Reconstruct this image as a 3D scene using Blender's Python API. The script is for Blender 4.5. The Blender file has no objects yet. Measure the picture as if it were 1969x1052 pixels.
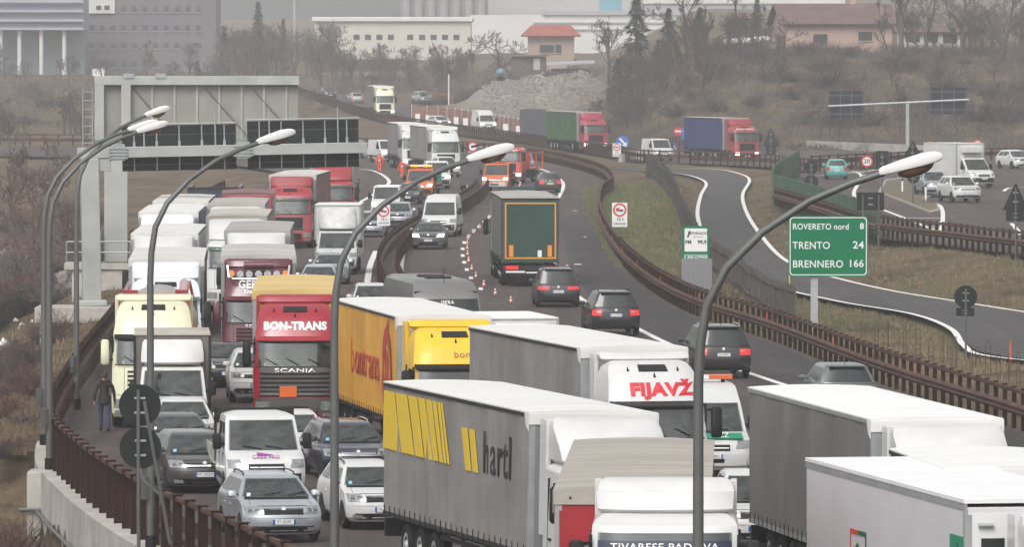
import bpy, bmesh, math, random
from mathutils import Vector, Matrix
random.seed(7)
R = math.radians
scn = bpy.context.scene
COL = scn.collection
# ---------------------------------------------------------------- camera, world, sun, exposure
F = 14000.0; CX, CY, YH, H = 984.5, 526.0, 70.0, 11.6
PITCH = math.atan((CY - YH) / F)
cd = bpy.data.cameras.new("camera"); cam = bpy.data.objects.new("camera", cd); COL.objects.link(cam)
cam.location = (0, 0, H); cam.rotation_euler = (math.pi/2 - PITCH, 0, 0)
cd.sensor_width = 36.0; cd.lens = F / 1969.0 * 36.0; cd.clip_start = 1.0; cd.clip_end = 9000.0
scn.camera = cam
SUN_EL, SUN_AZ = 48.0, 200.0
w = bpy.data.worlds.new("World"); scn.world = w; w.use_nodes = True
nt = w.node_tree; bg = nt.nodes["Background"]
sky = nt.nodes.new("ShaderNodeTexSky"); sky.sky_type = 'NISHITA'; sky.sun_disc = False
sky.sun_elevation = R(SUN_EL); sky.sun_rotation = R(SUN_AZ); sky.air_density = 1.0; sky.dust_density = 4.0; sky.ozone_density = 1.0
hs = nt.nodes.new("ShaderNodeHueSaturation"); hs.inputs['Saturation'].default_value = 0.10; hs.inputs['Value'].default_value = 1.28
nt.links.new(sky.outputs[0], hs.inputs['Color']); nt.links.new(hs.outputs[0], bg.inputs[0])
bg.inputs[1].default_value = 0.135
sl = bpy.data.lights.new("sun", 'SUN'); sl.energy = 1.1; sl.angle = R(25); sl.color = (1.0, 0.97, 0.93)
so = bpy.data.objects.new("sun", sl); COL.objects.link(so); so.location = (0, -40, 90)
so.rotation_euler = (R(90 - SUN_EL), 0, R(-20))
scn.view_settings.view_transform = 'Standard'; scn.view_settings.look = 'None'
scn.view_settings.gamma = 1.0; scn.view_settings.exposure = 0.24
scn.render.engine = 'CYCLES'
cy = scn.cycles; cy.use_denoising = True; cy.max_bounces = 5; cy.diffuse_bounces = 2; cy.glossy_bounces = 2
cy.transparent_max_bounces = 6; cy.volume_bounces = 0; cy.use_adaptive_sampling = True; cy.adaptive_threshold = 0.02
try: cy.denoiser = 'OPENIMAGEDENOISE'
except Exception: pass
# ---------------------------------------------------------------- pixel <-> world
SP, CP = math.sin(PITCH), math.cos(PITCH)
def ray(px, py):
    dx, dz = (px - CX)/F, (CY - py)/F
    return Vector((dx, CP + SP*dz, -SP + CP*dz))
def atz(px, py, z=0.0):
    d = ray(px, py); t = (z - H)/d.z
    return Vector((d.x*t, d.y*t, z))
def atD(px, py, D):
    d = ray(px, py); t = D/d.y
    return Vector((d.x*t, D, H + d.z*t))
def gz(D):
    return 0.0 if D < 820 else 0.01*(D-820)*min(1.0, (D-820)/120.0)
def atg(px, py, h=0.0):
    z = h
    for _ in range(40):
        p = atz(px, py, min(z, H - 0.5)); z2 = gz(p.y) + h; z = 0.6*z + 0.4*z2
    return Vector((p.x, p.y, gz(p.y) + h))
def XD(px, D): return (px - CX)*D/F/ (CP)
# ---------------------------------------------------------------- materials
_M = {}
def M(name, col, rough=0.6, metal=0.0, spec=0.5, coat=0.0, var=0.0, vs=3.0, bump=0.0, bs=30.0, emit=None, es=0.0, stretch=None, col2=None):
    if name in _M: return _M[name]
    m = bpy.data.materials.new(name); m.use_nodes = True; t = m.node_tree; b = t.nodes["Principled BSDF"]
    c = (col[0], col[1], col[2], 1)
    b.inputs['Base Color'].default_value = c; b.inputs['Roughness'].default_value = rough; b.inputs['Metallic'].default_value = metal
    b.inputs['Specular IOR Level'].default_value = spec; b.inputs['Coat Weight'].default_value = coat
    if coat: b.inputs['Coat Roughness'].default_value = 0.08
    if emit: b.inputs['Emission Color'].default_value = (*emit, 1); b.inputs['Emission Strength'].default_value = es
    if var or bump or col2:
        tc = t.nodes.new("ShaderNodeTexCoord"); src = tc.outputs['Object']
        if stretch:
            mp = t.nodes.new("ShaderNodeMapping"); mp.inputs['Scale'].default_value = stretch
            t.links.new(src, mp.inputs[0]); src = mp.outputs[0]
    if var or col2:
        n = t.nodes.new("ShaderNodeTexNoise"); n.inputs['Scale'].default_value = vs; n.inputs['Detail'].default_value = 6; n.inputs['Roughness'].default_value = .65
        t.links.new(src, n.inputs['Vector'])
        r = t.nodes.new("ShaderNodeValToRGB"); r.color_ramp.elements[0].position = .34; r.color_ramp.elements[1].position = .66
        k = col2 if col2 else tuple(max(0, x*(1-var)) for x in col); q = col if col2 else tuple(min(1, x*(1+var*.6)) for x in col)
        r.color_ramp.elements[0].color = (*k, 1); r.color_ramp.elements[1].color = (*q, 1)
        t.links.new(n.outputs[0], r.inputs[0]); t.links.new(r.outputs[0], b.inputs['Base Color'])
    if bump:
        n2 = t.nodes.new("ShaderNodeTexNoise"); n2.inputs['Scale'].default_value = bs; n2.inputs['Detail'].default_value = 4
        t.links.new(src, n2.inputs['Vector'])
        bp = t.nodes.new("ShaderNodeBump"); bp.inputs['Strength'].default_value = bump; bp.inputs['Distance'].default_value = .05
        t.links.new(n2.outputs[0], bp.inputs['Height']); t.links.new(bp.outputs[0], b.inputs['Normal'])
    _M[name] = m; return m
def paint(name, col, rough=.32, coat=.5, var=.10): return M("paint_"+name, col, rough, 0, .5, coat, var=var, vs=1.3)
def tarp(name, col, var=.16):
    """lorry canvas: dust clouds, rain streaks that run down the side and soft ripples in the cloth"""
    k = "tarp_"+name
    if k in _M: return _M[k]
    m = M(k, col, .6, 0, .3, 0, var=var, vs=.7, bump=.35, bs=1.3, stretch=(1, .5, 1)); t = m.node_tree; b = t.nodes["Principled BSDF"]; L = t.links.new
    src = b.inputs['Base Color'].links[0].from_socket; tc = [n for n in t.nodes if n.type == 'TEX_COORD'][0]; mp = t.nodes.new("ShaderNodeMapping"); mp.inputs['Scale'].default_value = (1.6, 1.6, .12); L(tc.outputs['Object'], mp.inputs[0])
    n = t.nodes.new("ShaderNodeTexNoise"); n.inputs['Scale'].default_value = 1.0; n.inputs['Detail'].default_value = 6; n.inputs['Roughness'].default_value = .7; L(mp.outputs[0], n.inputs['Vector'])
    r = t.nodes.new("ShaderNodeValToRGB"); e = r.color_ramp.elements; e[0].position = .36; e[0].color = (.70,.67,.63,1); e[1].position = .60; e[1].color = (1.03,1.03,1.03,1); L(n.outputs[0], r.inputs[0])
    x = t.nodes.new("ShaderNodeMix"); x.data_type = 'RGBA'; x.blend_type = 'MULTIPLY'; x.inputs[0].default_value = .5; L(src, x.inputs[6]); L(r.outputs[0], x.inputs[7]); L(x.outputs[2], b.inputs['Base Color']); return m
TYRE = M("tyre", (.012,.012,.012), .9, spec=.15, var=.3)
RIM = M("rim", (.42,.42,.43), .35, .7)
BLACK = M("black_plastic", (.008,.008,.009), .6, spec=.25, var=.2)
DARK = M("dark_trim", (.016,.016,.017), .55, spec=.3, var=.2)
CHROME = M("chrome", (.72,.72,.72), .18, .9)
GLASS = M("glass", (.022,.026,.026), .06, 0, .5)
SEAT = M("seat_fabric", (.05,.05,.052), .9, spec=.1, var=.3, vs=4); DASH = M("dashboard", (.028,.028,.03), .8, spec=.15)
def shield():
    m = bpy.data.materials.new("windscreen_glass"); m.use_nodes = True; t = m.node_tree; t.nodes.remove(t.nodes["Principled BSDF"]); L = t.links.new
    tr = t.nodes.new("ShaderNodeBsdfTransparent"); tr.inputs[0].default_value = (.62,.72,.69,1); gl = t.nodes.new("ShaderNodeBsdfGlossy"); gl.inputs['Roughness'].default_value = .04; gl.inputs[0].default_value = (.95,1,.98,1)
    df = t.nodes.new("ShaderNodeBsdfDiffuse"); df.inputs[0].default_value = (.20,.22,.21,1)
    fr = t.nodes.new("ShaderNodeFresnel"); fr.inputs[0].default_value = 1.75
    n = t.nodes.new("ShaderNodeTexNoise"); n.inputs['Scale'].default_value = 3.0; n.inputs['Detail'].default_value = 5; tc = t.nodes.new("ShaderNodeTexCoord"); L(tc.outputs['Object'], n.inputs['Vector'])
    mr = t.nodes.new("ShaderNodeMapRange"); mr.inputs[1].default_value = .35; mr.inputs[2].default_value = .75; mr.inputs[3].default_value = .06; mr.inputs[4].default_value = .30; L(n.outputs[0], mr.inputs[0])
    a = t.nodes.new("ShaderNodeMixShader"); L(mr.outputs[0], a.inputs[0]); L(tr.outputs[0], a.inputs[1]); L(df.outputs[0], a.inputs[2])
    b = t.nodes.new("ShaderNodeMixShader"); L(fr.outputs[0], b.inputs[0]); L(a.outputs[0], b.inputs[1]); L(gl.outputs[0], b.inputs[2]); L(b.outputs[0], t.nodes["Material Output"].inputs[0]); return m
SHIELD = shield()
LAMP = M("lamp_clear", (.34,.35,.36), .10, .3, .9, var=.45, vs=16)
LAMPIN = M("lamp_inner", (.13,.13,.135), .2, .4, .8, var=.3, vs=9)
LAMPON = M("lamp_lit", (.8,.8,.75), .3, emit=(1,.93,.8), es=2.2)
RED = M("tail_red", (.38,.012,.014), .2, 0, .7, .4)
REDON = M("tail_red_lit", (.5,.02,.02), .3, emit=(1,.03,.03), es=.35)
AMBER = M("amber", (.75,.22,.02), .3, 0, .6)
AMBERON = M("amber_lit", (.8,.3,.03), .3, emit=(1,.4,.05), es=1.2)
PLATE = M("plate_white", (.72,.72,.72), .4)
def roofcloth(name, col, var=.08): return M("roofcloth_"+name, col, .6, 0, .3, 0, var=var, vs=.45, bump=.5, bs=1.0, stretch=(.5, 3.0, 1))
STICK = M("sticker_blue_green", (.20,.45,.55), .4)
PBLUE = M("plate_blue", (.03,.08,.35), .4)
INK = M("black_ink", (.012,.012,.012), .5)
STEEL = M("galvanised", (.34,.36,.36), .5, .35, var=.15, vs=2)
CHASSIS = M("chassis", (.014,.013,.013), .8, spec=.15, var=.4)
# ---------------------------------------------------------------- mesh helpers
class MB:
    def __init__(s): s.v = []; s.f = []; s.m = []; s.sm = []
    def add(s, vs, fs, mat=0, smooth=False):
        o = len(s.v); s.v += [tuple(p) for p in vs]
        for f in fs: s.f.append(tuple(i + o for i in f)); s.m.append(mat); s.sm.append(smooth)
    def box(s, x0, x1, y0, y1, z0, z1, mat=0):
        s.add([(x0,y0,z0),(x1,y0,z0),(x1,y1,z0),(x0,y1,z0),(x0,y0,z1),(x1,y0,z1),(x1,y1,z1),(x0,y1,z1)],
              [(0,3,2,1),(4,5,6,7),(0,1,5,4),(1,2,6,5),(2,3,7,6),(3,0,4,7)], mat)
    def tube(s, pts, r, n=8, mat=0, cap=True, smooth=True):
        pts = [Vector(p) for p in pts]; k = len(pts); rr = r if isinstance(r, (list, tuple)) else [r]*k
        vs = []; fs = []; a = None
        for i, p in enumerate(pts):
            d = (pts[min(i+1, k-1)] - pts[max(i-1, 0)])
            if d.length < 1e-9: d = Vector((0,0,1))
            d.normalize()
            if a is None: a = d.cross(Vector((0,0,1)) if abs(d.z) < .9 else Vector((1,0,0)))
            else: a = a - d*a.dot(d)
            a.normalize(); b = d.cross(a)
            for j in range(n):
                t = 2*math.pi*j/n; vs.append(p + (a*math.cos(t) + b*math.sin(t))*rr[i])
        for i in range(k-1):
            for j in range(n):
                j2 = (j+1) % n; fs.append((i*n+j, i*n+j2, (i+1)*n+j2, (i+1)*n+j))
        s.add(vs, fs, mat, smooth)
        if cap: s.add(vs[:n], [tuple(range(n-1,-1,-1))], mat); s.add(vs[-n:], [tuple(range(n))], mat)
    def slab(s, pts, nrm, th=.01, mat=0):
        """closed plate: polygon pts (3d, facing nrm) pushed th along nrm"""
        n = Vector(nrm).normalized(); a = [Vector(p) for p in pts]; k = len(a)
        c = [p + n*th for p in a]
        s.add(a + c, [tuple(range(k, 2*k)), tuple(range(k-1,-1,-1))] + [(i, (i+1)%k, (i+1)%k + k, i + k) for i in range(k)], mat)
    def disc(s, c, nrm, r, th=.02, n=20, mat=0, r2=0):
        nrm = Vector(nrm).normalized(); a = nrm.cross(Vector((0,0,1)) if abs(nrm.z) < .9 else Vector((1,0,0))).normalized(); b = nrm.cross(a); c = Vector(c)
        P = lambda q: [c + (a*math.cos(2*math.pi*i/n) + b*math.sin(2*math.pi*i/n))*q for i in range(n)]
        if r2 <= 0: s.slab(P(r), nrm, th, mat)
        else:
            o, q = P(r), P(r2); o2 = [p + nrm*th for p in o]; q2 = [p + nrm*th for p in q]
            fs = []
            for i in range(n):
                j = (i+1) % n
                fs += [(2*n+i,2*n+j,3*n+j,3*n+i),(i,n+i,n+j,j),(i,j,2*n+j,2*n+i),(n+i,3*n+i,3*n+j,n+j)]
            s.add(o+q+o2+q2, fs, mat)
    def sweep(s, path, prof, mat=0, closed=True, smooth=False):
        """prof: (lateral, z) ; path: 3d points; lateral is to the right of travel"""
        n = len(prof); vs = []; fs = []; k = len(path)
        for i, p in enumerate(path):
            d = Vector(path[min(i+1,k-1)]) - Vector(path[max(i-1,0)]); d.z = 0; d.normalize(); r = Vector((d.y, -d.x, 0))
            for a, z in prof: vs.append(Vector(p) + r*a + Vector((0,0,z)))
        for i in range(k-1):
            for j in range(n if closed else n-1):
                j2 = (j+1) % n; fs.append((i*n+j, i*n+j2, (i+1)*n+j2, (i+1)*n+j))
        if closed: fs += [tuple(range(n-1,-1,-1)), tuple(range((k-1)*n, k*n))]
        s.add(vs, fs, mat, smooth)
    def build(s, name, mats, parent=None, bevel=0, angle=30, recalc=True, sub=0):
        me = bpy.data.meshes.new(name); me.from_pydata(s.v, [], s.f)
        if not isinstance(mats, (list, tuple)): mats = [mats]
        for m in mats: me.materials.append(m)
        me.polygons.foreach_set("material_index", s.m); me.polygons.foreach_set("use_smooth", s.sm)
        if recalc:
            b = bmesh.new(); b.from_mesh(me); bmesh.ops.remove_doubles(b, verts=b.verts, dist=1e-5)
            bmesh.ops.recalc_face_normals(b, faces=b.faces); b.to_mesh(me); b.free()
        if any(s.sm):
            try: me.set_sharp_from_angle(angle=R(38))
            except Exception: pass
        me.update()
        o = bpy.data.objects.new(name, me); COL.objects.link(o)
        if parent: o.parent = parent
        if bevel:
            md = o.modifiers.new("bevel", 'BEVEL'); md.width = bevel; md.segments = 2; md.limit_method = 'ANGLE'; md.angle_limit = R(angle); md.harden_normals = False
        return o
def thing(name, label, cat, group=None, loc=(0,0,0), yaw=0, roll=0, sc=1.0):
    o = bpy.data.objects.new(name, None); COL.objects.link(o); o.empty_display_size = .3
    o.location = loc; o.rotation_euler = (0, roll, yaw); o.scale = (sc, sc, sc); tag(o, label, cat, group); return o
def tag(o, label, cat, group=None):
    o["label"] = label; o["category"] = cat
    if group: o["group"] = group
    return o
def struct(o, kind="structure", label=None, cat=None):
    o["kind"] = kind
    if label: o["label"] = label
    if cat: o["category"] = cat
    return o
def text(body, size, org, right, up, mat, parent, name="lettering", ext=.006, bold=0.0, align='CENTER', sx=1.0, shear=0.0, width=None, surf=None, space=1.06):
    c = bpy.data.curves.new("t", 'FONT'); c.body = body; c.size = size; c.extrude = ext; c.offset = bold; c.align_x = align; c.space_character = space; c.align_y = 'CENTER'; c.resolution_u = 4; c.shear = shear
    o = bpy.data.objects.new("t", c); me = bpy.data.meshes.new_from_object(o); bpy.data.objects.remove(o); bpy.data.curves.remove(c)
    if width:
        xs = [v.co.x for v in me.vertices]; sx = width/max(1e-6, max(xs)-min(xs))
    r = Vector(right).normalized(); u = Vector(up).normalized(); n = r.cross(u)
    mt = Matrix((r*sx, u, n)).transposed().to_4x4(); mt.translation = Vector(org); me.transform(mt)
    if surf:
        for v in me.vertices:
            hw_ = surf.at(v.co.z)[0]; v.co.y = surf.P(max(-1,min(1,v.co.x/hw_)), v.co.z).y + .016 + (ext if v.co.y > org[1] else 0)
    me.materials.clear(); me.materials.append(mat); me.name = name
    q = bpy.data.objects.new(name, me); COL.objects.link(q); q.parent = parent; return q
def copytree(o, parent=None):
    c = o.copy(); COL.objects.link(c)
    if parent: c.parent = parent
    for ch in list(o.children): copytree(ch, c)
    return c
def resample(pts, step):
    pts = [Vector(p) for p in pts]
    # catmull-rom then equal steps
    d = []
    for i in range(len(pts)-1):
        a, b, c, e = pts[max(i-1,0)], pts[i], pts[i+1], pts[min(i+2,len(pts)-1)]
        for k in range(12):
            t = k/12; d.append(.5*((2*b) + (c-a)*t + (2*a-5*b+4*c-e)*t*t + (3*b-a-3*c+e)*t**3))
    d.append(pts[-1]); out = [d[0]]; acc = 0; last = d[0]
    for p in d[1:]:
        seg = (p-last).length
        while acc + seg >= step:
            q = last + (p-last)*((step-acc)/seg); out.append(q); last = q; seg = (p-last).length; acc = 0
        acc += seg; last = p
    out.append(d[-1]); return out
# ================================================================ SETTING: roads, terrain
def V2(l): return [Vector((x, y, gz(y))) for x, y in l]
W_EDGE = V2([(9,70),(2.8,103),(-1.5,130),(-5.4,151),(-8.6,168),(-11.2,186),(-12.9,203),(-14.1,235),(-15.1,275),(-16.2,312),(-17.6,345),(-20,420),(-20.5,520),(-19,600),(-24,650),(-36,690),(-60,712),(-95,722)])
E_EDGE = V2([(30,70),(24,120),(19,170),(15,214),(12.4,242),(10.1,275),(7.2,310),(5.7,364),(5.4,441),(6.3,510),(7.6,549),(7.2,601),(4.4,655),(.8,692),(-4.3,722),(-11.5,740),(-30,765),(-60,780),(-95,785)])
C_EDGE = V2([(-4.6,285),(-5.0,303),(-5.9,330),(-6.5,353),(-6.65,385),(-6.1,418),(-5,450),(-3.7,491),(-2.8,530),(-2.6,575)])
def pxl(l, h=0): return [atg(x, y, h) for x, y in l]
UP_LO = pxl([(560,176),(600,190),(700,223),(790,244),(950,267),(1100,288),(1180,302),(1240,312),(1330,314),(1480,322),(1560,331),(1700,338),(1850,345)])
UP_HI = pxl([(560,160),(600,166),(700,182),(800,205),(900,220),(1000,238),(1180,268),(1300,276),(1500,284),(1700,292),(1850,298),(2050,302)])
RAMP_L = pxl([(1180,327),(1250,329),(1310,333),(1345,342),(1362,353),(1351,378),(1346,420),(1375,480),(1455,537),(1600,576),(1750,602),(1830,630),(1860,662),(1900,681),(2060,700),(2300,728),(2600,762)])
RAMP_R = pxl([(1180,322),(1300,325),(1380,328),(1420,336),(1438,347),(1424,375),(1432,410),(1460,455),(1502,500),(1565,526),(1700,560),(1850,585),(1990,607),(2060,618),(2300,648),(2600,684)])
ZU = 1.0
UR = [atz(x, y, ZU) for x, y in [(1497,392),(1560,415),(1640,442),(1690,458),(1830,474),(1990,494),(2150,515),(2150,312),(1960,318),(1800,326),(1680,334),(1600,330),(1548,333),(1520,352)]]
def asphalt(name, a, b_, track=.8):
    """worn asphalt: blotches, wheel tracks along the road, oil spots, repaired patches and fine grain"""
    m = M(name, a, .85, col2=b_, vs=.10, bump=.2, bs=40, spec=.3); t = m.node_tree; b = t.nodes["Principled BSDF"]; L = t.links.new; cur = b.inputs['Base Color'].links[0].from_socket
    tc = [n for n in t.nodes if n.type == 'TEX_COORD'][0]
    def layer(cur, sc, noise_s, p0, c0, p1, c1, fac, vor=False):
        mp = t.nodes.new("ShaderNodeMapping"); mp.inputs['Scale'].default_value = sc; L(tc.outputs['Object'], mp.inputs[0])
        n = t.nodes.new("ShaderNodeTexVoronoi" if vor else "ShaderNodeTexNoise"); n.inputs['Scale'].default_value = noise_s
        if vor: n.feature = 'DISTANCE_TO_EDGE'
        else: n.inputs['Detail'].default_value = 7; n.inputs['Roughness'].default_value = .7
        L(mp.outputs[0], n.inputs['Vector']); r = t.nodes.new("ShaderNodeValToRGB"); e = r.color_ramp.elements; e[0].position = p0; e[0].color = (*c0, 1); e[1].position = p1; e[1].color = (*c1, 1); L(n.outputs[0], r.inputs[0])
        x = t.nodes.new("ShaderNodeMix"); x.data_type = 'RGBA'; x.blend_type = 'MULTIPLY'; x.inputs[0].default_value = fac; L(cur, x.inputs[6]); L(r.outputs[0], x.inputs[7]); return x.outputs[2]
    cur = layer(cur, (1.1,.012,1), 1.0, .38, (.66,.64,.63), .62, (1.18,1.16,1.15), track)
    cur = layer(cur, (1,.35,1), .9, .28, (.45,.44,.43), .36, (1,1,1), .8)
    cur = layer(cur, (.35,.05,1), 1.0, .0, (.45,.44,.43), .012, (1,1,1), .55, True)
    cur = layer(cur, (1,.5,1), 9.0, .3, (.75,.75,.75), .7, (1.22,1.22,1.22), .8)
    L(cur, b.inputs['Base Color']); return m
ASPH = asphalt("asphalt", (.090,.070,.066), (.060,.047,.045)); ASPH2 = asphalt("asphalt_ramp", (.074,.072,.071), (.056,.054,.054), .5); ASPH3 = asphalt("asphalt_dark", (.055,.052,.051), (.038,.036,.036), .6)
WHITE = M("road_paint", (.72,.72,.70), .7, var=.22, vs=4)
def even(pts, n):
    r = resample(pts, .8); return [r[int(round(i*(len(r)-1)/(n-1)))] for i in range(n)]
def strip(name, A, B, n, mat, z=0.0, zfix=None, ncross=4):
    a, b = even(A, n), even(B, n); mb = MB(); vs = []
    for p, q in zip(a, b):
        for k in range(ncross+1):
            c = p.lerp(q, k/ncross); vs.append((c.x, c.y, (gz(c.y) if zfix is None else zfix) + z))
    fs = [(i*(ncross+1)+k, i*(ncross+1)+k+1, (i+1)*(ncross+1)+k+1, (i+1)*(ncross+1)+k) for i in range(n-1) for k in range(ncross)]
    mb.add(vs, fs); o = mb.build(name, mat, recalc=False)
    if o.data.polygons[0].normal.z < 0: o.data.flip_normals()
    return struct(o)
strip("motorway", W_EDGE, E_EDGE, 260, ASPH)
strip("slip_road", UP_LO, UP_HI, 120, ASPH, z=.01)
strip("ramp", RAMP_L, RAMP_R, 150, ASPH2, z=.012)
mbu = MB(); mbu.add(UR, [tuple(range(len(UR)))]); _o = mbu.build("road", ASPH, recalc=False)
if _o.data.polygons[0].normal.z < 0: _o.data.flip_normals()
struct(_o)
# resurfaced emergency lane
EM_L = V2([(10.6,200),(7.9,242),(5.9,275),(3.9,306),(3.0,364),(3.0,420),(3.1,470)])
EM_R = V2([(15.2,206),(12.0,242),(9.7,275),(6.8,310),(5.3,364),(5.0,420),(4.9,470)])
strip("pavement", EM_L, EM_R, 90, ASPH3, z=.004)
def in_poly(x, y, P):
    c = False; j = len(P)-1
    for i in range(len(P)):
        if (P[i][1] > y) != (P[j][1] > y) and x < (P[j][0]-P[i][0])*(y-P[i][1])/(P[j][1]-P[i][1]) + P[i][0]: c = not c
        j = i
    return c
def dist_pl(x, y, P):
    d = 1e9; side = 0
    for i in range(len(P)-1):
        ax, ay, bx, by = P[i][0], P[i][1], P[i+1][0], P[i+1][1]; dx, dy = bx-ax, by-ay
        t = max(0, min(1, ((x-ax)*dx+(y-ay)*dy)/(dx*dx+dy*dy+1e-9))); q = math.hypot(x-ax-dx*t, y-ay-dy*t)
        if q < d: d = q; side = dx*(y-ay) - dy*(x-ax)
    return d, side
def ss(a, b, x):
    t = max(0.0, min(1.0, (x-a)/(b-a))); return t*t*(3-2*t)
_mw = [(p.x,p.y) for p in even(W_EDGE,60)] + [(p.x,p.y) for p in even(E_EDGE,60)][::-1]
_sl = [(p.x,p.y) for p in even(UP_LO,40)] + [(p.x,p.y) for p in even(UP_HI,40)][::-1]
_rp = [(p.x,p.y) for p in even(RAMP_L,50)] + [(p.x,p.y) for p in even(RAMP_R,50)][::-1]
_ur = [(p.x,p.y) for p in UR]
_we = [(p.x,p.y) for p in even(W_EDGE,60)]
def pd(x, y, P):
    if in_poly(x, y, P): return 0.0
    return dist_pl(x, y, P + [P[0]])[0]
from mathutils import noise
def terrain(x, y, full=False):
    z = gz(y)
    hx = ss(8*y/870+2, 24*y/870, x)
    z += 9.3*hx*ss(735, 875, y)
    # mound of excavated ground
    mx, my = 3.2, 985.0
    q_ = ((x-mx)/9.6)**2 + ((y-my)/38)**2
    if q_ < 4: z += (4.1 + 1.1*noise.noise(Vector((x*.22, y*.05, 5))) + .7*noise.noise(Vector((x*.7, y*.2, 2))))*math.exp(-q_**1.5) if q_ > 0 else 4.1
    q_ = ((x-11)/6.0)**2 + ((y-955)/25)**2
    if q_ < 4: z += (2.6 + .6*noise.noise(Vector((x*.5, y*.1, 7))))*math.exp(-q_**1.6)
    d, s = dist_pl(x, y, _we)
    if s > 0 and y < 760:
        z -= 2.9*ss(.6, 7.5, d)*ss(760, 480, y)
        if y < 206: z -= 2.2*ss(.35, .6, d)*(1 - ss(.6, 7.5, d)*.5)
    dm = 0
    if y < 1400:
        u = 99 if y > 1000 or x < 5 else pd(x, y, _ur)
        r = 99 if y > 900 or x < 2 else pd(x, y, _rp)
        q = 99 if y < 480 or y > 1300 else pd(x, y, _sl)
        if u < 30 and x > 5: z = max(z, 0) + (ZU*(1 - ss(1.5, 26, u)) if u < 99 else 0)*ss(0, 8, r)*ss(0, 6, q)
        nz = noise.noise(Vector((x*.25, y*.12, 0)))*.22 + noise.noise(Vector((x*.9, y*.5, 3)))*.09
        mw = pd(x, y, _mw) if -110 < x < 40 and y < 830 else 99
        dm = min(u, r, q, mw)
        z += nz*ss(.5, 4, dm)
        if dm < 2.6: z -= .26*(1 - ss(.4, 2.6, dm))
    else: z += noise.noise(Vector((x*.05, y*.02, 0)))*.5
    return z
Dl = [30]; 
while Dl[-1] < 2600: Dl.append(Dl[-1]*1.0125 + .25)
Al = [-.55,-.35,-.22,-.15,-.11] + [-.085 + i*.17/230 for i in range(231)] + [.11,.15,.22,.35,.55]
nA = len(Al); vs = []; GR = []; RD = []
GRASS_POLY = [(p.x,p.y) for p in pxl([(1185,340),(1240,345),(1290,380),(1312,440),(1300,520),(1215,460),(1170,400)])]
for D in Dl:
    for a in Al:
        x = a*D; z = terrain(x, D) if abs(a) < .12 else gz(D) - (2 if a < 0 and D < 700 else 0)
        vs.append((x, D, z))
        GR.append(max(0, 1 - pd(x, D, GRASS_POLY)/5.0) if 330 < D < 560 and 0 < x < 12 else (.35 if 270 < D < 340 and 11 < x < 20 else 0))
        RD.append(math.exp(-(((x-2.5)/9)**2 + ((D-990)/50)**2)) if 850 < D < 1150 else 0.0)
fs = [(i*nA+j, i*nA+j+1, (i+1)*nA+j+1, (i+1)*nA+j) for i in range(len(Dl)-1) for j in range(nA-1)]
tm = MB(); tm.add(vs, fs, 0, True)
def ground_mat():
    m = bpy.data.materials.new("ground"); m.use_nodes = True; t = m.node_tree; b = t.nodes["Principled BSDF"]; b.inputs['Roughness'].default_value = .95; b.inputs['Specular IOR Level'].default_value = .1
    ge = t.nodes.new("ShaderNodeNewGeometry")
    def nz(sc, det=5):
        n = t.nodes.new("ShaderNodeTexNoise"); n.inputs['Scale'].default_value = sc; n.inputs['Detail'].default_value = det; n.inputs['Roughness'].default_value = .7; t.links.new(ge.outputs['Position'], n.inputs['Vector']); return n
    def ramp(src, cols):
        r = t.nodes.new("ShaderNodeValToRGB"); e = r.color_ramp.elements
        e[0].position, e[0].color = cols[0][0], (*cols[0][1], 1); e[1].position, e[1].color = cols[-1][0], (*cols[-1][1], 1)
        for p, c in cols[1:-1]:
            k = e.new(p); k.color = (*c, 1)
        t.links.new(src, r.inputs[0]); return r
    def mix(fac, a, bb, ty='MIX'):
        x = t.nodes.new("ShaderNodeMix"); x.data_type = 'RGBA'; x.blend_type = ty
        if isinstance(fac, float): x.inputs[0].default_value = fac
        else: t.links.new(fac, x.inputs[0])
        t.links.new(a, x.inputs[6]); t.links.new(bb, x.inputs[7]); return x.outputs[2]
    big = ramp(nz(.13).outputs[0], [(.3,(.062,.046,.033)),(.45,(.115,.088,.058)),(.58,(.165,.125,.082)),(.75,(.075,.075,.04))])
    fine = ramp(nz(2.2, 8).outputs[0], [(.3,(.45,.43,.4)),(.5,(.95,.95,.95)),(.72,(1.35,1.3,1.2))])
    c = mix(1.0, big.outputs[0], fine.outputs[0], 'MULTIPLY')
    ag = t.nodes.new("ShaderNodeAttribute"); ag.attribute_name = "green"
    gcol = ramp(nz(.9, 7).outputs[0], [(.3,(.12,.095,.06)),(.45,(.085,.105,.038)),(.7,(.11,.135,.05))])
    mul = t.nodes.new("ShaderNodeMath"); mul.operation = 'MULTIPLY'; mul.inputs[1].default_value = .9; t.links.new(ag.outputs['Fac'], mul.inputs[0])
    c = mix(mul.outputs[0], c, gcol.outputs[0])
    ar = t.nodes.new("ShaderNodeAttribute"); ar.attribute_name = "rubble"
    rcol = ramp(nz(.6, 8).outputs[0], [(.3,(.24,.21,.19)),(.5,(.42,.39,.36)),(.7,(.56,.53,.49))])
    c = mix(ar.outputs['Fac'], c, rcol.outputs[0])
    t.links.new(c, b.inputs['Base Color'])
    bp = t.nodes.new("ShaderNodeBump"); bp.inputs['Strength'].default_value = .8; bp.inputs['Distance'].default_value = .25; t.links.new(nz(3.5, 8).outputs[0], bp.inputs['Height']); t.links.new(bp.outputs[0], b.inputs['Normal'])
    return m
to = tm.build("ground", ground_mat(), recalc=False); struct(to)
for nm, L in (("green", GR), ("rubble", RD)):
    at = to.data.attributes.new(nm, 'FLOAT', 'POINT'); at.data.foreach_set("value", L)
def tz(x, y): return terrain(x, y)
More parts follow.
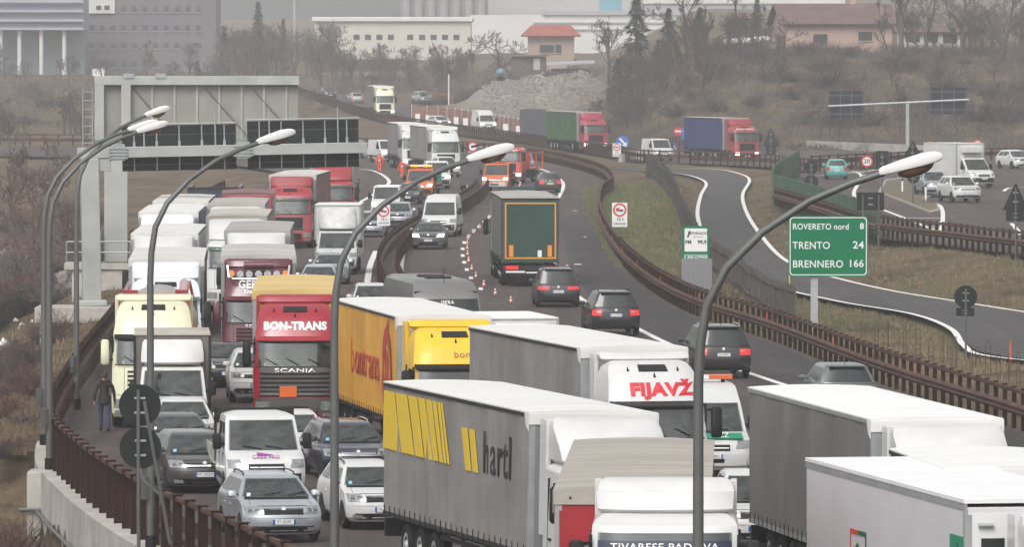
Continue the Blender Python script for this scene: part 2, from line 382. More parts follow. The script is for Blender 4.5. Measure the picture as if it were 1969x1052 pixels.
# ---------------------------------------------------------------- painted markings
def line(pts, wd=.2, z=.016, dash=None, zfix=None, name="marking", world=False):
    P = pts if world else [atz(x, y, zfix) if zfix is not None else atg(x, y) for x, y in pts]
    p = resample(P, 1.0 if not dash else .5); mb = MB(); zz = lambda q: (gz(q.y) if zfix is None else zfix) + z
    segs = []
    if dash:
        on, off = dash; k = int((on+off)/.5); o = int(on/.5)
        for i in range(0, len(p)-o, k): segs.append(p[i:i+o+1])
    else: segs = [p]
    for s_ in segs: mb.sweep([Vector((q.x, q.y, zz(q))) for q in s_], [(-wd/2, 0), (wd/2, 0)], closed=False)
    o = mb.build(name, WHITE, recalc=False)
    if o.data.polygons[0].normal.z < 0: o.data.flip_normals()
    struct(o)
line([(709,585),(707,560),(707,540),(712,510),(723,483)], .3)
line([(690,325),(715,328),(735,336),(748,348),(742,358),(722,372),(690,390),(660,405)], .3)
line([(774,545),(770,520),(772,500),(778,475),(790,455),(820,430),(877,398),(927,368)], .3)
line([(880,378),(893,361),(899,347),(886,330)], .3)
line([(985,316),(1005,318),(1030,322),(1060,333),(1080,348),(1083,360),(1075,378),(1062,395),(1050,430),(1060,500),(1105,565),(1165,600),(1240,640),(1310,672),(1460,725),(1560,757),(1700,800)], .27)
for dx, dy in [(999,350),(995,368),(987,379),(940,417),(930,426),(920,436),(910,444),(900,454),(893,467),(890,479),(890,492),(893,505),(898,519),(906,535),(925,556)]:
    line([(dx+ (2 if dy<460 else -1)*.8, dy-2.4),(dx, dy+2.4)], .2)
for dx, dy, ww in [(1102,406,8),(1122,456,6),(1104,509,14),(1088,511,5)]: line([(dx, dy), (dx+ww, dy)], 1.2, z=.02)
line([(1180,329),(1250,331),(1310,335),(1343,343),(1358,354),(1347,378),(1342,420),(1371,482),(1452,539),(1600,578),(1750,604),(1826,632),(1852,664),(1890,684),(2050,702),(2290,730),(2580,764)], .25, z=.028)
line([(1180,320),(1300,323),(1380,326),(1424,335),(1441,347),(1428,375),(1436,410),(1464,454),(1506,498),(1567,524),(1700,557),(1850,582),(1990,604),(2050,613),(2290,644),(2580,680)], .25, z=.028)
Z=.02
for L_ in ([(1640,330),(1655,336),(1652,350),(1642,370),(1646,388)], [(1760,386),(1800,392),(1812,405),(1812,432),(1808,445)], [(1693,402),(1740,420),(1780,436),(1815,450)],
           [(1930,368),(1940,362),(1969,360)], [(1945,378),(1969,384)], [(1540,340),(1600,336),(1650,330)], [(1945,430),(1958,445),(1962,452)],
           [(1650,332),(1690,326)], [(1655,338),(1695,333)]): line(L_, .25, z=Z, zfix=ZU)
for L_ in ([(1740,420),(1810,420)], [(1760,428),(1812,428)], [(1780,436),(1812,437)], [(1660,345),(1690,337)]): line(L_, .7, z=Z, zfix=ZU)
line([(620,196),(690,212),(725,221)], .4, z=.06)
def island():
    P = [atz(x, y, ZU) for x, y in [(1688,372),(1725,386),(1790,412),(1806,408),(1803,396),(1772,388),(1800,374),(1788,350),(1745,343),(1702,348)]]
    n = len(P); up = [p+Vector((0,0,.13)) for p in P]; mb = MB(); mb.add(P+up, [(i,(i+1)%n,(i+1)%n+n,i+n) for i in range(n)], 0); c = sum(P, Vector())/n
    inn = [c+(p-c)*.93+Vector((0,0,.13)) for p in P]; mb.add(up+inn, [(i,(i+1)%n,(i+1)%n+n,i+n) for i in range(n)], 0); mb.add(inn, [tuple(range(n))], 1)
    struct(mb.build("verge", [M("kerb_stone",(.30,.285,.27),.9,var=.2), M("verge_grass",(.15,.12,.07),.95,col2=(.08,.062,.04),vs=.6,bump=.6,bs=4)]))
island()
# ---------------------------------------------------------------- haze
def haze():
    mb = MB(); mb.box(-900, 900, -30, 2700, -12, 62); o = mb.build("haze", [])
    m = bpy.data.materials.new("haze_air"); m.use_nodes = True; t = m.node_tree
    for n in list(t.nodes):
        if n.type == 'BSDF_PRINCIPLED': t.nodes.remove(n)
    v = t.nodes.new("ShaderNodeVolumePrincipled"); v.inputs['Color'].default_value = (.97,.955,.96,1); v.inputs['Density'].default_value = HAZE; v.inputs['Anisotropy'].default_value = 0.0
    t.links.new(v.outputs[0], t.nodes["Material Output"].inputs['Volume']); o.data.materials.append(m); struct(o, "stuff", "thin grey winter haze filling the valley air", "haze")
HAZE = .00028
haze()
# ================================================================ VEHICLE KIT (local frame: front bumper at y=0, length towards -y, x to the right of the driver)
US = [-1,-.985,-.95,-.88,-.76,-.58,-.3,0,.3,.58,.76,.88,.95,.985,1]
class Shell:
    def __init__(s, L, p=5): s.L = L; s.p = p           # L: (z, hw, yf, yb, bf, br)
    def at(s, z):
        L = s.L
        if z <= L[0][0]: return L[0][1:]
        for a, b in zip(L, L[1:]):
            if a[0] <= z <= b[0]:
                t = (z-a[0])/max(1e-9, b[0]-a[0]); return tuple(q+(r-q)*t for q, r in zip(a[1:], b[1:]))
        return L[-1][1:]
    def P(s, u, z, back=False):
        hw, yf, yb, bf, br = s.at(z)
        return Vector((hw*u, (yb + br*abs(u)**s.p) if back else (yf - bf*abs(u)**s.p), z))
    def N(s, u, z, back=False):
        e = .012; a = s.P(min(u+e,1), z, back) - s.P(max(u-e,-1), z, back); b = s.P(u, z+e, back) - s.P(u, z-e, back); n = a.cross(b)
        if n.length < 1e-12: return Vector((0, -1 if back else 1, 0))
        n.normalize(); t = Vector((u*.4, -1 if back else 1, .3)); return n if n.dot(t) > 0 else -n
    def fill(s, mb, mat=0, mats=None, hole=None, uh=.89, under=None):
        vs = []; n = len(US)
        for l in s.L:
            z = l[0]; vs += [Vector((l[1]*u, l[2]-l[4]*abs(u)**s.p, z)) for u in US] + [Vector((l[1]*u, l[3]+l[5]*abs(u)**s.p, z)) for u in US[::-1]]
        m = 2*n; k = len(s.L)
        for i in range(k-1):
            mb.add(vs[i*m:(i+2)*m], [(j, (j+1) % m, m+(j+1) % m, m+j) for j in range(m) if not (hole is not None and abs(s.L[i][0]-hole) < 1e-4 and j < n-1 and abs(US[j]) < uh and abs(US[j+1]) < uh)], mats[i] if mats else mat, True)
        for i, fl in ((0, 1), (k-1, 0)):
            r = vs[i*m:(i+1)*m]; q = []
            for j in range(n-1): q.append((j, j+1, m-2-j, m-1-j))
            mb.add(r, q, under if (under is not None and not fl == 0) else mat, True)
        return mb
    def panel(s, mb, u0, u1, z0, z1, off=.006, mat=0, back=False, ut=None, nu=10, nz=4, sk=.03):
        """patch of the front/back surface between u0..u1 at z0 and ut (or u0..u1) at z1"""
        t0, t1 = ut if ut else (u0, u1); O = []; I = []
        for i in range(nz+1):
            z = z0 + (z1-z0)*i/nz
            for j in range(nu+1):
                a = u0+(u1-u0)*j/nu; b = t0+(t1-t0)*j/nu; u = a+(b-a)*i/nz
                p = s.P(u, z, back); q = s.N(u, z, back); O.append(p+q*off); I.append(p-q*sk)
        w_ = nu+1; fs = [(i*w_+j, i*w_+j+1, (i+1)*w_+j+1, (i+1)*w_+j) for i in range(nz) for j in range(nu)]
        K = len(O); ed = [j for j in range(nu+1)] + [i*w_+nu for i in range(1,nz+1)] + [nz*w_+j for j in range(nu-1,-1,-1)] + [i*w_ for i in range(nz-1,0,-1)]
        fs += [(a, b, b+K, a+K) for a, b in zip(ed, ed[1:]+ed[:1])]
        mb.add(O+I, fs, mat, True); return mb
    def side(s, mb, sg, pts, off=.006, mat=0, th=.03):
        O = [Vector((sg*(s.at(z)[0]+off), y, z)) for y, z in pts]; I = [Vector((sg*(s.at(z)[0]-th), y, z)) for y, z in pts]; k = len(O)
        mb.add(O+I, [tuple(range(k))] + [(i, (i+1)%k, (i+1)%k+k, i+k) for i in range(k)], mat)
        return mb
def wheel(root, x, y, r, wd, sg, dual=False, rim=RIM):
    """tyre outer face at x (signed side sg)"""
    mb = MB(); x0 = x - sg*wd
    prof = [(x0, r*.62), (x0+sg*.02, r*.95), (x0+sg*.05, r), (x-sg*.05, r), (x-sg*.015, r*.94), (x, r*.68), (x-sg*.03, r*.62)]
    n = 22; vs = []
    for a, q in prof:
        for j in range(n): t = 2*math.pi*j/n; vs.append((a, y+q*math.cos(t), r+q*math.sin(t)))
    mb.add(vs, [(i*n+j, i*n+(j+1)%n, (i+1)*n+(j+1)%n, (i+1)*n+j) for i in range(len(prof)-1) for j in range(n)], 0, True)
    mb.add(vs[:n], [tuple(range(n))], 0)
    w_ = bpy.data.objects.new("wheel", None); COL.objects.link(w_); w_.parent = root; w_.empty_display_size = .2
    mb.build("tyre", TYRE, w_)
    rb = MB(); rb.disc((x-sg*.06, y, r), (sg,0,0), r*.62, .015, 20, 1)
    if r < .45:
        for k in range(5):
            t = 2*math.pi*k/5+.3; c, s_ = math.cos(t), math.sin(t); a = r*.10; b = r*.60; h0, h1 = r*.11, r*.085
            q = [(-s_*-h0+c*a, c*-h0+s_*a), (-s_*h0+c*a, c*h0+s_*a), (-s_*h1+c*b, c*h1+s_*b), (s_*h1+c*b, -c*h1+s_*b)]
            rb.slab([(x-sg*.035, y+p, r+z) for p, z in q], (sg,0,0), .022, 0)
        rb.disc((x-sg*.04, y, r), (sg,0,0), r*.62, .03, 20, 0, r*.55); rb.disc((x-sg*.035, y, r), (sg,0,0), r*.16, .025, 12, 0)
    else:
        rb.disc((x-sg*.05, y, r), (sg,0,0), r*.60, .03, 20, 0, r*.42); rb.tube([(x-sg*.06, y, r),(x+sg*.02, y, r)], [r*.3, r*.2], 12, 0)
    rb.build("rim", [rim, DARK], w_)
    return w_
def arch(mb, x, y, r, sg, mat=0):
    R_ = r*1.2; p = [(y+R_*math.cos(t), r+R_*math.sin(t)) for t in [R(-22)+R(224)*i/16 for i in range(17)]]
    mb.slab([(x-sg*.05, a, max(b,.17)) for a, b in p], (sg,0,0), .055, mat)
def plate(root, org, right, up, s=1.0, txt="ET 602PS", wd=.52):
    r, u = Vector(right), Vector(up); n = r.cross(u); o = Vector(org); a, h = wd/2*s, .055*s
    mb = MB(); q = lambda x0, x1, m: mb.slab([o+r*x0-u*h, o+r*x1-u*h, o+r*x1+u*h, o+r*x0+u*h], n, .012, m)
    q(-a, -a+.05*s, 1); q(-a+.05*s, a-.04*s, 0); q(a-.04*s, a, 1)
    p = mb.build("number_plate", [PLATE, PBLUE], root)
    text(txt, .10*s, o+n*.014, r, u, INK, p, "lettering", .002, sx=.8*wd/.52)
    return p
def mirror(root, x, y, z, sg, mat, big=False):
    mb = MB()
    if big:
        mb.tube([(sg*(abs(x)-.02), y-.12, z+.75), (sg*(abs(x)+.22), y+.02, z+.72), (sg*(abs(x)+.22), y+.02, z+.02), (sg*(abs(x)-.02), y-.12, z+.05)], .03, 6, 1)
        c = sg*(abs(x)+.24)
        Shell([(z+.0,.09,.08,-.06,.03,.0),(z+.06,.125,.11,-.08,.04,0),(z+.62,.125,.11,-.08,.04,0),(z+.70,.09,.08,-.06,.03,0)]).fill(t := MB(), 0)
        mb.add([(v[0]+c, v[1]+y, v[2]) for v in t.v], t.f, 0, True)
    else:
        Shell([(z,.075,.05,-.03,.05,0),(z+.03,.115,.075,-.045,.06,0),(z+.11,.115,.07,-.045,.06,0),(z+.15,.07,.04,-.03,.04,0)]).fill(t := MB(), 0)
        mb.add([(v[0]+sg*(abs(x)+.13), v[1]+y, v[2]) for v in t.v], t.f, 0, True); mb.box(min(sg*(abs(x)-.03), sg*(abs(x)+.08)), max(sg*(abs(x)-.03), sg*(abs(x)+.08)), y-.03, y+.03, z+.03, z+.07, 1)
    return mb.build("wing_mirror", [mat, BLACK], root)
VEH = {}
def place(root, px, D, head=0, facing=True, sc=1.0, roll=0, z=None, rear_len=0):
    """nose (or tail when rear_len) centre above the ground point at distance D under pixel column px"""
    x = XD(px, D); h = R(head); f = Vector((math.sin(h), -math.cos(h), 0)) if facing else Vector((math.sin(h), math.cos(h), 0))
    p = Vector((x, D, 0)) + f*rear_len*sc
    root.location = (p.x, p.y, gz(p.y) + .014 if z is None else z); root.rotation_euler = (0, R(roll), (math.pi + h) if facing else -h); root.scale = (sc,)*3
    return root
# ---------------------------------------------------------------- cars
def car(label, col, kind="hatch", cat="car", group="cars in the traffic", L=4.3, W=1.8, Hh=1.47, lit=False, rails=False, txt="", tail_lit=False, detail=True, badge=None, grille="bar", lens=None):
    root = thing({"suv":"suv_car","wagon":"estate_car","mpv":"people_carrier"}.get(kind, "car"), label, cat, group)
    hw = W/2; suv = kind in ("suv",); zs = .28 if suv else .19; hz = .78 if not suv else .92; cz = .98 if not suv else 1.12; bz = cz+.0
    hood = {"hatch":.95,"wagon":1.15,"suv":1.1,"sedan":1.15,"mpv":.85,"small":.8}.get(kind,1.0); ws = {"hatch":.85,"wagon":.82,"suv":.75,"sedan":.85,"mpv":.95,"small":.75}.get(kind,.8)
    rr = {"hatch":.55,"wagon":.50,"suv":.42,"sedan":1.35,"mpv":.35,"small":.4}.get(kind,.5)
    zr = Hh-.085; rh = hw*.70 if kind != "mpv" else hw*.74
    tz_ = bz if kind != "sedan" else bz+.03
    rb = -L + (.12 if kind != "sedan" else .42)
    LV = [(zs, hw*.86, -.14, -L+.16, .22, .18), (zs+.10, hw*.965, -.04, -L+.06, .30, .2), (zs+.27, hw*.995, 0, -L, .34, .22), (zs+.40, hw, -.01, -L+.0, .34, .22), (hz-.06, hw, -.05, -L+.02, .36, .2),
          (hz, hw*.995, -.10, -L+.03, .38, .2), (hz+.07, hw*.985, -.30, -L+.05, .34, .18), ((hz+.07+cz)/2, hw*.975, -.30-(hood-.3)*.52, -L+.07, .22, .16), (cz-.02, hw*.955, -hood, rb, .14, .14), (cz+.02, hw*.935, -hood-.07, rb-.0 if kind != "sedan" else rb-.25, .12, .12),
          (zr-.02, rh*1.03, -hood-ws+.02, -L+rr-.03 + (.1 if kind=="sedan" else 0), .10, .08), (zr+.03, rh*.97, -hood-ws-.10, -L+rr+.05, .10, .06), (zr+.07, rh*.84, -hood-ws-.38, -L+rr+.22, .08, .06), (Hh, rh*.55, -hood-ws-.75, -L+rr+.55, .04, .03)]
    S = Shell(LV, 4); P_ = col
    if detail is False: pass
    mb = MB(); S.fill(mb, 0, hole=cz+.02, under=1); rw = .335 if suv else .31
    yw1, yw2 = -.86, -L+.88
    for sg in (-1,1):
        for y in (yw1, yw2): arch(mb, sg*hw*.995, y, rw, sg, 1)
    if suv: # dark cladding under the sills
        for sg in (-1,1): mb.box(min(sg*hw*.9,sg*hw*1.004), max(sg*hw*.9,sg*hw*1.004), yw2+.42, yw1-.42, zs-.02, zs+.13, 1)
    for sg in (-1,1): # door shut lines and handles
        yA = -hood-.35; yB = (yA + yw2+.35)/2 - .12
        for yy in (yA-.05, yB): mb.box(min(sg*hw*.97,sg*(hw*1.0+.002)), max(sg*hw*.97,sg*(hw+.002)), yy-.006, yy+.006, zs+.2, hz, 1)
    body = mb.build("body", [P_, DARK], root, bevel=.025, angle=28)
    # glass
    S.panel(g := MB(), -.91, .91, cz+.012, zr-.012, .005, 0, ut=(-.905,.905), nu=12, sk=.004); g.build("windscreen", SHIELD, root)
    g = MB(); yd = -hood-.10; ys = -hood-ws-.30; g.box(-hw*.86,hw*.86,-L+.5,-hood-.1,.30,.36); g.box(-hw*.84,hw*.84,yd-.50,yd,cz-.22,cz-.045)
    for sx_ in (-1,1):
        g.box(sx_*.36-.24,sx_*.36+.24,ys-.12,ys,.45,Hh-.42,1); g.box(sx_*.36-.13,sx_*.36+.13,ys-.10,ys-.02,Hh-.40,Hh-.22,1); g.box(sx_*.36-.25,sx_*.36+.25,ys,ys+.5,.45,.62,1)
    g.box(-hw*.72,hw*.72,ys-1.05,ys-.9,.45,Hh-.45,1)
    g.build("interior", [DASH, SEAT], root, bevel=.04)
    g = MB(); a_ = [Vector((-.36+.18*math.cos(t), yd-.52-.06*math.sin(t), cz-.05+.17*math.sin(t))) for t in [2*math.pi*i/12 for i in range(13)]]; g.tube(a_, .016, 5); g.build("steering_wheel", BLACK, root)
    g = MB(); g.box(-.09,.09,-hood-ws*.80-.06,-hood-ws*.80-.03,zr-.13,zr-.07); g.build("rear_view_mirror", BLACK, root)
    rs = random.Random(label); g = MB(); S.panel(g, .70, .80, cz+.03, cz+.09, .012, 0, nu=2, nz=1); g.build("windscreen_sticker", [rs.choice((PLATE, STICK, STICK))], root)
    S.panel(g := MB(), -.88, .88, (cz+.04), zr-.03, .005, 0, back=True, ut=(-.86,.86), nu=10); g.build("rear_window", GLASS, root)
    f0 = S.at(cz+.05); f1 = S.at(zr-.04)
    ya0, ya1 = f0[1]-f0[3]-.10, f1[1]-f1[3]-.06; yb0, yb1 = f0[2]+f0[4]+.14, f1[2]+f1[4]+.10
    zb_, zt_ = cz+.05, zr-.045
    ymid = (ya1+yb0)/2 + .02
    for sg in (-1,1):
        S.side(g := MB(), sg, [(ya0-.12, zb_), (ymid+.04, zb_), (ymid+.04, zt_), (ya1, zt_)], .004); g.build("side_window", GLASS, root)
        q = yb0 + (.42 if kind in ("wagon","suv","mpv") else .12)
        S.side(g := MB(), sg, [(ymid-.05, zb_), (q, zb_), (q+.02, zt_) if kind in ("wagon","suv","mpv") else (yb1+.12, zt_), (ymid-.05, zt_)], .004); g.build("side_window", GLASS, root)
        if kind in ("wagon","suv","mpv"):
            S.side(g := MB(), sg, [(q-.06, zb_), (yb0+.0, zb_+.04), (yb1+.08, zt_), (q-.04, zt_)], .004); g.build("side_window", GLASS, root)
        mirror(root, hw*.93, -hood-.42, cz+.0, sg, P_)
        hl = LAMPON if lit else (lens or LAMP)
        g = MB(); S.panel(g, sg*.50, sg*.93, hz-.115, hz+.055, .012, 0, nu=7, nz=3, ut=(sg*.62, sg*.975)); 
        if not lit: S.panel(g, sg*.62, sg*.72, hz-.085, hz+.0, .016, 1, nu=3, nz=2); S.panel(g, sg*.77, sg*.87, hz-.075, hz+.015, .016, 1, nu=3, nz=2)
        g.build("headlight", [hl, LAMPIN], root)
        g = MB(); S.panel(g, sg*.62, sg*.86, zs+.09, zs+.17, .014, 0, nu=3, nz=2); g.build("fog_light", LAMP if not suv else DARK, root)
        g = MB(); z0 = hz-.12 if kind != "suv" else hz-.06
        if kind in ("mpv",): S.panel(g, sg*.42, sg*.96, hz-.02, hz+.12, .012, 0, back=True, nu=6, nz=2)
        elif kind == "suv": S.panel(g, sg*.58, sg*.97, hz-.12, hz+.10, .012, 0, back=True, nu=5, nz=2); S.panel(g, sg*.60, sg*.80, hz-.0, hz+.05, .018, 1, back=True, nu=3, nz=1)
        else: S.panel(g, sg*.62, sg*.97, z0, hz+.14, .012, 0, back=True, nu=5, nz=2)
        g.build("tail_light", [REDON if tail_lit else RED, LAMP], root)
    # grille & intake
    g = MB(); gw = .5 if grille != "wide" else .56
    S.panel(g, -gw, gw, hz-.125, hz-.01, .008, 0, nu=8, nz=2)
    if grille == "bar":
        S.panel(g, -gw-.02, gw+.02, hz-.0, hz+.018, .014, 1, nu=8, nz=1)
        for k in range(11): u = -gw + 2*gw*(k+.5)/11; S.panel(g, u-.008, u+.008, hz-.12, hz-.02, .014, 2, nu=1, nz=1)
    elif grille == "line": S.panel(g, -.56, .56, hz-.09, hz-.055, .02, 1, nu=8, nz=1)
    elif grille == "slats":
        for k in range(3): S.panel(g, -gw, gw, hz-.11+.036*k, hz-.095+.036*k, .02, 1, nu=8, nz=1)
    elif grille == "twin":
        S.panel(g, -.05, .05, hz-.13, hz-.005, .012, 3, nu=2, nz=1)
    g.build("grille", [BLACK, CHROME, DARK, P_], root)
    g = MB(); S.panel(g, -.80, .80, zs+.055, zs+.20, .006, 0, nu=12, nz=2); g.build("bumper_intake", BLACK, root)
    g = MB(); S.panel(g, -.86, .86, cz-.035, cz+.010, .004, 0, nu=12, nz=1)
    for u in (-.80,.80): S.panel(g, u-.006, u+.006, hz+.075, cz-.04, .003, 0, ut=(u*.95-.006,u*.95+.006), nu=1, nz=6)
    S.panel(g, -.62, .62, hz+.058, hz+.066, .004, 0, nu=10, nz=1); S.panel(g, -.97, .97, zs+.375, zs+.381, .003, 0, nu=14, nz=1); g.build("shut_line", BLACK, root)
    for sg in (-1,1):
        g = MB(); yA = -hood-.35
        for yy in (yA-.85, yA-1.72): g.box(min(sg*hw*.96,sg*(hw+.022)), max(sg*hw*.96,sg*(hw+.022)), yy-.09, yy+.09, hz-.02, hz+.015)
        g.build("door_handle", P_, root)
    g = MB(); g.disc(S.P(0, hz-.0) + Vector((0,.005,-.0)), (0,1,.3), .05, .015, 14, 0); g.build("badge", CHROME, root); g = MB(); g.disc(S.P(0, hz+.10, True), (0,-1,.1), .05, .015, 14, 0); g.build("badge", CHROME, root)
    plate(root, S.P(0, zs+.30)+Vector((0,.008,0)), (-1,0,0), (0,0,1), 1, txt or "EK 418TL")
    plate(root, S.P(0, hz-.10 if kind != "sedan" else hz+.0, True)+Vector((0,-.012,0)), (1,0,0), (0,0,1), 1, txt or "EK 418TL")
    g = MB(); S.panel(g, -.86, .86, zs+.0, zs+.13, .006, 0, back=True, nu=8, nz=2); g.build("rear_bumper", DARK if suv or kind == "mpv" else P_, root)
    if kind in ("suv","mpv","hatch","wagon"):
        g = MB(); e = S.at(zr); g.box(-rh*.85, rh*.85, e[2]-.13, e[2]+.1, zr+.0, zr+.05); g.build("spoiler", P_, root, bevel=.015)
    for sg, a in ((1,.55),(-1,.55)):
        g = MB(); p = S.P(sg*.35, cz+.03)+Vector((0,.03,.02)); q = S.P(sg*.35-.52, cz+.10)+Vector((0,.03,.02)); g.tube([p, q], .012, 4); g.build("wiper", BLACK, root)
    if rails:
        for sg in (-1,1):
            x = sg*rh*.93; g = MB(); y0, y1 = -hood-ws-.35, -L+rr+.25; z = zr+.03
            g.tube([(x,y0,z),(x,y0-.12,z+.075),(x,(y0+y1)/2,z+.095),(x,y1+.12,z+.075),(x,y1,z)], .018, 6); g.build("roof_rail", CHROME if rails == 2 else DARK, root)
    g = MB(); g.tube([(0,-L+rr+.45,Hh-.01),(0,-L+rr+.3,Hh+.09)], [.012,.006], 5); g.build("aerial", BLACK, root)
    for sg in (-1,1):
        for y in (yw1, yw2): wheel(root, sg*(hw*.995+.005), y, rw, .2, sg)
    if badge: badge(root, S)
    return root
# ---------------------------------------------------------------- vans
def van(label, col, kind="panel", cat="van", group="vans in the traffic", L=5.4, W=2.03, Hh=2.45, lit=False, txt="", bumper=DARK, bar=None, badge=None, box=None, short=False, bedcol=None, fair=None, hoodcol=None):
    root = thing({"panel":"panel_van","luton":"box_van","crew":"dropside_truck","tow":"tow_truck"}[kind], label, cat, group)
    hw = W/2; cabL = L if kind == "panel" else (3.0 if kind == "crew" else 1.95)
    zr = min(Hh, 2.2 if kind != "panel" else Hh); br = .03
    LV = [(.30, hw*.90, -.12, -cabL, .18, br), (.42, hw*.97, -.02, -cabL, .24, br), (.62, hw, 0, -cabL, .26, br), (.80, hw, -.03, -cabL, .28, br), (.98, hw*.995, -.10, -cabL, .28, br), (1.10, hw*.99, -.25, -cabL, .24, br), (1.22, hw*.975, -.62, -cabL, .16, br), (1.27, hw*.965, -.78, -cabL, .14, br),
          (1.98, hw*.885, -1.42, -cabL+.02, .12, br), (2.08, hw*.865, -1.55, -cabL+.03, .10, br)]
    if zr > 2.15: LV += [(zr-.12, hw*.83, -2.05, -cabL+.06, .10, br), (zr-.04, hw*.77, -2.3, -cabL+.1, .08, br), (zr, hw*.62, -2.6, -cabL+.2, .04, .03)]
    else: LV += [(zr-.0, hw*.78, -1.75, -cabL+.08, .08, br), (zr+.05, hw*.55, -1.95 if cabL > 2.4 else -1.8, -cabL+.12, .03, .02)]
    S = Shell(LV, 5); mb = MB(); S.fill(mb, 0, hole=1.27, under=1); r = .34
    wy = [-.95, -(L-1.05) if kind == "panel" else -(L-1.3)]
    for sg in (-1,1):
        arch(mb, sg*hw, wy[0], r, sg, 1)
        if kind == "panel": arch(mb, sg*hw, wy[1], r, sg, 1)
        for yy in ((-1.15,-2.15) if kind != "crew" else (-1.15,-2.05,-2.9)): mb.box(min(sg*hw*.95,sg*(hw+.002)), max(sg*hw*.95,sg*(hw+.002)), yy-.007, yy+.007, .5, 1.2, 1)
        mb.box(min(sg*hw*.95,sg*(hw+.012)), max(sg*hw*.95,sg*(hw+.012)), -cabL+.1, -1.4, .55, .68, 1)
    mb.build("body", [col, DARK], root, bevel=.03, angle=28)
    S.panel(g := MB(), -.91, .91, 1.262, 1.988, .006, 0, ut=(-.91,.91), nu=12, sk=.004); g.build("windscreen", SHIELD, root)
    g = MB(); g.box(-hw*.86,hw*.86,-2.2 if cabL > 2.2 else -cabL+.05,-.9,.5,.56); g.box(-hw*.84,hw*.84,-1.25,-.86,1.05,1.24); g.box(-hw*.84,hw*.84,max(-2.3,-cabL+.02),max(-2.25,-cabL+.06),.5,1.95)
    for sx_ in (-.52,0,.52): ys = max(-1.85,-cabL+.2); g.box(sx_-.22,sx_+.22,ys-.1,ys,.6,1.45,1); g.box(sx_-.12,sx_+.12,ys-.08,ys-.01,1.47,1.65,1)
    g.box(.1,.5,-1.22,-1.0,1.245,1.26,2); g.build("interior", [DASH, SEAT, PLATE], root)
    g = MB(); a_ = [Vector((-.5+.2*math.cos(t), -1.3-.10*math.sin(t), 1.24+.16*math.sin(t))) for t in [2*math.pi*i/12 for i in range(13)]]; g.tube(a_, .02, 5); g.build("steering_wheel", BLACK, root)
    for sg in (-1,1):
        S.side(g := MB(), sg, [(-1.12,1.30), (-2.0,1.30), (-2.0,1.92), (-1.62,1.92)] if cabL > 2.05 else [(-1.1,1.30),(-1.8,1.30),(-1.8,1.92),(-1.6,1.92)], .005); g.build("side_window", GLASS, root)
        if kind == "crew": S.side(g := MB(), sg, [(-2.1,1.30),(-2.8,1.30),(-2.8,1.92),(-2.1,1.92)], .005); g.build("side_window", GLASS, root)
        S.panel(g := MB(), sg*.60, sg*.95, .86, 1.06, .012, 0, ut=(sg*.66,sg*.97), nu=5, nz=3); g.build("headlight", LAMPON if lit else LAMP, root)
        mirror(root, hw*.95, -1.05, 1.30, sg, BLACK) if kind == "x" else None
        t = MB(); Shell([(1.28,.08,.05,-.05,.04,0),(1.33,.11,.08,-.06,.05,0),(1.62,.11,.08,-.06,.05,0),(1.68,.07,.05,-.04,.03,0)]).fill(t, 0)
        m = MB(); m.add([(v[0]+sg*(hw+.14), v[1]-1.15, v[2]) for v in t.v], t.f, 0, True); m.box(min(sg*hw*.9, sg*(hw+.1)), max(sg*hw*.9, sg*(hw+.1)), -1.2, -1.12, 1.36, 1.46); m.build("wing_mirror", BLACK, root)
    S.panel(g := MB(), -.88, .88, .42, .72, .012, 0, nu=10, nz=2); g.build("bumper", bumper, root)
    S.panel(g := MB(), -.45, .45, .80, .96, .01, 0, nu=8, nz=2); S.panel(g, -.42, .42, .86, .885, .02, 1, nu=8, nz=1); g.build("grille", [BLACK, CHROME], root)
    S.panel(g := MB(), -.3, .3, .50, .60, .02, 0, nu=6, nz=1); g.build("bumper_intake", BLACK, root)
    g = MB()
    for a in (.1, -.5): g.tube([S.P(a, 1.29)+Vector((0,.03,.02)), S.P(a+.45, 1.36)+Vector((0,.03,.02))], .014, 4)
    g.build("wiper", BLACK, root)
    plate(root, S.P(0, .66)+Vector((0,.014,0)), (-1,0,0), (0,0,1), 1, txt or "FB 274KC")
    if hoodcol: S.panel(g := MB(), -.93, .93, 1.0, 1.22, .006, 0, nu=10, nz=3); g.build("bonnet_decal", hoodcol, root)
    ch = MB(); y1 = -L
    if kind != "panel":
        for sg in (-.42,.42): ch.box(sg-.05, sg+.05, y1, -1.2, .50, .68)
        ch.box(-.7,.7, wy[1]-.06, wy[1]+.06, .28,.40); ch.build("chassis", CHASSIS, root)
    if kind == "luton":
        bx = MB(); z0, z1 = .85, Hh; hb = box.get("hw", 1.08); y0 = -2.05; bx.box(-hb, hb, y1, y0, z0, z1-.03); bx.build("box_body", box["col"], root, bevel=.02)
        t = MB(); t.box(-hb-.02, hb+.02, y1-.02, y0+.04, z1-.03, z1+.02)
        for k in range(1, 6):
            yy = y0 + (y1-y0)*k/6; t.box(-hb-.021, hb+.021, yy-.02, yy+.02, z1+.0, z1+.03)
        t.build("box_roof", box.get("roof", box["col"]), root, bevel=.01)
        fr = MB()
        for sg in (-1,1): fr.box(sg*hb-.04, sg*hb+.04, y0-.06, y0+.02, z0, z1-.02)
        fr.build("corner_post", DARK if box.get("dark") else STEEL, root)
        if fair:
            FS = Shell([(2.16, .80, -1.50, -2.0, .25, 0), (2.22, .90, -1.45, -2.0, .25, 0), (2.45, .90, -1.55, -2.0, .22, 0), (z1-.22, .86, -1.86, -2.0, .12, 0), (z1-.14, .80, -1.93, -2.0, .04, 0)], 4)
            FS.fill(g := MB(), 0); g.build("wind_deflector", fair, root, bevel=.03)
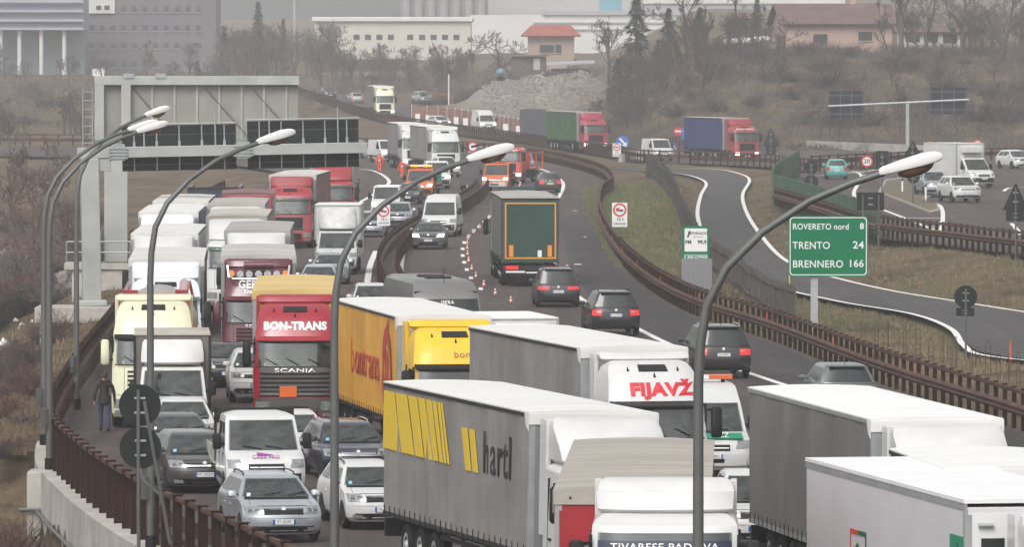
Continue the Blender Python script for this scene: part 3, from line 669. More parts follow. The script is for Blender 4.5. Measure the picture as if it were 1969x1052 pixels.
    if kind in ("crew",):
        bed = MB(); hb = hw+.02; y0 = -3.1
        bed.box(-hb, hb, y1, y0, .80, .88)
        for sg in (-1,1): bed.box(min(sg*hb, sg*(hb-.04)), max(sg*hb, sg*(hb-.04)), y1, y0, .88, 1.28)
        bed.box(-hb, hb, y1, y1+.04, .88, 1.28); bed.box(-hb, hb, y0-.04, y0, .88, 1.9)
        bed.build("load_bed", bedcol or STEEL, root, bevel=.01)
        hbd = MB(); hbd.box(-hb, hb, y0-.02, y0+.04, 1.85, 2.22); hbd.box(-hb, -hb+.06, y0-.02, y0+.04, .88, 2.22); hbd.box(hb-.06, hb, y0-.02, y0+.04, .88, 2.22); hbd.build("headboard", DARK, root)
    if kind == "tow":
        bed = MB(); hb = hw+.05; bed.box(-hb, hb, y1, -2.1, .80, .95, 1)
        for sg in (-1,1): bed.box(min(sg*hb, sg*(hb-.05)), max(sg*hb, sg*(hb-.05)), y1, -2.1, .95, 1.08, 0)
        bed.box(-hb, hb, -2.25, -2.1, .95, 1.9, 1); bed.build("load_bed", [bedcol or col, CHASSIS], root)
        cr = MB(); cr.tube([(0,-2.6,1),(0,-2.9,2.0),(0,-4.2,2.3)], [.14,.12,.08], 6); cr.tube([(0.3,-2.4,1),(.3,-2.4,1.9)], .08, 6); cr.build("crane_arm", DARK, root)
    if kind == "panel":
        for sg in (-1,1): S.panel(g := MB(), sg*.86, sg*.99, 1.0, 1.5, .01, 0, back=True, nu=2, nz=2); g.build("tail_light", RED, root)
        for sg in (-1,1): S.panel(g := MB(), sg*.08, sg*.80, 1.35, 2.0, .008, 0, back=True, nu=3, nz=2); g.build("rear_window", GLASS, root)
    if bar:
        b = MB(); zb = zr + .06; yb_ = -1.95 if kind != "panel" else -2.5; b.box(-hw*.78, hw*.78, yb_-.12, yb_+.12, zb, zb+.13, 0); b.box(-.18,.18, yb_-.125, yb_+.125, zb-.0, zb+.12, 1); b.box(-.6,-.5,yb_-.05,yb_+.05,zb-.1,zb,2); b.box(.5,.6,yb_-.05,yb_+.05,zb-.1,zb,2); b.build("light_bar", [bar, PLATE, BLACK], root, bevel=.02)
    for sg in (-1,1):
        for y in wy: wheel(root, sg*(hw*.99+.004), y, r, .23, sg, rim=STEEL)
    if badge: badge(root, S)
    return root
# ---------------------------------------------------------------- lorries
def lorry(label, cab, group="lorries in the queue", cat="lorry", box=None, roof="high", cabh=3.0, trim=None, name="articulated_lorry", visor=True, fairing=True, grille=None, lit=False, front=None, side=None, boxL=13.6, gap=.75, btype="curtain", bars=6, roofcol=None, frontwall=None, mirrors=None, boxw=1.275, ztop=4.0, vis=None, cab_dx=0.0, cab_yaw=0.0, back=None, rails=True, plate_txt="BV 482RT", lowdetail=False, frame=None, fair2=None, z0=1.12, zfair=None, hatch=True, gw=.62, slat=None):
    """front/side/back are callbacks that add the lettering to a part; the cab hangs on its own frame so that it may stand at an angle"""
    root = thing(name, label, cat, group); hw = 1.225
    top = {"high": 3.72, "mid": 3.35, "low": 3.02}[roof]; wt = 2.72; trim = trim or DARK
    LV = [(.32, 1.16, -.10, -2.2, .24, .04), (.44, 1.215, -.01, -2.2, .26, .04), (.72, hw, 0, -2.2, .26, .04), (1.02, hw, -.0, -2.2, .26, .04), (1.10, 1.22, -.035, -2.2, .24, .04), (1.80, 1.215, -.09, -2.2, .22, .04), (1.90, 1.21, -.12, -2.2, .22, .04),
          (wt, 1.18, -.36, -2.2, .20, .04), (wt+.12, 1.17, -.42, -2.2, .20, .04)]
    if roof == "low": LV += [(wt+.2, 1.12, -.62, -2.18, .18, .04), (wt+.28, 1.0, -.85, -2.15, .1, .03), (wt+.30, .8, -1.0, -2.0, .05, .03)]
    elif roof == "mid": LV += [(wt+.35, 1.13, -.62, -2.18, .22, .04), (top-.12, 1.06, -.95, -2.16, .22, .04), (top-.03, .95, -1.15, -2.12, .14, .03), (top, .75, -1.35, -2.0, .05, .03)]
    else: LV += [(wt+.30, 1.14, -.50, -2.18, .24, .04), (wt+.50, 1.11, -.62, -2.18, .25, .04), (top-.32, 1.08, -.80, -2.18, .26, .04), (top-.18, 1.03, -1.0, -2.16, .26, .04), (top-.08, .97, -1.22, -2.14, .2, .03), (top-.02, .88, -1.5, -2.1, .12, .03), (top, .7, -1.7, -2.0, .05, .03)]
    S = Shell(LV, 5)
    cb = root
    parts = []
    def B(mb, nm, mats, **k):
        o = mb.build(nm, mats, root, **k)
        if cab_dx or cab_yaw: o.matrix_local = Matrix.Translation((cab_dx, 0, 0)) @ Matrix.Rotation(R(cab_yaw), 4, 'Z')
        return o
    mb = MB(); S.fill(mb, 0, hole=1.90, under=1)
    for sg in (-1,1):
        arch(mb, sg*hw, -1.38, .5, sg, 1)
        for yy in (-.42, -1.75): mb.box(min(sg*hw*.95,sg*(hw+.002)), max(sg*hw*.95,sg*(hw+.002)), yy-.008, yy+.008, 1.0, 2.7, 1)
        mb.box(min(sg*1.0,sg*(hw+.004)), max(sg*1.0,sg*(hw+.004)), -.75,-.3,.4,.9,1)
    body = B(mb, "cab", [cab, DARK], bevel=.035, angle=26); VEH[root.name] = (S, body)
    S.panel(g := MB(), -.91, .91, 1.892, wt+.008, .008, 0, ut=(-.91,.91), nu=14, nz=4, sk=.004); B(g, "windscreen", SHIELD)
    g = MB(); g.box(-1.1,1.1,-2.1,-.25,1.2,1.26); g.box(-1.1,1.1,-.75,-.30,1.55,1.83); g.box(-1.1,1.1,-2.12,-2.05,1.2,2.7)
    for sx_ in (-.6,.6): g.box(sx_-.25,sx_+.25,-1.45,-1.3,1.3,2.15,1); g.box(sx_-.13,sx_+.13,-1.43,-1.34,2.17,2.4,1)
    rs = random.Random(label); a_ = rs.uniform(-.5,.3); g.box(a_,a_+.32,-.6,-.36,1.835,1.85,2); g.box(.85,.92,-.5,-.34,1.84,1.98,2); B(g, "interior", [DASH, SEAT, PLATE])
    g = MB(); a_ = [Vector((-.6+.23*math.cos(t), -.95-.16*math.sin(t), 1.82+.14*math.sin(t))) for t in [2*math.pi*i/12 for i in range(13)]]; g.tube(a_, .02, 5); B(g, "steering_wheel", BLACK)
    for sg in (-1,1):
        S.side(g := MB(), sg, [(-.42,1.95),(-1.45,1.95),(-1.45,2.62),(-.66,2.62),(-.55,2.5)], .006); B(g, "side_window", GLASS)
        S.panel(g := MB(), sg*.62, sg*.95, .60, .86, .014, 0, nu=5, nz=2); B(g, "headlight", LAMPON if lit else LAMP)
        if not lowdetail:
            S.panel(g := MB(), sg*.66, sg*.93, .42, .52, .014, 0, nu=4, nz=1); B(g, "fog_light", LAMP)
        t = MB(); Shell([(1.88,.09,.08,-.06,.03,.0),(1.94,.125,.11,-.08,.04,0),(2.28,.125,.11,-.08,.04,0),(2.31,.12,.10,-.08,.04,0),(2.56,.12,.10,-.08,.04,0),(2.62,.08,.07,-.05,.03,0)]).fill(t, 0)
        m = MB(); m.add([(v[0]+sg*1.42, v[1]-.22, v[2]) for v in t.v], t.f, 0, True)
        for zz in (2.0, 2.55): m.tube([(sg*1.18,-.38,zz+.02),(sg*1.40,-.22,zz)], .03, 6, 1)
        B(m, "wing_mirror", [mirrors or BLACK, BLACK])
        for yy in (-1.38,): 
            wheel(root, sg*1.23, yy, .5, .32, sg, rim=STEEL)
    # grille: dark field with body-coloured slats
    g = MB(); S.panel(g, -gw, gw, 1.0, 1.70, .010, 0, nu=12, nz=3)
    for k in range(5): S.panel(g, -gw+.01, gw-.01, 1.05+.13*k, 1.11+.13*k, .03, 1 if grille else 2, nu=12, nz=1)
    B(g, "grille", [BLACK, slat or grille or DARK, slat or trim])
    if slat: g = MB(); S.panel(g, -.93, .93, .40, .96, .012, 0, nu=12, nz=3); S.panel(g, -gw, gw, 1.72, 1.86, .012, 0, nu=12, nz=1); B(g, "lower_bumper", slat)
    g = MB()
    for z_ in (1.80, .985): S.panel(g, -.97, .97, z_, z_+.012, .004, 0, nu=14, nz=1)
    for u in (-.70,.70): S.panel(g, u-.004, u+.004, 1.0, 1.80, .004, 0, nu=1, nz=4)
    S.panel(g, -.93, .93, 1.84, 1.892, .006, 0, nu=12, nz=1); B(g, "shut_line", BLACK)
    for sg in (-1,1): g = MB(); g.box(min(sg*1.2,sg*1.245), max(sg*1.2,sg*1.245), -1.62,-1.42,1.45,1.50); B(g, "door_handle", BLACK)
    g = MB(); S.panel(g, -.55, .55, .46, .82, .010, 0, nu=8, nz=2); S.panel(g, -.3,.3,.60,.72,.02,1,nu=4,nz=1); B(g, "bumper_intake", [BLACK, DARK])
    p = plate(root, S.P(0,.52)+Vector((cab_dx,.03,0)), (-1,0,0), (0,0,1), 1, plate_txt)
    g = MB()
    for a in (-.62,-.1,.42): g.tube([S.P(a,1.93)+Vector((0,.04,.0)), S.P(a+.30,2.12)+Vector((0,.04,0))], .014, 4)
    B(g, "wiper", BLACK)
    if visor:
        g = MB(); O = []
        for u in [-.98+1.96*i/12 for i in range(13)]:
            a = S.P(u, wt+.05); O.append((a, a + Vector((0,.20,-.10)), a + Vector((0,.20,-.14)), a+Vector((0,0,-.06))))
        vs_ = [q for r_ in O for q in r_]; g.add(vs_, [(i*4+j, i*4+(j+1)%4, i*4+4+(j+1)%4, i*4+4+j) for i in range(12) for j in range(4)] + [(0,1,2,3), (48,51,50,49)], 0, True); B(g, "sun_visor", vis or SHIELD)
    if roof != "low": # roof hatch and little lamps
        g = MB(); S.panel(g, -.34, .34, top-.26, top-.12, .03, 0, nu=6, nz=3); (B(g, "roof_hatch", DARK) if hatch else None)
        for x, z in ((-.62,top-.22),(.62,top-.22),(0,top-.36)):
            y = S.P(x/1.05, z).y; g = MB(); g.tube([(x,y+.05,z-.02),(x,y+.01,z+.02),(x,y-.01,z+.08)], [.03,.024,.008], 6); B(g, "roof_marker", BLACK)
    if fairing:
        zf = (zfair or ztop-.10); yb = -2.24
        if roof == "low": FS = Shell([(3.0, 1.02,-.95,yb,.22,.02),(3.07,1.10,-.86,yb,.24,.02),(3.35,1.12,-1.02,yb,.26,.02),(zf-.2,1.12,-1.55,yb,.26,.02),(zf-.06,1.08,-1.75,yb,.22,.02),(zf,.98,-1.95,yb,.10,.02)], 4)
        else: FS = Shell([(top-.06, 1.00,-1.75,yb,.12,.02),(top+.02,1.10,-1.62,yb,.16,.02),(max(zf-.06,top+.1),1.12,-1.72,yb,.16,.02),(max(zf,top+.17),1.05,-1.85,yb,.08,.02)], 4)
        FS.fill(g := MB(), 0)
        for sg in (-1,1): g.box(min(sg*1.06,sg*1.16), max(sg*1.06,sg*1.16), -2.75, -2.2, 1.5, zf-.05, 0)
        B(g, "roof_fairing", fair2 or cab, bevel=.03)
        S2 = FS
    # chassis
    yF = -2.2-gap; yE = yF - boxL
    art = name == "articulated_lorry"
    ch = MB()
    for sg in (-1,1):
        ch.box(sg*.42-.05, sg*.42+.05, (-6.3 if art else yE), -1.0, .62, .92)
        ch.box(min(sg*.62,sg*1.2), max(sg*.62,sg*1.2), -4.2, -2.7, .42, 1.0)
    ch.build("chassis", CHASSIS, root)
    for sg in (-1,1): wheel(root, sg*1.24, (-5.0 if art else yE+2.2), .5, .55, sg, rim=STEEL)
    if btype == "none": return root
    # load body
    ax = [yE+2.2+1.35*k for k in range(3)] if art else []
    if not lowdetail or True:
        for y in ax:
            for sg in (-1,1): wheel(root, sg*(boxw-.03), y, .48, .36, sg, rim=STEEL)
    un = MB(); 
    for sg in (-1,1):
        un.box(sg*.5-.06, sg*.5+.06, yE+.1, yF-1.0, z0-.35, z0-.02)
        if art:
            for zz in (.55,.85): un.box(min(sg*(boxw-.06),sg*(boxw-.02)), max(sg*(boxw-.06),sg*(boxw-.02)), yE+5.6, yF-3.6, zz, zz+.1)
            for yy in (yE+5.7, yE+7.5, yF-3.8): un.box(min(sg*(boxw-.12),sg*(boxw-.06)), max(sg*(boxw-.12),sg*(boxw-.06)), yy-.05, yy+.05, .5, z0)
    un.box(-boxw+.05, boxw-.05, yE+.02, yE+.14, .55,.75); un.build("trailer_frame" if art else "subframe", CHASSIS, root)
    if btype == "tank":
        t = MB(); n = 24; zc, ra = 2.55, 1.25; Y = [yF, yF-.35, yF-.9, yE+.9, yE+.35, yE]; Rr = [.55,1.0,1.22,1.22,1.0,.55]; vs_ = []
        for y, q in zip(Y, Rr):
            for j in range(n): a = 2*math.pi*j/n; vs_.append((math.cos(a)*q, y, zc+math.sin(a)*q*1.02))
        t.add(vs_, [(i*n+j, i*n+(j+1)%n, (i+1)*n+(j+1)%n, (i+1)*n+j) for i in range(5) for j in range(n)] + [tuple(range(n)), tuple(range(5*n,6*n))], 0, True); t.build("tank", box, root)
        rr_ = MB()
        for sg in (-1,1): rr_.tube([(sg*1.05,yF-.4,3.35),(sg*.95,yF-.5,3.85),(sg*.95,yE+.5,3.85),(sg*1.05,yE+.4,3.35)], .05, 6)
        rr_.tube([(-1.05,yF-.45,3.82),(1.05,yF-.45,3.82)], .07, 6); rr_.box(-1.0,-.62,yF-.6,yF-.3,3.72,3.98); rr_.box(.5,.95,yF-.6,yF-.3,3.72,3.98); rr_.build("handrail", paint("tank_red",(.32,.02,.025)), root)
        pp = MB(); pp.tube([(-.85,yF-.35,3.80),(-.85,yF-5,4.02)], .15, 10); pp.build("hose_tube", paint("hose_pink",(.42,.10,.10)), root)
        la = MB(); la.disc((-1.225, yF-2.6, 2.6), (-1,0,0), .3, .02, 4); la.build("warning_panel", paint("tank_red",(.32,.02,.025)), root)
        return root
    if btype == "flat":
        t = MB(); t.box(-boxw, boxw, yE, yF, z0, z0+.12); t.box(-boxw, boxw, yF-.1, yF, z0, ztop); 
        for y in (yF-.3, (yF+yE)/2, yE+.3):
            for sg in (-1,1): t.box(sg*boxw-.06, sg*boxw+.06, y-.06, y+.06, z0, ztop)
        for sg in (-1,1): t.box(sg*boxw-.06, sg*boxw+.06, yE, yF, ztop-.12, ztop)
        t.box(-boxw, boxw, yF-.12, yF, ztop-.14, ztop+.02); t.build("car_deck", box, root); return root
    roofm = roofcol or roofcloth("plain", (.66,.65,.62)); zr0 = ztop-.13
    if btype in ("curtain", "tilt"):
        for sg in (-1,1):
            c = MB(); ny = 28; zz = [z0, z0+.10, z0+.45, (z0+zr0)/2, zr0-.12, zr0]; vs_ = []
            for i in range(ny+1):
                y = yF-.12 + (yE+.1-yF+.12)*i/ny; wob = .018*math.sin(i*2.1)+.012*math.sin(i*5.3+sg)
                for k, z in enumerate(zz): vs_.append((sg*(boxw-.012 + (wob if 0 < k < 5 else 0) + (.012 if k == 3 else 0)), y, z))
            K = len(zz); c.add(vs_, [(i*K+k, i*K+k+1, (i+1)*K+k+1, (i+1)*K+k) for i in range(ny) for k in range(K-1)], 0, True)
            for i in range(27): # buckle straps along the bottom
                y = yF-.35 - (boxL-.6)*i/26; c.box(min(sg*boxw, sg*(boxw+.014)), max(sg*boxw, sg*(boxw+.014)), y-.014, y+.014, z0-.10, z0+.14, 1)
            o = c.build("curtain", [box, frame or DARK], root, recalc=True)
            if side and sg == 1: side(o, boxw+.005, yF, yE, z0, zr0)
            if back is not None and sg == 1: pass
            rl = MB(); rl.box(min(sg*(boxw-.03), sg*(boxw+.012)), max(sg*(boxw-.03), sg*(boxw+.012)), yE+.02, yF-.02, zr0-.01, zr0+.09); rl.box(min(sg*(boxw-.05), sg*(boxw-.0)), max(sg*(boxw-.05), sg*(boxw-.0)), yE+.05, yF-.05, z0-.1, z0-.0); rl.build("side_rail", DARK if rails else STEEL, root)
    else:
        c = MB(); c.box(-boxw+.003, boxw-.003, yE, yF, z0-.06, zr0); o = c.build("box_body", box, root, bevel=.02)
        if side: side(o, boxw, yF, yE, z0, zr0)
        rl = MB()
        for sg in (-1,1):
            rl.box(min(sg*(boxw-.04), sg*(boxw+.012)), max(sg*(boxw-.04), sg*(boxw+.012)), yE-.01, yF+.01, zr0-.05, zr0+.06); rl.box(min(sg*(boxw-.04), sg*(boxw+.01)), max(sg*(boxw-.04), sg*(boxw+.01)), yE-.01, yF+.012, z0-.14, z0-.0)
            rl.box(min(sg*(boxw-.05), sg*(boxw+.008)), max(sg*(boxw-.05), sg*(boxw+.008)), yF-.04, yF+.012, z0, zr0-.05)
        rl.build("side_rail", STEEL, root)
    # roof: sheet sagging between bows, with a valance over the front
    t = MB(); ny = 44; nx = 8; vs_ = []
    for i in range(ny+1):
        y = yF+.02 + (yE-.02-yF-.02)*i/ny; bow = .012*math.cos(i*math.pi*2/4.0) if btype != "box" else 0
        for j in range(nx+1):
            u = -1+2*j/nx; vs_.append((u*(boxw+.02), y, ztop - .07*u*u*(0 if btype == "box" else .5) + bow*(1-u*u)))
    K = nx+1; t.add(vs_, [(i*K+j, i*K+j+1, (i+1)*K+j+1, (i+1)*K+j) for i in range(ny) for j in range(nx)], 0, True)
    rim_ = [i*K for i in range(ny+1)] + [ny*K+j for j in range(1,nx+1)] + [i*K+nx for i in range(ny-1,-1,-1)] + [j for j in range(nx-1,0,-1)]
    low = [(vs_[i][0], vs_[i][1], zr0+.065) for i in rim_]; n = len(rim_)
    t.add([vs_[i] for i in rim_]+low, [(i,(i+1)%n,(i+1)%n+n,i+n) for i in range(n)], 0)
    if btype != "box":
        t.box(-boxw-.015, boxw+.015, yF-.02, yF+.035, zr0-.16, ztop-.06, 0)
        for sg in (-1,1): t.slab([(sg*(boxw+.02), yF+.03, zr0+.07), (sg*(boxw+.02), yF-.35, zr0+.07), (sg*(boxw+.02), yF-.22, zr0-.18), (sg*(boxw+.02), yF+.03, zr0-.30)][::(1 if sg < 0 else -1)], (sg,0,0), .012, 0)
        for k in range(bars): x = -boxw*.8 + 1.6*boxw*k/(bars-1); t.disc((x, yF+.036, zr0-.05), (0,1,0), .022, .01, 8, 1)
    t.build("roof", [roofm, DARK], root, recalc=True)
    fw = MB(); fw.box(-boxw+.02, boxw-.02, yF-.06, yF+.008, z0-.05, zr0-.1, 0)
    for sg in (-1,1): fw.box(min(sg*(boxw-.12), sg*(boxw+.004)), max(sg*(boxw-.12), sg*(boxw+.004)), yF-.12, yF+.014, z0-.1, zr0-.12, 1)
    o = fw.build("front_wall", [frontwall or STEEL, frame or STEEL], root)
    if front: front(o, yF, S)
    rd = MB(); rd.box(-boxw+.03, boxw-.03, yE-.01, yE+.06, z0-.05, zr0, 0)
    if back is None:
        for x in (-.6,-.2,.2,.6): rd.tube([(x,yE-.03,z0),(x,yE-.03,zr0-.05)], .022, 6, 1)
        rd.box(-.01,.01,yE-.014,yE+.05,z0,zr0,1)
    o = rd.build("rear_door", [box, DARK], root)
    if back: back(o, yE, z0, zr0)
    lr = MB(); lr.box(-boxw+.06, boxw-.06, yE-.04, yE+.06, .72, .95, 0); lr.build("rear_beam", DARK, root)
    for sg in (-1,1): g = MB(); g.box(min(sg*.7,sg*1.15), max(sg*.7,sg*1.15), yE-.06, yE-.03, .76, .91); g.build("tail_light", RED, root)
    return root
def on_cab(fn): return fn
# ================================================================ VEHICLES IN THE PICTURE
WH = paint("white", (.57,.57,.56), coat=.25, var=.08); WHB = paint("white_cold", (.72,.75,.79)); SILVER = M("paint_silver", (.46,.49,.52), .3, .55, .5, .5, var=.05, vs=1)
GREYM = M("paint_graphite", (.07,.068,.066), .3, .4, .5, .6, var=.1, vs=1); BLK = M("paint_black", (.018,.019,.021), .25, .2, .5, .6, var=.1, vs=1)
NAVY = M("paint_navy", (.022,.022,.05), .25, .3, .5, .7, var=.1, vs=1); REDP = paint("red", (.30,.012,.026)); DRED = paint("dark_red", (.095,.012,.022))
CREAM = paint("cream", (.68,.66,.47)); YEL = paint("yellow", (.74,.45,.025), coat=.15, rough=.45); ORANGE = paint("orange", (.58,.13,.035)); RED2 = paint("bright_red", (.30,.025,.032))
GTARP = tarp("grey", (.235,.225,.215)); GTARP2 = tarp("mid_grey", (.215,.205,.20)); YTARP = tarp("orange_yellow", (.66,.34,.045)); WTARP = tarp("white", (.62,.62,.61), .08)
ROOFW = roofcloth("roof_white", (.66,.65,.625), .07); ROOFG = roofcloth("roof_grey", (.36,.34,.32), .2)
def lab(o, org, s, txt, m, right=(-1,0,0), up=(0,0,1), **k): return text(txt, s, org, right, up, m, o, **k)
def ctext(root, x, z, size, body, m, width=None, bold=0.0):
    S, cb = VEH[root.name]; return text(body, size, (x, 0, z), (-1,0,0), (0,0,1), m, cb, "lettering", .005, bold=bold, width=width, surf=S)
QUEUE = "lorries queued nose to tail in the jam"; CARS = "cars standing in the jam"; VANS = "vans and light trucks in the traffic"
# ---- near left file
def oct_badge(root, S): pass
place(car("silver estate car with roof rails, nearest the camera at the rusty barrier", SILVER, "wagon", group=CARS, L=4.66, W=1.82, Hh=1.47, rails=1, txt="ET 602PS"), 546, 166, 10.5)
c = van("white crew cab dropside truck with a purple company mark on its bonnet", WH, "crew", "light truck", VANS, L=5.6, W=1.98, Hh=2.12, bumper=DARK, bedcol=paint("cream_bed", (.60,.58,.50)))
PURP = M("purple_print", (.35,.06,.33), .5); mk = MB(); mk.slab([(.22,-.35,1.165),(-.18,-.35,1.165),(.20,-.52,1.215)], (0,.35,.94), .02); o = mk.build("company_mark", PURP, c)
text("CASA PRO", .14, (0,-.24,1.125), (-1,0,0), (0,-.35,.94), PURP, o, "lettering", .012)
place(c, 513, 180.5, 8)
place(car("dark grey hatchback with a chrome grille bar beside the crew cab truck", GREYM, "hatch", group=CARS, L=4.42, W=1.82, Hh=1.49, grille="line", txt="EW 195ZW"), 394, 184, 10)
place(car("dark grey saloon directly behind the graphite hatchback by the barrier", M("paint_grey2",(.12,.12,.125),.3,.4,.5,.5), "sedan", group=CARS, L=4.5, W=1.8, Hh=1.42), 349, 194.3, 7)
place(car("white hatchback right in front of the white canvas box truck", WH, "hatch", group=CARS, L=4.1, W=1.75, Hh=1.48), 352, 201.2, 3)
place(van("white light truck with canvas box and tall wind deflector behind the white hatchback", WH, "luton", "light truck", VANS, L=6.6, W=2.0, Hh=3.0, box=dict(col=tarp("canvas_dark",(.16,.14,.13)), roof=tarp("canvas_beige",(.42,.39,.34),.2), dark=True), fair=WH), 332, 207.5, 3)
place(lorry("cream lorry cab pulling a red and grey tank beside the walking man", CREAM, QUEUE, box=M("tank_grey",(.36,.35,.33),.4,.2,var=.2,vs=1.5), roof="high", btype="tank", fairing=True, ztop=4.0, boxL=12, mirrors=CREAM, vis=BLACK, grille=CREAM, plate_txt="AL 88123"), 294, 215, 2)
place(lorry("white lorry with light grey tarpaulin roof right behind the cream tanker", WHB, QUEUE, box=tarp("light_grey",(.42,.41,.40)), roof="mid", roofcol=roofcloth("roof_light",(.56,.55,.53),.12), bars=13), 318, 246, 2)
place(lorry("white lorry with a dark slogan on its white roof valance", WH, QUEUE, box=WTARP, roof="mid", roofcol=roofcloth("roof_w2",(.62,.61,.59))), 312, 279, 1)
place(lorry("white cabbed lorry with dark blue tarpaulin sides and white roof", WHB, QUEUE, box=tarp("navy",(.03,.03,.12)), roof="low", roofcol=ROOFW, frontwall=paint("navyw",(.03,.03,.12))), 320, 313, 1)
place(lorry("white lorry with pale ribbed roof behind the blue sided lorry", WH, QUEUE, box=tarp("beigegrey",(.36,.34,.31)), roof="low", roofcol=roofcloth("roof_pale",(.60,.58,.55))), 344, 334, 1)
place(lorry("white cabbed lorry with a dark steel car deck ending the left file", WHB, QUEUE, box=paint("steel_dark",(.03,.04,.06)), btype="flat", fairing=False, roof="mid", boxL=10, ztop=3.9, name="rigid_lorry"), 408, 368, 1)
# ---- second file
place(car("white sports utility car partly hidden by the red lorry", WH, "suv", group=CARS, L=4.5, W=1.82, Hh=1.62, grille="twin", txt="FB 881XD"), 497, 229.5, 4)
place(car("black saloon car behind the white sports utility car", BLK, "sedan", group=CARS, L=4.4, W=1.78, Hh=1.43), 440, 239.5, 3)
SCR = M("white_print", (.78,.78,.76), .5)
g = lorry("dark red lorry with a bar of spotlights and white lettering above its windscreen", DRED, QUEUE, box=tarp("dark_red",(.10,.02,.03)), roof="high", ztop=4.1, roofcol=roofcloth("roof_g",(.44,.42,.39),.3), grille=DRED, mirrors=DRED, vis=DRED)
S, cb = VEH[g.name]
ctext(g, 0, 3.16, .36, "GEROLD", SCR, width=1.35, bold=.012); ctext(g, 0, 2.92, .17, "Transporte", SCR, width=1.05, bold=.006); ctext(g, 0, 1.765, .15, "SCANIA", CHROME, width=.9); ctext(g, -.1, 2.79, .10, "A.A.Pilati", SCR)
for k in range(5): q = MB(); q.disc((-.62+.31*k, -.80, 3.50), (0,1,.1), .12, .16, 14); q.build("spotlight", LAMP, g)
for sg in (-1,1): q = MB(); q.disc((sg*.92,-.86,3.52),(0,1,.1),.11,.18,12); q.build("beacon", AMBER, g)
q = MB(); q.tube([(-.95,-.62,3.42),(-.88,-.5,3.36),(.88,-.5,3.36),(.95,-.62,3.42)], .04, 8); q.tube([(-1.05,-.85,3.8),(-1.0,-.62,3.4)], .04, 8); q.tube([(1.05,-.85,3.8),(1.0,-.62,3.4)], .04, 8); q.build("lamp_bar", CHROME, g)
q = MB(); q.tube([(-.5,-1.05,3.80),(.5,-1.05,3.80)], .14, 10); q.build("roof_horn", DRED, g)
place(g, 497, 246.5, 2)
place(lorry("white lorry with grey trailer roof behind the dark red lorry", WH, QUEUE, box=tarp("grey3",(.25,.24,.23)), roof="mid", roofcol=ROOFG, frontwall=STEEL), 492, 283, 1)
place(lorry("white lorry with beige trailer roof ahead of the red crane lorry", WH, QUEUE, box=tarp("grey4",(.28,.27,.25)), roof="low", roofcol=roofcloth("roof_beige",(.46,.43,.38),.2)), 452, 305, 1)
place(lorry("white lorry with stone grey roof sixth in the second file", WH, QUEUE, box=tarp("grey5",(.30,.28,.26)), roof="low", roofcol=roofcloth("roof_stone",(.40,.375,.34),.2)), 452, 327, 1)
place(lorry("red rigid lorry with dark red roof in the second file", RED2, QUEUE, box=tarp("dred2",(.16,.05,.05)), roof="low", roofcol=roofcloth("roof_red",(.20,.10,.095),.3), boxL=8, name="rigid_lorry"), 478, 351, 2)
place(lorry("bright red articulated lorry with pale roof near the works vehicles", RED2, QUEUE, box=tarp("redgrey",(.25,.12,.12)), roof="mid", roofcol=roofcloth("roof_pale2",(.52,.50,.47))), 556, 398, -2)
place(lorry("lorry with a shining metal body and yellow cover behind the bright red lorry", RED2, QUEUE, box=M("polished_box",(.36,.31,.28),.35,.5,var=.25,vs=.6), roof="low", roofcol=YTARP, btype="box"), 640, 432, 2)
# ---- third file
b = lorry("crimson lorry with yellow trailer and orange hazard plate in the third file", REDP, QUEUE, box=YTARP, roof="high", cabh=3, ztop=4.05, roofcol=roofcloth("roof_yellow",(.58,.42,.16),.2), vis=REDP, gw=.84, slat=M("bumper_grey",(.075,.072,.072),.5,var=.15), frontwall=paint("yellow2",(.60,.36,.03)), plate_txt="BT 07XPW")
S, cb = VEH[b.name]
ctext(b, 0, 3.06, .31, "BON-TRANS", SCR, width=1.85, bold=.016); ctext(b, 0, 1.775, .16, "SCANIA", CHROME, width=1.2)
q = MB(); q.box(-.05,.45,.035,.06,1.0,1.32); q.build("hazard_plate", paint("hazard_orange",(.75,.14,.02)), b)
place(b, 567, 213.5, 1.3)
place(car("white estate car with black grille beside the grey lorry with yellow bars", WH, "wagon", group=CARS, L=4.66, W=1.81, Hh=1.47, rails=1, txt="FA 340KV"), 742, 170.5, 11)
place(car("dark blue estate car with chrome roof rails behind the white estate car", NAVY, "wagon", group=CARS, L=4.75, W=1.83, Hh=1.48, rails=2, grille="slats"), 690, 189, 10)
place(car("white hatchback half hidden behind the crew cab truck", WH, "hatch", group=CARS, L=4.2, W=1.78, Hh=1.47), 570, 194.5, 5)
place(van("white light truck with tall box and round wind deflector in the third file", WH, "luton", "light truck", VANS, L=6.8, W=2.0, Hh=3.35, box=dict(col=WTARP, roof=roofcloth("roof_w3",(.60,.60,.58)), hw=1.1), fair=M("deflector_dirty",(.50,.50,.49),.4,var=.25,vs=2)), 646, 354, -1)
place(car("silver saloon car in front of the tall white box truck", SILVER, "sedan", group=CARS, L=4.4, W=1.75, Hh=1.42), 634, 340, 0)
place(car("pale silver hatchback foremost of the two silver cars", M("paint_pale",(.50,.53,.56),.3,.4,.5,.5), "hatch", group=CARS, L=4.2, W=1.76, Hh=1.46), 613, 321, 1)
place(car("small white hatchback left of the dark minibus", WH, "small", group=CARS, L=3.7, W=1.66, Hh=1.55), 716, 294, 3)
place(car("pale grey estate car under the weight limit sign on the median", SILVER, "wagon", group=CARS, L=4.5, W=1.78, Hh=1.46), 712, 420, -1)
place(car("silver hatchback beside the median barrier ahead of the white van", SILVER, "hatch", group=CARS, L=4.2, W=1.76, Hh=1.5), 764, 442, -2)
place(van("white van with lit lamps stopped near the orange workers", WH, "panel", "van", VANS, L=4.8, W=1.85, Hh=1.95, lit=True), 741, 462, -2)
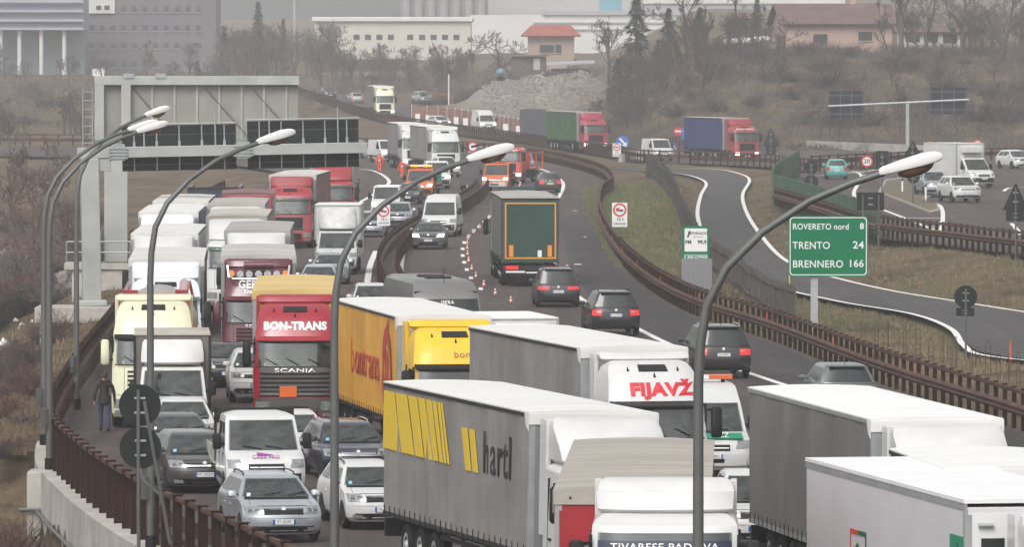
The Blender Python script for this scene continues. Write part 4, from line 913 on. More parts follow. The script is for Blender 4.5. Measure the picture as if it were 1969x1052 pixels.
place(van("orange recovery truck with amber light bar beside the workers", ORANGE, "tow", "recovery truck", VANS, L=6.2, W=2.0, Hh=2.2, bar=AMBERON, lit=True), 804, 520, -6)
place(car("dark blue small car beside the orange recovery truck", NAVY, "small", group=CARS, L=3.8, W=1.65, Hh=1.45), 783, 502, -4)
place(van("white works van parked before the white lorries with lamps lit", WH, "panel", "van", VANS, L=4.8, W=1.9, Hh=2.0, lit=True), 843, 552, 4)
place(car("white sports utility car close in front of the white lorry cab", WH, "suv", group=CARS, L=4.3, W=1.8, Hh=1.7, lit=True), 866, 598, 12)
place(lorry("white lorry with grey trailer stopped behind the works vehicles", WH, QUEUE, box=tarp("grey6",(.26,.25,.25)), roof="high", roofcol=ROOFW, lit=False), 858, 612, 7)
place(lorry("grey trailer lorry on the left of the white lorry at the works", WH, QUEUE, box=tarp("grey7",(.24,.23,.235)), roof="mid", roofcol=ROOFW, lit=True, boxL=11), 800, 634, 6)
place(car("pale green car with lit lamps far off behind the overhead signs", M("paint_mint",(.28,.36,.34),.3,.3,.5,.4), "hatch", group=CARS, L=4.3, W=1.75, Hh=1.5, lit=True), 718, 690, 22)
place(van("small white pickup van far off left of the grey trailer", WH, "panel", "van", VANS, L=4.4, W=1.8, Hh=1.9, lit=True), 754, 668, 20)
place(car("white car with lit lamps furthest along the left carriageway", WH, "sedan", group=CARS, L=4.4, W=1.75, Hh=1.45, lit=True), 703, 712, 26)
# ---- counterflow
mb_ = None
def minibus():
    root = thing("minibus", "dark grey minibus with a long roof behind the yellow lorry", "minibus", "buses"); hw = 1.16
    S = Shell([(.3,1.05,-.15,-8.2,.25,.1),(.45,1.14,0,-8.2,.28,.1),(.9,hw,0,-8.25,.3,.1),(1.25,1.15,-.12,-8.25,.28,.1),(1.4,1.14,-.28,-8.25,.24,.1),(2.55,1.06,-.95,-8.2,.2,.1),(2.7,1.04,-1.1,-8.18,.18,.1),(2.95,.98,-1.55,-8.1,.14,.08),(3.05,.80,-1.9,-7.95,.06,.05)], 5)
    mb = MB(); S.fill(mb, 0); G2 = M("paint_busgrey",(.17,.168,.165),.45,.15,.5,.3,var=.15,vs=1)
    for sg in (-1,1):
        for y in (-1.2,-6.2): arch(mb, sg*hw, y, .42, sg, 1); wheel(root, sg*(hw+.005), y, .42, .26, sg, rim=STEEL)
    mb.build("body", [G2, DARK], root, bevel=.03)
    S.panel(g := MB(), -.95,.95,1.42,2.52,.006,0,ut=(-.93,.93),nu=12); g.build("windscreen", GLASS, root)
    for sg in (-1,1):
        for k in range(4): S.side(g := MB(), sg, [(-1.5-1.6*k,1.55),(-2.95-1.6*k,1.55),(-2.95-1.6*k,2.4),(-1.5-1.6*k,2.4)], .006); g.build("side_window", GLASS, root)
        S.panel(g := MB(), sg*.6,sg*.95,.8,1.05,.012,0,nu=4,nz=2); g.build("headlight", LAMP, root)
        g = MB(); g.box(min(sg*1.15,sg*1.4),max(sg*1.15,sg*1.4),-.75,-.6,1.6,2.0); g.build("wing_mirror", WH, root, bevel=.03)
    for y in (-2.9,-4.6): g = MB(); g.box(-.4,.4,y-.3,y+.3,3.02,3.12); g.build("roof_hatch", DARK, root, bevel=.03)
    g = MB(); g.tube([(0,-1.6,2.95),(0,-1.65,3.35)], .012, 4); g.build("aerial", BLACK, root)
    g = MB(); g.box(-1.0,1.0,-1.25,-1.2,2.68,2.74); g.build("roof_seam", DARK, root)
    text("ISERA", .16, (0,-.82,2.42), (-1,0,0), (0,-.5,.86), SCR, root, "lettering", .02)
    return root
mbus = place(minibus(), 868, 239, 9, sc=1.04); mbus.scale = (1.04,1.04,1.16)
LOGO = M("logo_red", (.42,.03,.02), .5)
def bt_side(o, x, yF, yE, z0, z1):
    m_ = (1.12+z1)/2
    text("bontrans", 1.35, (x+.012, yF-6.6, 2.45), (0,1,0), (0,0,1), LOGO, o, "lettering", .006, bold=.01, sx=1.15)
    mb = MB(); n = 30; c = (yF-2.2, 2.35)
    def ell(a, b, cy_, cz_): return [(x+.006, cy_+a*math.cos(2*math.pi*i/n), cz_+b*math.sin(2*math.pi*i/n)) for i in range(n)]
    A, Bq = ell(.95,1.25,*c), ell(.62,.90,c[0]+.1,c[1]-.12)
    mb.add(A+Bq, [(i,(i+1)%n,(i+1)%n+n,i+n) for i in range(n)])
    mb.slab(ell(.34,.34,c[0]+.1,c[1]+.28), (1,0,0), .008); mb.slab(ell(.42,.55,c[0]+.1,c[1]-.45), (1,0,0), .009); mb.slab([(x+.004,c[0]-.2,c[1]+1.1),(x+.004,c[0]+.5,c[1]+1.25),(x+.004,c[0]+.35,c[1]+1.5)], (1,0,0), .008)
    mb.build("emblem", LOGO, o)
y = lorry("golden yellow lorry with orange trailer and red logo in the middle of the jam", YEL, QUEUE, box=YTARP, roof="high", ztop=4.0, side=bt_side, roofcol=ROOFW, rails=True, vis=BLACK, frontwall=paint("beigewall",(.52,.48,.40)), trim=YEL)
S, cb = VEH[y.name]; ctext(y, -.45, 3.02, .24, "bontrans", M("print_brown",(.30,.07,.01),.5), width=1.05)
place(y, 884, 195.3, 8.8)
place(van("white camper van with pale roof between the yellow lorry and the dark cars", WH, "luton", "camper van", VANS, L=7.2, W=2.05, Hh=2.95, box=dict(col=WH, roof=roofcloth("roof_camper",(.72,.71,.68),.06), hw=1.12), fair=WH), 1026, 221, 10)
F_RED = M("print_red", (.55,.015,.03), .45)
f = lorry("white lorry with grey tarpaulin trailer and red lettering on its forehead", WH, QUEUE, box=GTARP, roof="high", ztop=4.0, roofcol=ROOFW, frontwall=STEEL, bars=8, vis=GLASS, boxw=1.33)
S, cb = VEH[f.name]; ctext(f, -.12, 3.04, .40, "FIJAVŽ", F_RED, width=1.6, bold=.022)
place(f, 1272, 175.4, 12)
YPR = M("print_yellow", (.66,.46,.02), .55)
def hartl_side(o, x, yF, yE, z0, z1):
    mb = MB(); zt = z1-.10
    def bar(t0, t1, b0, b1, za, zb): mb.slab([(x+.008,yE+b0,zb),(x+.008,yE+b1,zb),(x+.008,yE+t1,za),(x+.008,yE+t0,za)], (1,0,0), .008)
    for t0, t1, b0, b1 in ((.05,1.08,.05,1.75),(1.2,2.33,1.9,3.15),(2.47,3.32,3.3,4.08),(3.44,4.08,4.22,4.9),(4.2,4.7,5.03,5.5),(4.83,5.18,5.63,5.92),(5.3,5.54,6.04,6.25),(5.64,5.78,6.36,6.55)): bar(t0,t1,b0,b1,zt,zt-1.27)
    mb.build("stripes", YPR, o); mb = MB()
    bar(7.6,8.15,8.05,8.55,zt-.42,zt-1.3); bar(8.3,8.8,8.72,9.2,zt-.42,zt-1.3)
    mb.build("stripes", YPR, o)
    text("hartl", 1.25, (x+.012, yF-2.75, zt-.88), (0,1,0), (0,0,1), INK, o, "lettering", .006, bold=.010, width=2.4, space=1.12)
h = lorry("grey lorry trailer with yellow bars and a black name, white cab ahead", WH, QUEUE, box=GTARP, roof="low", ztop=4.0, side=hartl_side, roofcol=ROOFW, frontwall=M("wall_grey",(.20,.195,.19),.6), bars=5, boxw=1.33)
place(h, 1205, 144.5, 13.5, roll=-1.0)
def red_front(o, yF, S):
    mb = MB(); mb.box(-1.2,1.2,yF+.012,yF+.04,1.1,2.95); o2 = mb.build("bulkhead", M("paint_bulkhead",(.30,.012,.02),.45,var=.15,vs=2), o)
    m2 = MB(); m2.box(.62,1.0,yF+.04,yF+.06,2.3,2.4); m2.build("handle", CHROME, o2)
bc = lorry("white lorry cab under a weathered beige canvas roof, nearest of all", WH, QUEUE, box=tarp("canvas_red",(.22,.03,.035)), roof="low", ztop=3.34, z0=1.0, zfair=3.52, roofcol=M("canvas_weathered",(.36,.33,.29),.75,var=.30,vs=1.0,stretch=(.35,9,1),bump=.6,bs=1.2), frontwall=M("paint_bulkhead2",(.28,.012,.02),.45,var=.15,vs=2), front=red_front, bars=4, cab_dx=-.55, gap=.3, boxL=14.6, fairing=True, name="articulated_lorry", hatch=False, fair2=WH, visor=False)
S, cb = VEH[bc.name]; q = MB(); S.panel(q, -.90, .90, 2.40, 2.60, .02, 0, nu=14, nz=2); q = q.build("sun_strip", M("sun_strip_blue",(.012,.02,.05),.35), bc); q.matrix_local = Matrix.Translation((-.55,0,0)); text("TIVARESE PADOVA", .17, (0,0,2.50), (-1,0,0), (0,0,1), SCR, q, "lettering", .012, width=1.75, surf=S)
place(bc, 1212, 126, -1.8, sc=1.08)
GREENP = M("print_green", (.01,.22,.12), .5)
am = van("white high roof van with green bonnet band and orange roof bar", WH, "panel", "van", VANS, L=6.0, W=2.05, Hh=2.5, bar=paint("lamp_orange",(.62,.13,.03)), bumper=WH, hoodcol=None)
q = MB()
for sg in (-1,):
    q.slab([(.75,-.20,1.10),(-.82,-.20,1.10),(-.82,-.55,1.225),(.15,-.55,1.225)], (0,.5,.87), .03)
o = q.build("bonnet_decal", GREENP, am); text("AZZ", .2, (-.25,-.30,1.19), (-1,0,0), (0,-.5,.87), SCR, o, "lettering", .02)
place(am, 1371, 189, 5)
place(car("white compact off roader tucked behind the rear of the plain grey trailer", WH, "suv", group=CARS, L=4.0, W=1.72, Hh=1.75), 1462, 162.5, 3)
place(lorry("white lorry with a plain dark grey tarpaulin trailer on the right", WH, QUEUE, box=M("tarp_darkgrey",(.165,.158,.152),.55,var=.2,vs=.6,bump=.2,bs=1.5), roof="low", ztop=4.0, roofcol=roofcloth("roof_brightwhite",(.72,.72,.71),.05), frontwall=STEEL, rails=False, boxw=1.33), 1862, 142, 8.5)
def co_side(o, x, yF, yE, z0, z1):
    a = x+.006; y0 = yF-8.7; mb = MB(); mb.slab([(a,y0,2.72),(a,y0+.62,2.72),(a,y0+.62,2.80),(a,y0,2.80)],(1,0,0),.006,0); mb.slab([(a,y0,1.5),(a,y0+.05,1.5),(a,y0+.05,2.72),(a,y0,2.72)],(1,0,0),.006,0)
    mb.slab([(a,y0+.66,2.72),(a,y0+1.28,2.72),(a,y0+1.28,2.80),(a,y0+.66,2.80)],(1,0,0),.006,1); mb.slab([(a,y0+1.22,1.5),(a,y0+1.28,1.5),(a,y0+1.28,2.72),(a,y0+1.22,2.72)],(1,0,0),.006,1)
    n = 14; arc = [(a, y0+.66-.52*math.sin(math.pi*.5*i/n), 1.95+.62*math.cos(math.pi*.5*i/n)) for i in range(n+1)]; arc2 = [(a, y0+.66-.28*math.sin(math.pi*.5*i/n), 1.95+.32*math.cos(math.pi*.5*i/n)) for i in range(n+1)]
    mb.add(arc+arc2, [(i,i+1,i+n+2,i+n+1) for i in range(n)], 1)
    mb.disc((a,y0+.5,1.92),(1,0,0),.22,.008,18,0)
    for t in (-.1,.12,.36,.6): mb.slab([(a,y0+.70,1.75),(a,y0+.78,1.75),(a,y0+.78+t*.7,2.55-abs(t)*.5),(a,y0+.70+t*.6,2.45-abs(t)*.5)],(1,0,0),.008,0)
    mb.build("emblem", [M("print_redorange",(.62,.08,.03),.5), M("print_darkgreen",(.01,.13,.05),.5)], o)
    text("conor", 1.05, (a, y0+3.0, 1.78), (0,1,0), (0,0,1), INK, o, "lettering", .005, bold=.0)
    p = MB(); p.slab([(a,yF-1.02,2.45),(a,yF-.08,2.45),(a,yF-.08,3.22),(a,yF-1.02,3.22)],(1,0,0),.012); q = p.build("green_panel", GREENP, o); text("d", .62, (a+.016,yF-.55,2.85),(0,1,0),(0,0,1),INK,q,"lettering",.004)
def co_front(o, yF, S):
    mb = MB(); mb.box(.60,1.0,yF+.0,yF+.03,2.55,3.2,0); mb.box(-.2,.35,yF+.0,yF+.03,2.6,3.3,0); mb.build("cooling_window", GLASS, o)
    m = MB(); m.tube([(1.05,yF+.05,3.42),(.80,yF+.05,3.42)], .04, 8); m.build("handle", STEEL, o)
co = lorry("white refrigerated box lorry with a green letter panel, bottom right of the jam", WH, QUEUE, box=M("box_lilac_white",(.60,.585,.60),.4,var=.06,vs=.8), btype="box", roof="low", fairing=True, ztop=3.85, boxL=12.4, roofcol=M("box_roof_white",(.74,.74,.74),.5,var=.05,vs=1), side=co_side, front=co_front, frontwall=M("box_front",(.66,.66,.66),.45), gap=1.0, cab_dx=-.5, zfair=3.7)
place(co, 2092, 118.4, 10)
place(lorry("lorry with black framed white top between the plain grey and refrigerated lorries", WH, QUEUE, box=DARK, btype="tilt", roof="low", ztop=3.9, boxL=6.5, roofcol=roofcloth("roof_bright2",(.68,.68,.67),.05), fairing=False, name="rigid_lorry", frontwall=DARK, frame=DARK), 2012, 127, 6)
# ---- driving away on the right carriageway
def green_back(o, y, z0, z1):
    P_ = M("green_tarp_back",(.010,.048,.036),.6,var=.2,vs=1,bump=.2,bs=2); mb = MB(); mb.box(-1.22,1.22,y-.03,y,z0-.02,z1); q = mb.build("rear_curtain", P_, o)
    OR = M("reflector_orange",(.62,.27,.03),.5); m = MB(); a, b, t = 1.14, 1.08, .065
    m.box(-a,a,y-.04,y-.028,z1-.12-t,z1-.12); m.box(-a,a,y-.04,y-.028,z0+.12,z0+.12+t); m.box(-a,-a+t,y-.04,y-.028,z0+.12+t,z1-.12-t); m.box(a-t,a,y-.04,y-.028,z0+.12+t,z1-.12-t); m.build("reflective_frame", OR, q)
    for sg in (-1,1):
        m = MB(); m.box(sg*.86-.09,sg*.86+.09,y-.05,y-.03,z0+.22,z0+.72,0); m.box(sg*.86-.12,sg*.86+.12,y-.045,y-.029,z0+.19,z0+.75,1); m.build("warning_plate", [OR, RED], q)
    m = MB(); m.box(.32,.50,y-.05,y-.03,z0+.2,z0+.5); m.build("document_plate", PLATE, q)
    m = MB(); m.box(-1.1,-.25,y-.10,y-.05,.62,.70,0); m.box(-1.08,-.55,y-.10,y-.05,.76,.93,1); m.box(-.2,.9,y-.10,y-.05,.60,.66,0); m.build("bumper_lights", [PLATE, REDON], q)
gl = lorry("dark green curtain lorry driving away with an orange reflective frame at its rear", M("paint_darkgreen",(.02,.06,.05),.35,coat=.4), "lorries driving", box=M("tarp_greygreen",(.13,.13,.115),.55,var=.2,vs=.7,bump=.2,bs=1.5), roof="high", ztop=4.0, roofcol=ROOFG, back=green_back, side=None)
q = MB(); q.box(-.9,.9,-2.0,-1.8,4.0,4.16); q.build("roof_bar", M("paint_darkgreen",(.02,.06,.05)), gl)
place(gl, 1020, 337, -2.2, False, sc=1.04, rear_len=16.55)
AWAY = "cars driving away on the right carriageway"
place(car("dark grey people carrier driving away behind the green lorry", M("paint_anthracite",(.035,.036,.04),.28,.35,.5,.6), "mpv", group=AWAY, L=4.5, W=1.85, Hh=1.68, tail_lit=True, rails=1, txt="FC 009AX"), 1074, 311, -3, False, rear_len=4.5)
place(car("black sports utility car with bright brake lamps driving away", BLK, "suv", group=AWAY, L=4.67, W=1.89, Hh=1.74, tail_lit=True, rails=1, txt="CL 019WN"), 1185, 281, -5, False, rear_len=4.67)
place(car("black off road estate with chrome tailgate strip driving away", M("paint_black2",(.03,.028,.027),.25,.3,.5,.6,var=.1,vs=1), "suv", group=AWAY, L=4.78, W=1.92, Hh=1.80, tail_lit=True, rails=2, txt="DA 909PV"), 1392, 246, -6, False, rear_len=4.78)
place(car("grey green crossover car half hidden by the plain grey trailer, driving away", M("paint_greygreen",(.12,.14,.14),.3,.4,.5,.5), "suv", group=AWAY, L=4.5, W=1.82, Hh=1.70, tail_lit=True), 1632, 219, -6, False, rear_len=4.5)
place(car("small dark grey hatchback driving away on the curve beyond the cones", GREYM, "small", group=AWAY, L=3.8, W=1.68, Hh=1.5, tail_lit=True), 1058, 540, -5, False, rear_len=3.8)
FACE = "vehicles in the contraflow lane"
place(car("grey saloon with lit lamps coming through the contraflow beside the cones", M("paint_steelgrey",(.10,.10,.10),.3,.4,.5,.5), "sedan", group=FACE, L=4.6, W=1.8, Hh=1.45, lit=True, txt="FG 500DA"), 823, 396, -2)
place(van("white panel van with dark bumper following the grey saloon", WH, "panel", "van", VANS, L=5.4, W=2.03, Hh=2.4), 843, 420, -4)
def tower():
    r = thing("works_machine", "dark grey works trailer with raised crash cushion left of the orange van", "works trailer", "works vehicles")
    mb = MB(); mb.box(-1.1,1.1,-4,0,.45,.9); mb.box(-1.0,1.0,-.9,-.1,.9,2.9); mb.box(-.9,-.2,-3.6,-1.2,.9,2.1); mb.box(.1,.9,-3.4,-1.0,.9,1.6); mb.build("deck", M("machine_grey",(.07,.07,.075),.7,var=.3,vs=2), r, bevel=.04)
    m = MB(); m.tube([(-.8,-.5,2.8),(-.6,-1.5,3.5),(.4,-3,3.3)], .1, 6); m.tube([(.7,-.5,2.8),(.6,-2,3.2)], .08, 6); m.build("boom", DARK, r)
    for sg in (-1,1):
        for y in (-.9,-3.1): wheel(r, sg*1.12, y, .42, .28, sg, rim=STEEL)
    return r
place(tower(), 912, 545, -4)
place(van("orange van with lit lamps leading the works convoy", ORANGE, "tow", "works van", VANS, L=6.0, W=2.0, Hh=2.25, lit=True, bumper=WH), 951, 543, -6)
place(lorry("red orange works lorry behind the orange van", paint("redorange",(.50,.06,.03)), "works vehicles", cat="works lorry", box=paint("redorange",(.50,.06,.03)), btype="flat", boxL=6, ztop=2.6, roof="low", fairing=False, name="rigid_lorry", lit=True), 975, 575, -12, sc=.93)
place(car("pale car behind the works lorry on the far bend", SILVER, "mpv", group=FACE, L=4.4, W=1.8, Hh=1.7), 985, 615, -14)
place(car("pale red car beyond the white lorry on the far bend", paint("palered",(.42,.18,.18)), "hatch", group=FACE, L=4.2, W=1.75, Hh=1.5), 940, 668, 20)
# ---- slip road
SLIP = "vehicles on the slip road beyond the motorway"
def pd_(px, py):
    p = atg(px, py); return p.y
def slip(o, px, py, head, facing=True, rear_len=0, sc=1): return place(o, px, pd_(px, py), head, facing, sc=sc, rear_len=rear_len)
slip(lorry("cream white lorry with lit lamps on the far slip road", CREAM, SLIP, box=tarp("grey8",(.20,.17,.17)), roof="high", roofcol=ROOFW, lit=True, lowdetail=True), 741, 225, 5)
slip(van("white panel van with lit lamps on the slip road by the orange netting", WH, "panel", "van", SLIP, L=5.4, W=2.0, Hh=2.6, lit=True), 940, 254, 13)
slip(car("white car with a lit lamp on the slip road left of the white van", WH, "hatch", group=SLIP, L=4.2, W=1.75, Hh=1.5, lit=True), 856, 246, 22)
slip(lorry("red cabbed lorry with a dark green trailer on the slip road", paint("crimson2",(.34,.02,.05)), SLIP, box=tarp("green",(.04,.12,.055)), roof="mid", roofcol=ROOFG, lit=True, lowdetail=True), 1146, 292, 13)
slip(van("small white van on the slip road left of the blue lorry", WH, "panel", "van", SLIP, L=4.8, W=1.85, Hh=1.95), 1278, 311, 15)
bl = lorry("red cabbed lorry with a dark blue trailer on the slip road", RED2, SLIP, box=tarp("blue",(.035,.045,.15)), roof="mid", roofcol=ROOFG, lit=True, lowdetail=True, boxL=10, ztop=4.05)
S, cb = VEH[bl.name]; ctext(bl, 0, 3.0, .24, "EURO TRANS", SCR, width=1.7); slip(bl, 1437, 311, 20)
slip(car("dark pickup with a lit lamp furthest up the slip road", M("paint_slate",(.05,.05,.055),.4), "suv", group=SLIP, L=4.8, W=1.85, Hh=1.75), 636, 190, 10)
slip(car("silver car with red tail lamps driving up the far slip road", SILVER, "hatch", group=SLIP, L=4.2, W=1.75, Hh=1.5, tail_lit=True), 688, 199, -12, False, rear_len=4.2)
slip(car("pale off roader parked on the works track behind the orange netting", SILVER, "suv", group=SLIP, L=4.4, W=1.8, Hh=1.8), 822, 200, 20)
# ---- upper right road
UPR = "vehicles on the upper right road"
def upr(o, px, py, head, facing=True, rear_len=0, sc=1):
    p = atz(px, py, ZU); q = place(o, px, p.y, head, facing, sc=sc, rear_len=rear_len, z=ZU+.012); return q
upr(car("turquoise small hatchback seen from behind on the upper right road", paint("turquoise",(.10,.36,.32)), "small", group=UPR, L=3.6, W=1.58, Hh=1.5), 1609, 345, 0, False, rear_len=3.6)
upr(car("silver off roader on the upper right road left of the white crossover", SILVER, "suv", group=UPR, L=4.4, W=1.8, Hh=1.70, grille="slats"), 1805, 379, 8)
upr(car("white crossover car leading on the upper right road", WH, "suv", group=UPR, L=4.5, W=1.84, Hh=1.68, grille="slats"), 1862, 390, 12)
tb = van("white refrigerator truck with a round red picture on its box", WH, "luton", "light truck", UPR, L=6.8, W=2.0, Hh=3.1, box=dict(col=WH, roof=WH, hw=1.1), lit=False)
q = MB(); q.slab([(-1.105,-2.5,.95),(-1.105,-6.6,.95),(-1.105,-6.6,2.95),(-1.105,-2.5,2.95)], (-1,0,0), .006, 0); q.disc((-1.112,-4.4,1.85),(-1,0,0),.85,.006,24,1); q.disc((-1.118,-4.4,1.85),(-1,0,0),.62,.008,24,2)
for k in range(5): q.slab([(-1.113,-2.9-.3*k,2.3+.1*(k%2)),(-1.113,-3.1-.3*k,2.3+.1*(k%2)),(-1.113,-3.1-.3*k,2.6),(-1.113,-2.9-.3*k,2.6)],(-1,0,0),.006,2 if k%2 else 1)
q.build("side_picture", [M("print_slate",(.10,.10,.14),.5,col2=(.2,.1,.14),vs=2), M("print_pale",(.6,.5,.5),.5), M("print_ruby",(.40,.04,.07),.5)], tb)
q = MB(); q.box(-.7,.7,-2.05,-1.55,2.45,2.85); q.build("cooling_unit", WH, tb, bevel=.05)
upr(tb, 1893, 362, 26)
upr(car("dark car behind the white refrigerator truck", M("paint_slate2",(.05,.055,.06),.4), "hatch", group=UPR, L=4.2, W=1.75, Hh=1.5), 1858, 329, 40)
upr(car("white car at the right end of the upper road", WH, "hatch", group=UPR, L=4.2, W=1.75, Hh=1.5), 1972, 325, 20)
# ================================================================ BARRIERS, LAMPS, SIGNS, PEOPLE
RUST = M("weathered_steel", (.040,.018,.012), .8, .1, .2, var=.4, vs=1.2)
RUSTL = M("weathered_steel_rail", (.085,.042,.031), .75, .1, .3, var=.4, vs=.8)
CONC = M("concrete", (.40,.375,.34), .85, var=.28, vs=.7, bump=.25, bs=6)
GALV = M("pole_grey", (.115,.118,.115), .5, .3, var=.15, vs=1)
SIGNBACK = M("sign_back", (.014,.017,.017), .7, spec=.2, var=.15, vs=1.5)
LENS = M("lamp_glass", (.12,.07,.045), .2, 0, .8)
LAMPWHITE = M("lamp_head_white", (.74,.73,.72), .45, var=.05)
ORNG = M("reflector_red_orange", (.50,.09,.03), .6)
def barrier(label, path, step, side=1, top=1.18, beam=.68, lo=None, drop=-.1, group="rusty steel road barriers", refl=0, deep=False, postw=.075, name="crash_barrier"):
    """side: +1 when traffic is to the right of the travelling direction"""
    root = thing(name, label, "crash barrier", group, loc=(0,0,0))
    P = resample(path, step/2.0); P = [Vector((p.x,p.y,p.z)) for p in P]
    mb = MB(); mb.sweep(P, [(-.07,top-.06),(-.05,top),(.05,top),(.07,top-.06),(.05,top-.12),(-.05,top-.12)], smooth=True); mb.build("top_rail", RUSTL, root)
    s = side; a = .12*s
    prof = [(a,beam-.17),(a+.07*s,beam-.12),(a+.09*s,beam-.07),(a+.02*s,beam-.02),(a+.02*s,beam+.02),(a+.09*s,beam+.07),(a+.07*s,beam+.12),(a,beam+.17),(a-.02*s,beam+.17),(a-.02*s,beam-.17)]
    mb = MB(); mb.sweep(P, prof, smooth=True); mb.build("beam_rail", RUSTL, root)
    if lo is not None: mb = MB(); mb.sweep(P, [(a,lo-.06),(a+.05*s,lo),(a,lo+.06),(a-.03*s,lo)]); mb.build("lower_rail", RUST, root)
    posts = P[::2]; rest = MB(); order = sorted(range(len(posts)), key=lambda i: posts[i].y + (0 if abs(posts[i].x/posts[i].y) < .074 else 500)); big = set(order[:99])
    base = None
    for i, p in enumerate(posts):
        d = (posts[min(i+1,len(posts)-1)] - posts[max(i-1,0)]); yaw = math.atan2(d.y, d.x)
        if i in big:
            if base is None:
                q = MB(); w_ = postw; q.box(-w_,w_,-.012,.012,drop,top+.02); q.box(-w_,-w_+.02,-.06,.06,drop,top+.02); q.box(w_-.02,w_,-.06,.06,drop,top+.02); q.box(-w_-.03,w_+.03,-.07,.07,top+.02,top+.045)
                o = base = q.build("post", RUST, root)
            else: o = base.copy(); COL.objects.link(o); o.parent = root
            o.location = p; o.rotation_euler = (0,0,yaw + (math.pi/2 if deep else 0))
        else:
            c, s_ = math.cos(yaw), math.sin(yaw); hx, hy = (.05,.08)
            vs_ = [(p.x+c*x-s_*y, p.y+s_*x+c*y, p.z+z) for z in (drop,top) for x, y in ((-hx,-hy),(hx,-hy),(hx,hy),(-hx,hy))]
            rest.add(vs_, [(0,3,2,1),(4,5,6,7),(0,1,5,4),(1,2,6,5),(2,3,7,6),(3,0,4,7)])
    if rest.v: o = rest.build("posts", RUST, root); o["kind"] = "stuff"
    if refl:
        k = 0
        for i in range(2, len(posts), refl):
            p = posts[i]; d = (posts[min(i+1,len(posts)-1)] - posts[i-1]).normalized(); r = Vector((d.y,-d.x,0))*side
            q = MB(); q.slab([p+r*.10+d*-.035+Vector((0,0,top-.42)), p+r*.10+d*.035+Vector((0,0,top-.42)), p+r*.10+d*.035+Vector((0,0,top-.2)), p+r*.10-d*.035+Vector((0,0,top-.2))], r, .03); q.build("reflector", ORNG, root)
    return root
wl = [p for p in resample(W_EDGE, 1.0) if 105 < p.y < 520]
near = [p for p in wl if p.y < 209]; far = [p for p in wl if p.y >= 208]
barrier("tall rusty bridge parapet along the concrete wall, lower left corner", near, 1.9, 1, 1.38, .75, lo=.35, drop=.0, postw=.10, deep=True, name="bridge_parapet")
barrier("rusty crash barrier along the left verge behind the walking man", [p + Vector((0,0,0)) for p in far], 1.3, 1, 1.38, .75, lo=.32)
er = [p for p in resample(E_EDGE, 1.0) if 120 < p.y < 780 and p.x > -60]
barrier("long rusty crash barrier with orange reflectors on the right of the motorway", er, 1.7, -1, 1.2, .62, drop=-.35, refl=13)
barrier("curving rusty median barrier between the jam and the contraflow lane", resample(C_EDGE, 1.0), 1.4, 1, 1.0, .55)
barrier("second rusty barrier on the contraflow side of the median", [p+Vector((.9,0,0)) for p in resample(C_EDGE, 1.0)], 1.4, -1, .95, .5)
sl_ = [p for p in resample(UP_LO, 1.5)]
barrier("rusty barrier along the near edge of the far slip road", sl_, 1.9, -1, 1.15, .6)
barrier("rusty barrier below the upper right road, beside the green sign", [atz(x, y, ZU) for x, y in [(1690,456),(1760,466),(1830,474),(1900,483),(1990,494),(2080,506)]], 1.3, 1, 1.15, .6)
barrier("rusty barrier under the green noise screen", [atz(x, y, ZU) for x, y in [(1490,392),(1530,404),(1580,420),(1640,441),(1690,456)]], 1.1, 1, 1.0, .5)
barrier("far rusty barrier along the back of the upper right road", [atz(x, y, ZU) for x, y in [(1560,322),(1640,318),(1720,314),(1830,308),(1990,304)]], 2.2, -1, .95, .5)
# concrete wall under the parapet, with the lamp block
wb = MB(); wb.sweep([p+Vector((0,0,0)) for p in near], [(-.42,-4.6),(-.42,.02),(.12,.02),(.12,-4.6)]); tag(wb.build("retaining_wall", CONC), "pale concrete retaining wall under the tall rusty parapet", "wall")
def block(label, c, sx, sy, z0, z1):
    mb = MB(); mb.box(c.x-sx, c.x+sx, c.y-sy, c.y+sy, z0, z1); return tag(mb.build("concrete_block", CONC, bevel=.03), label, "concrete block")
P4 = atz(95, 905, 0)
block("concrete lamp base jutting out beside the parapet wall", Vector((P4.x+.2, P4.y, 0)), .75, .8, -5, -.0)
cp = MB(); pp = [p+Vector((-.55,0,-1.0)) for p in near if p.y < 196]; cp.tube([Vector((P4.x-.75,P4.y-.9,-1.0)), Vector((P4.x+.9,P4.y-.9,-1.0))] + [Vector((p.x,p.y,-1.05)) for p in pp[::-8]], .05, 8); tag(cp.build("cable_pipe", GALV), "grey pipe running along the outside of the concrete wall", "pipe")
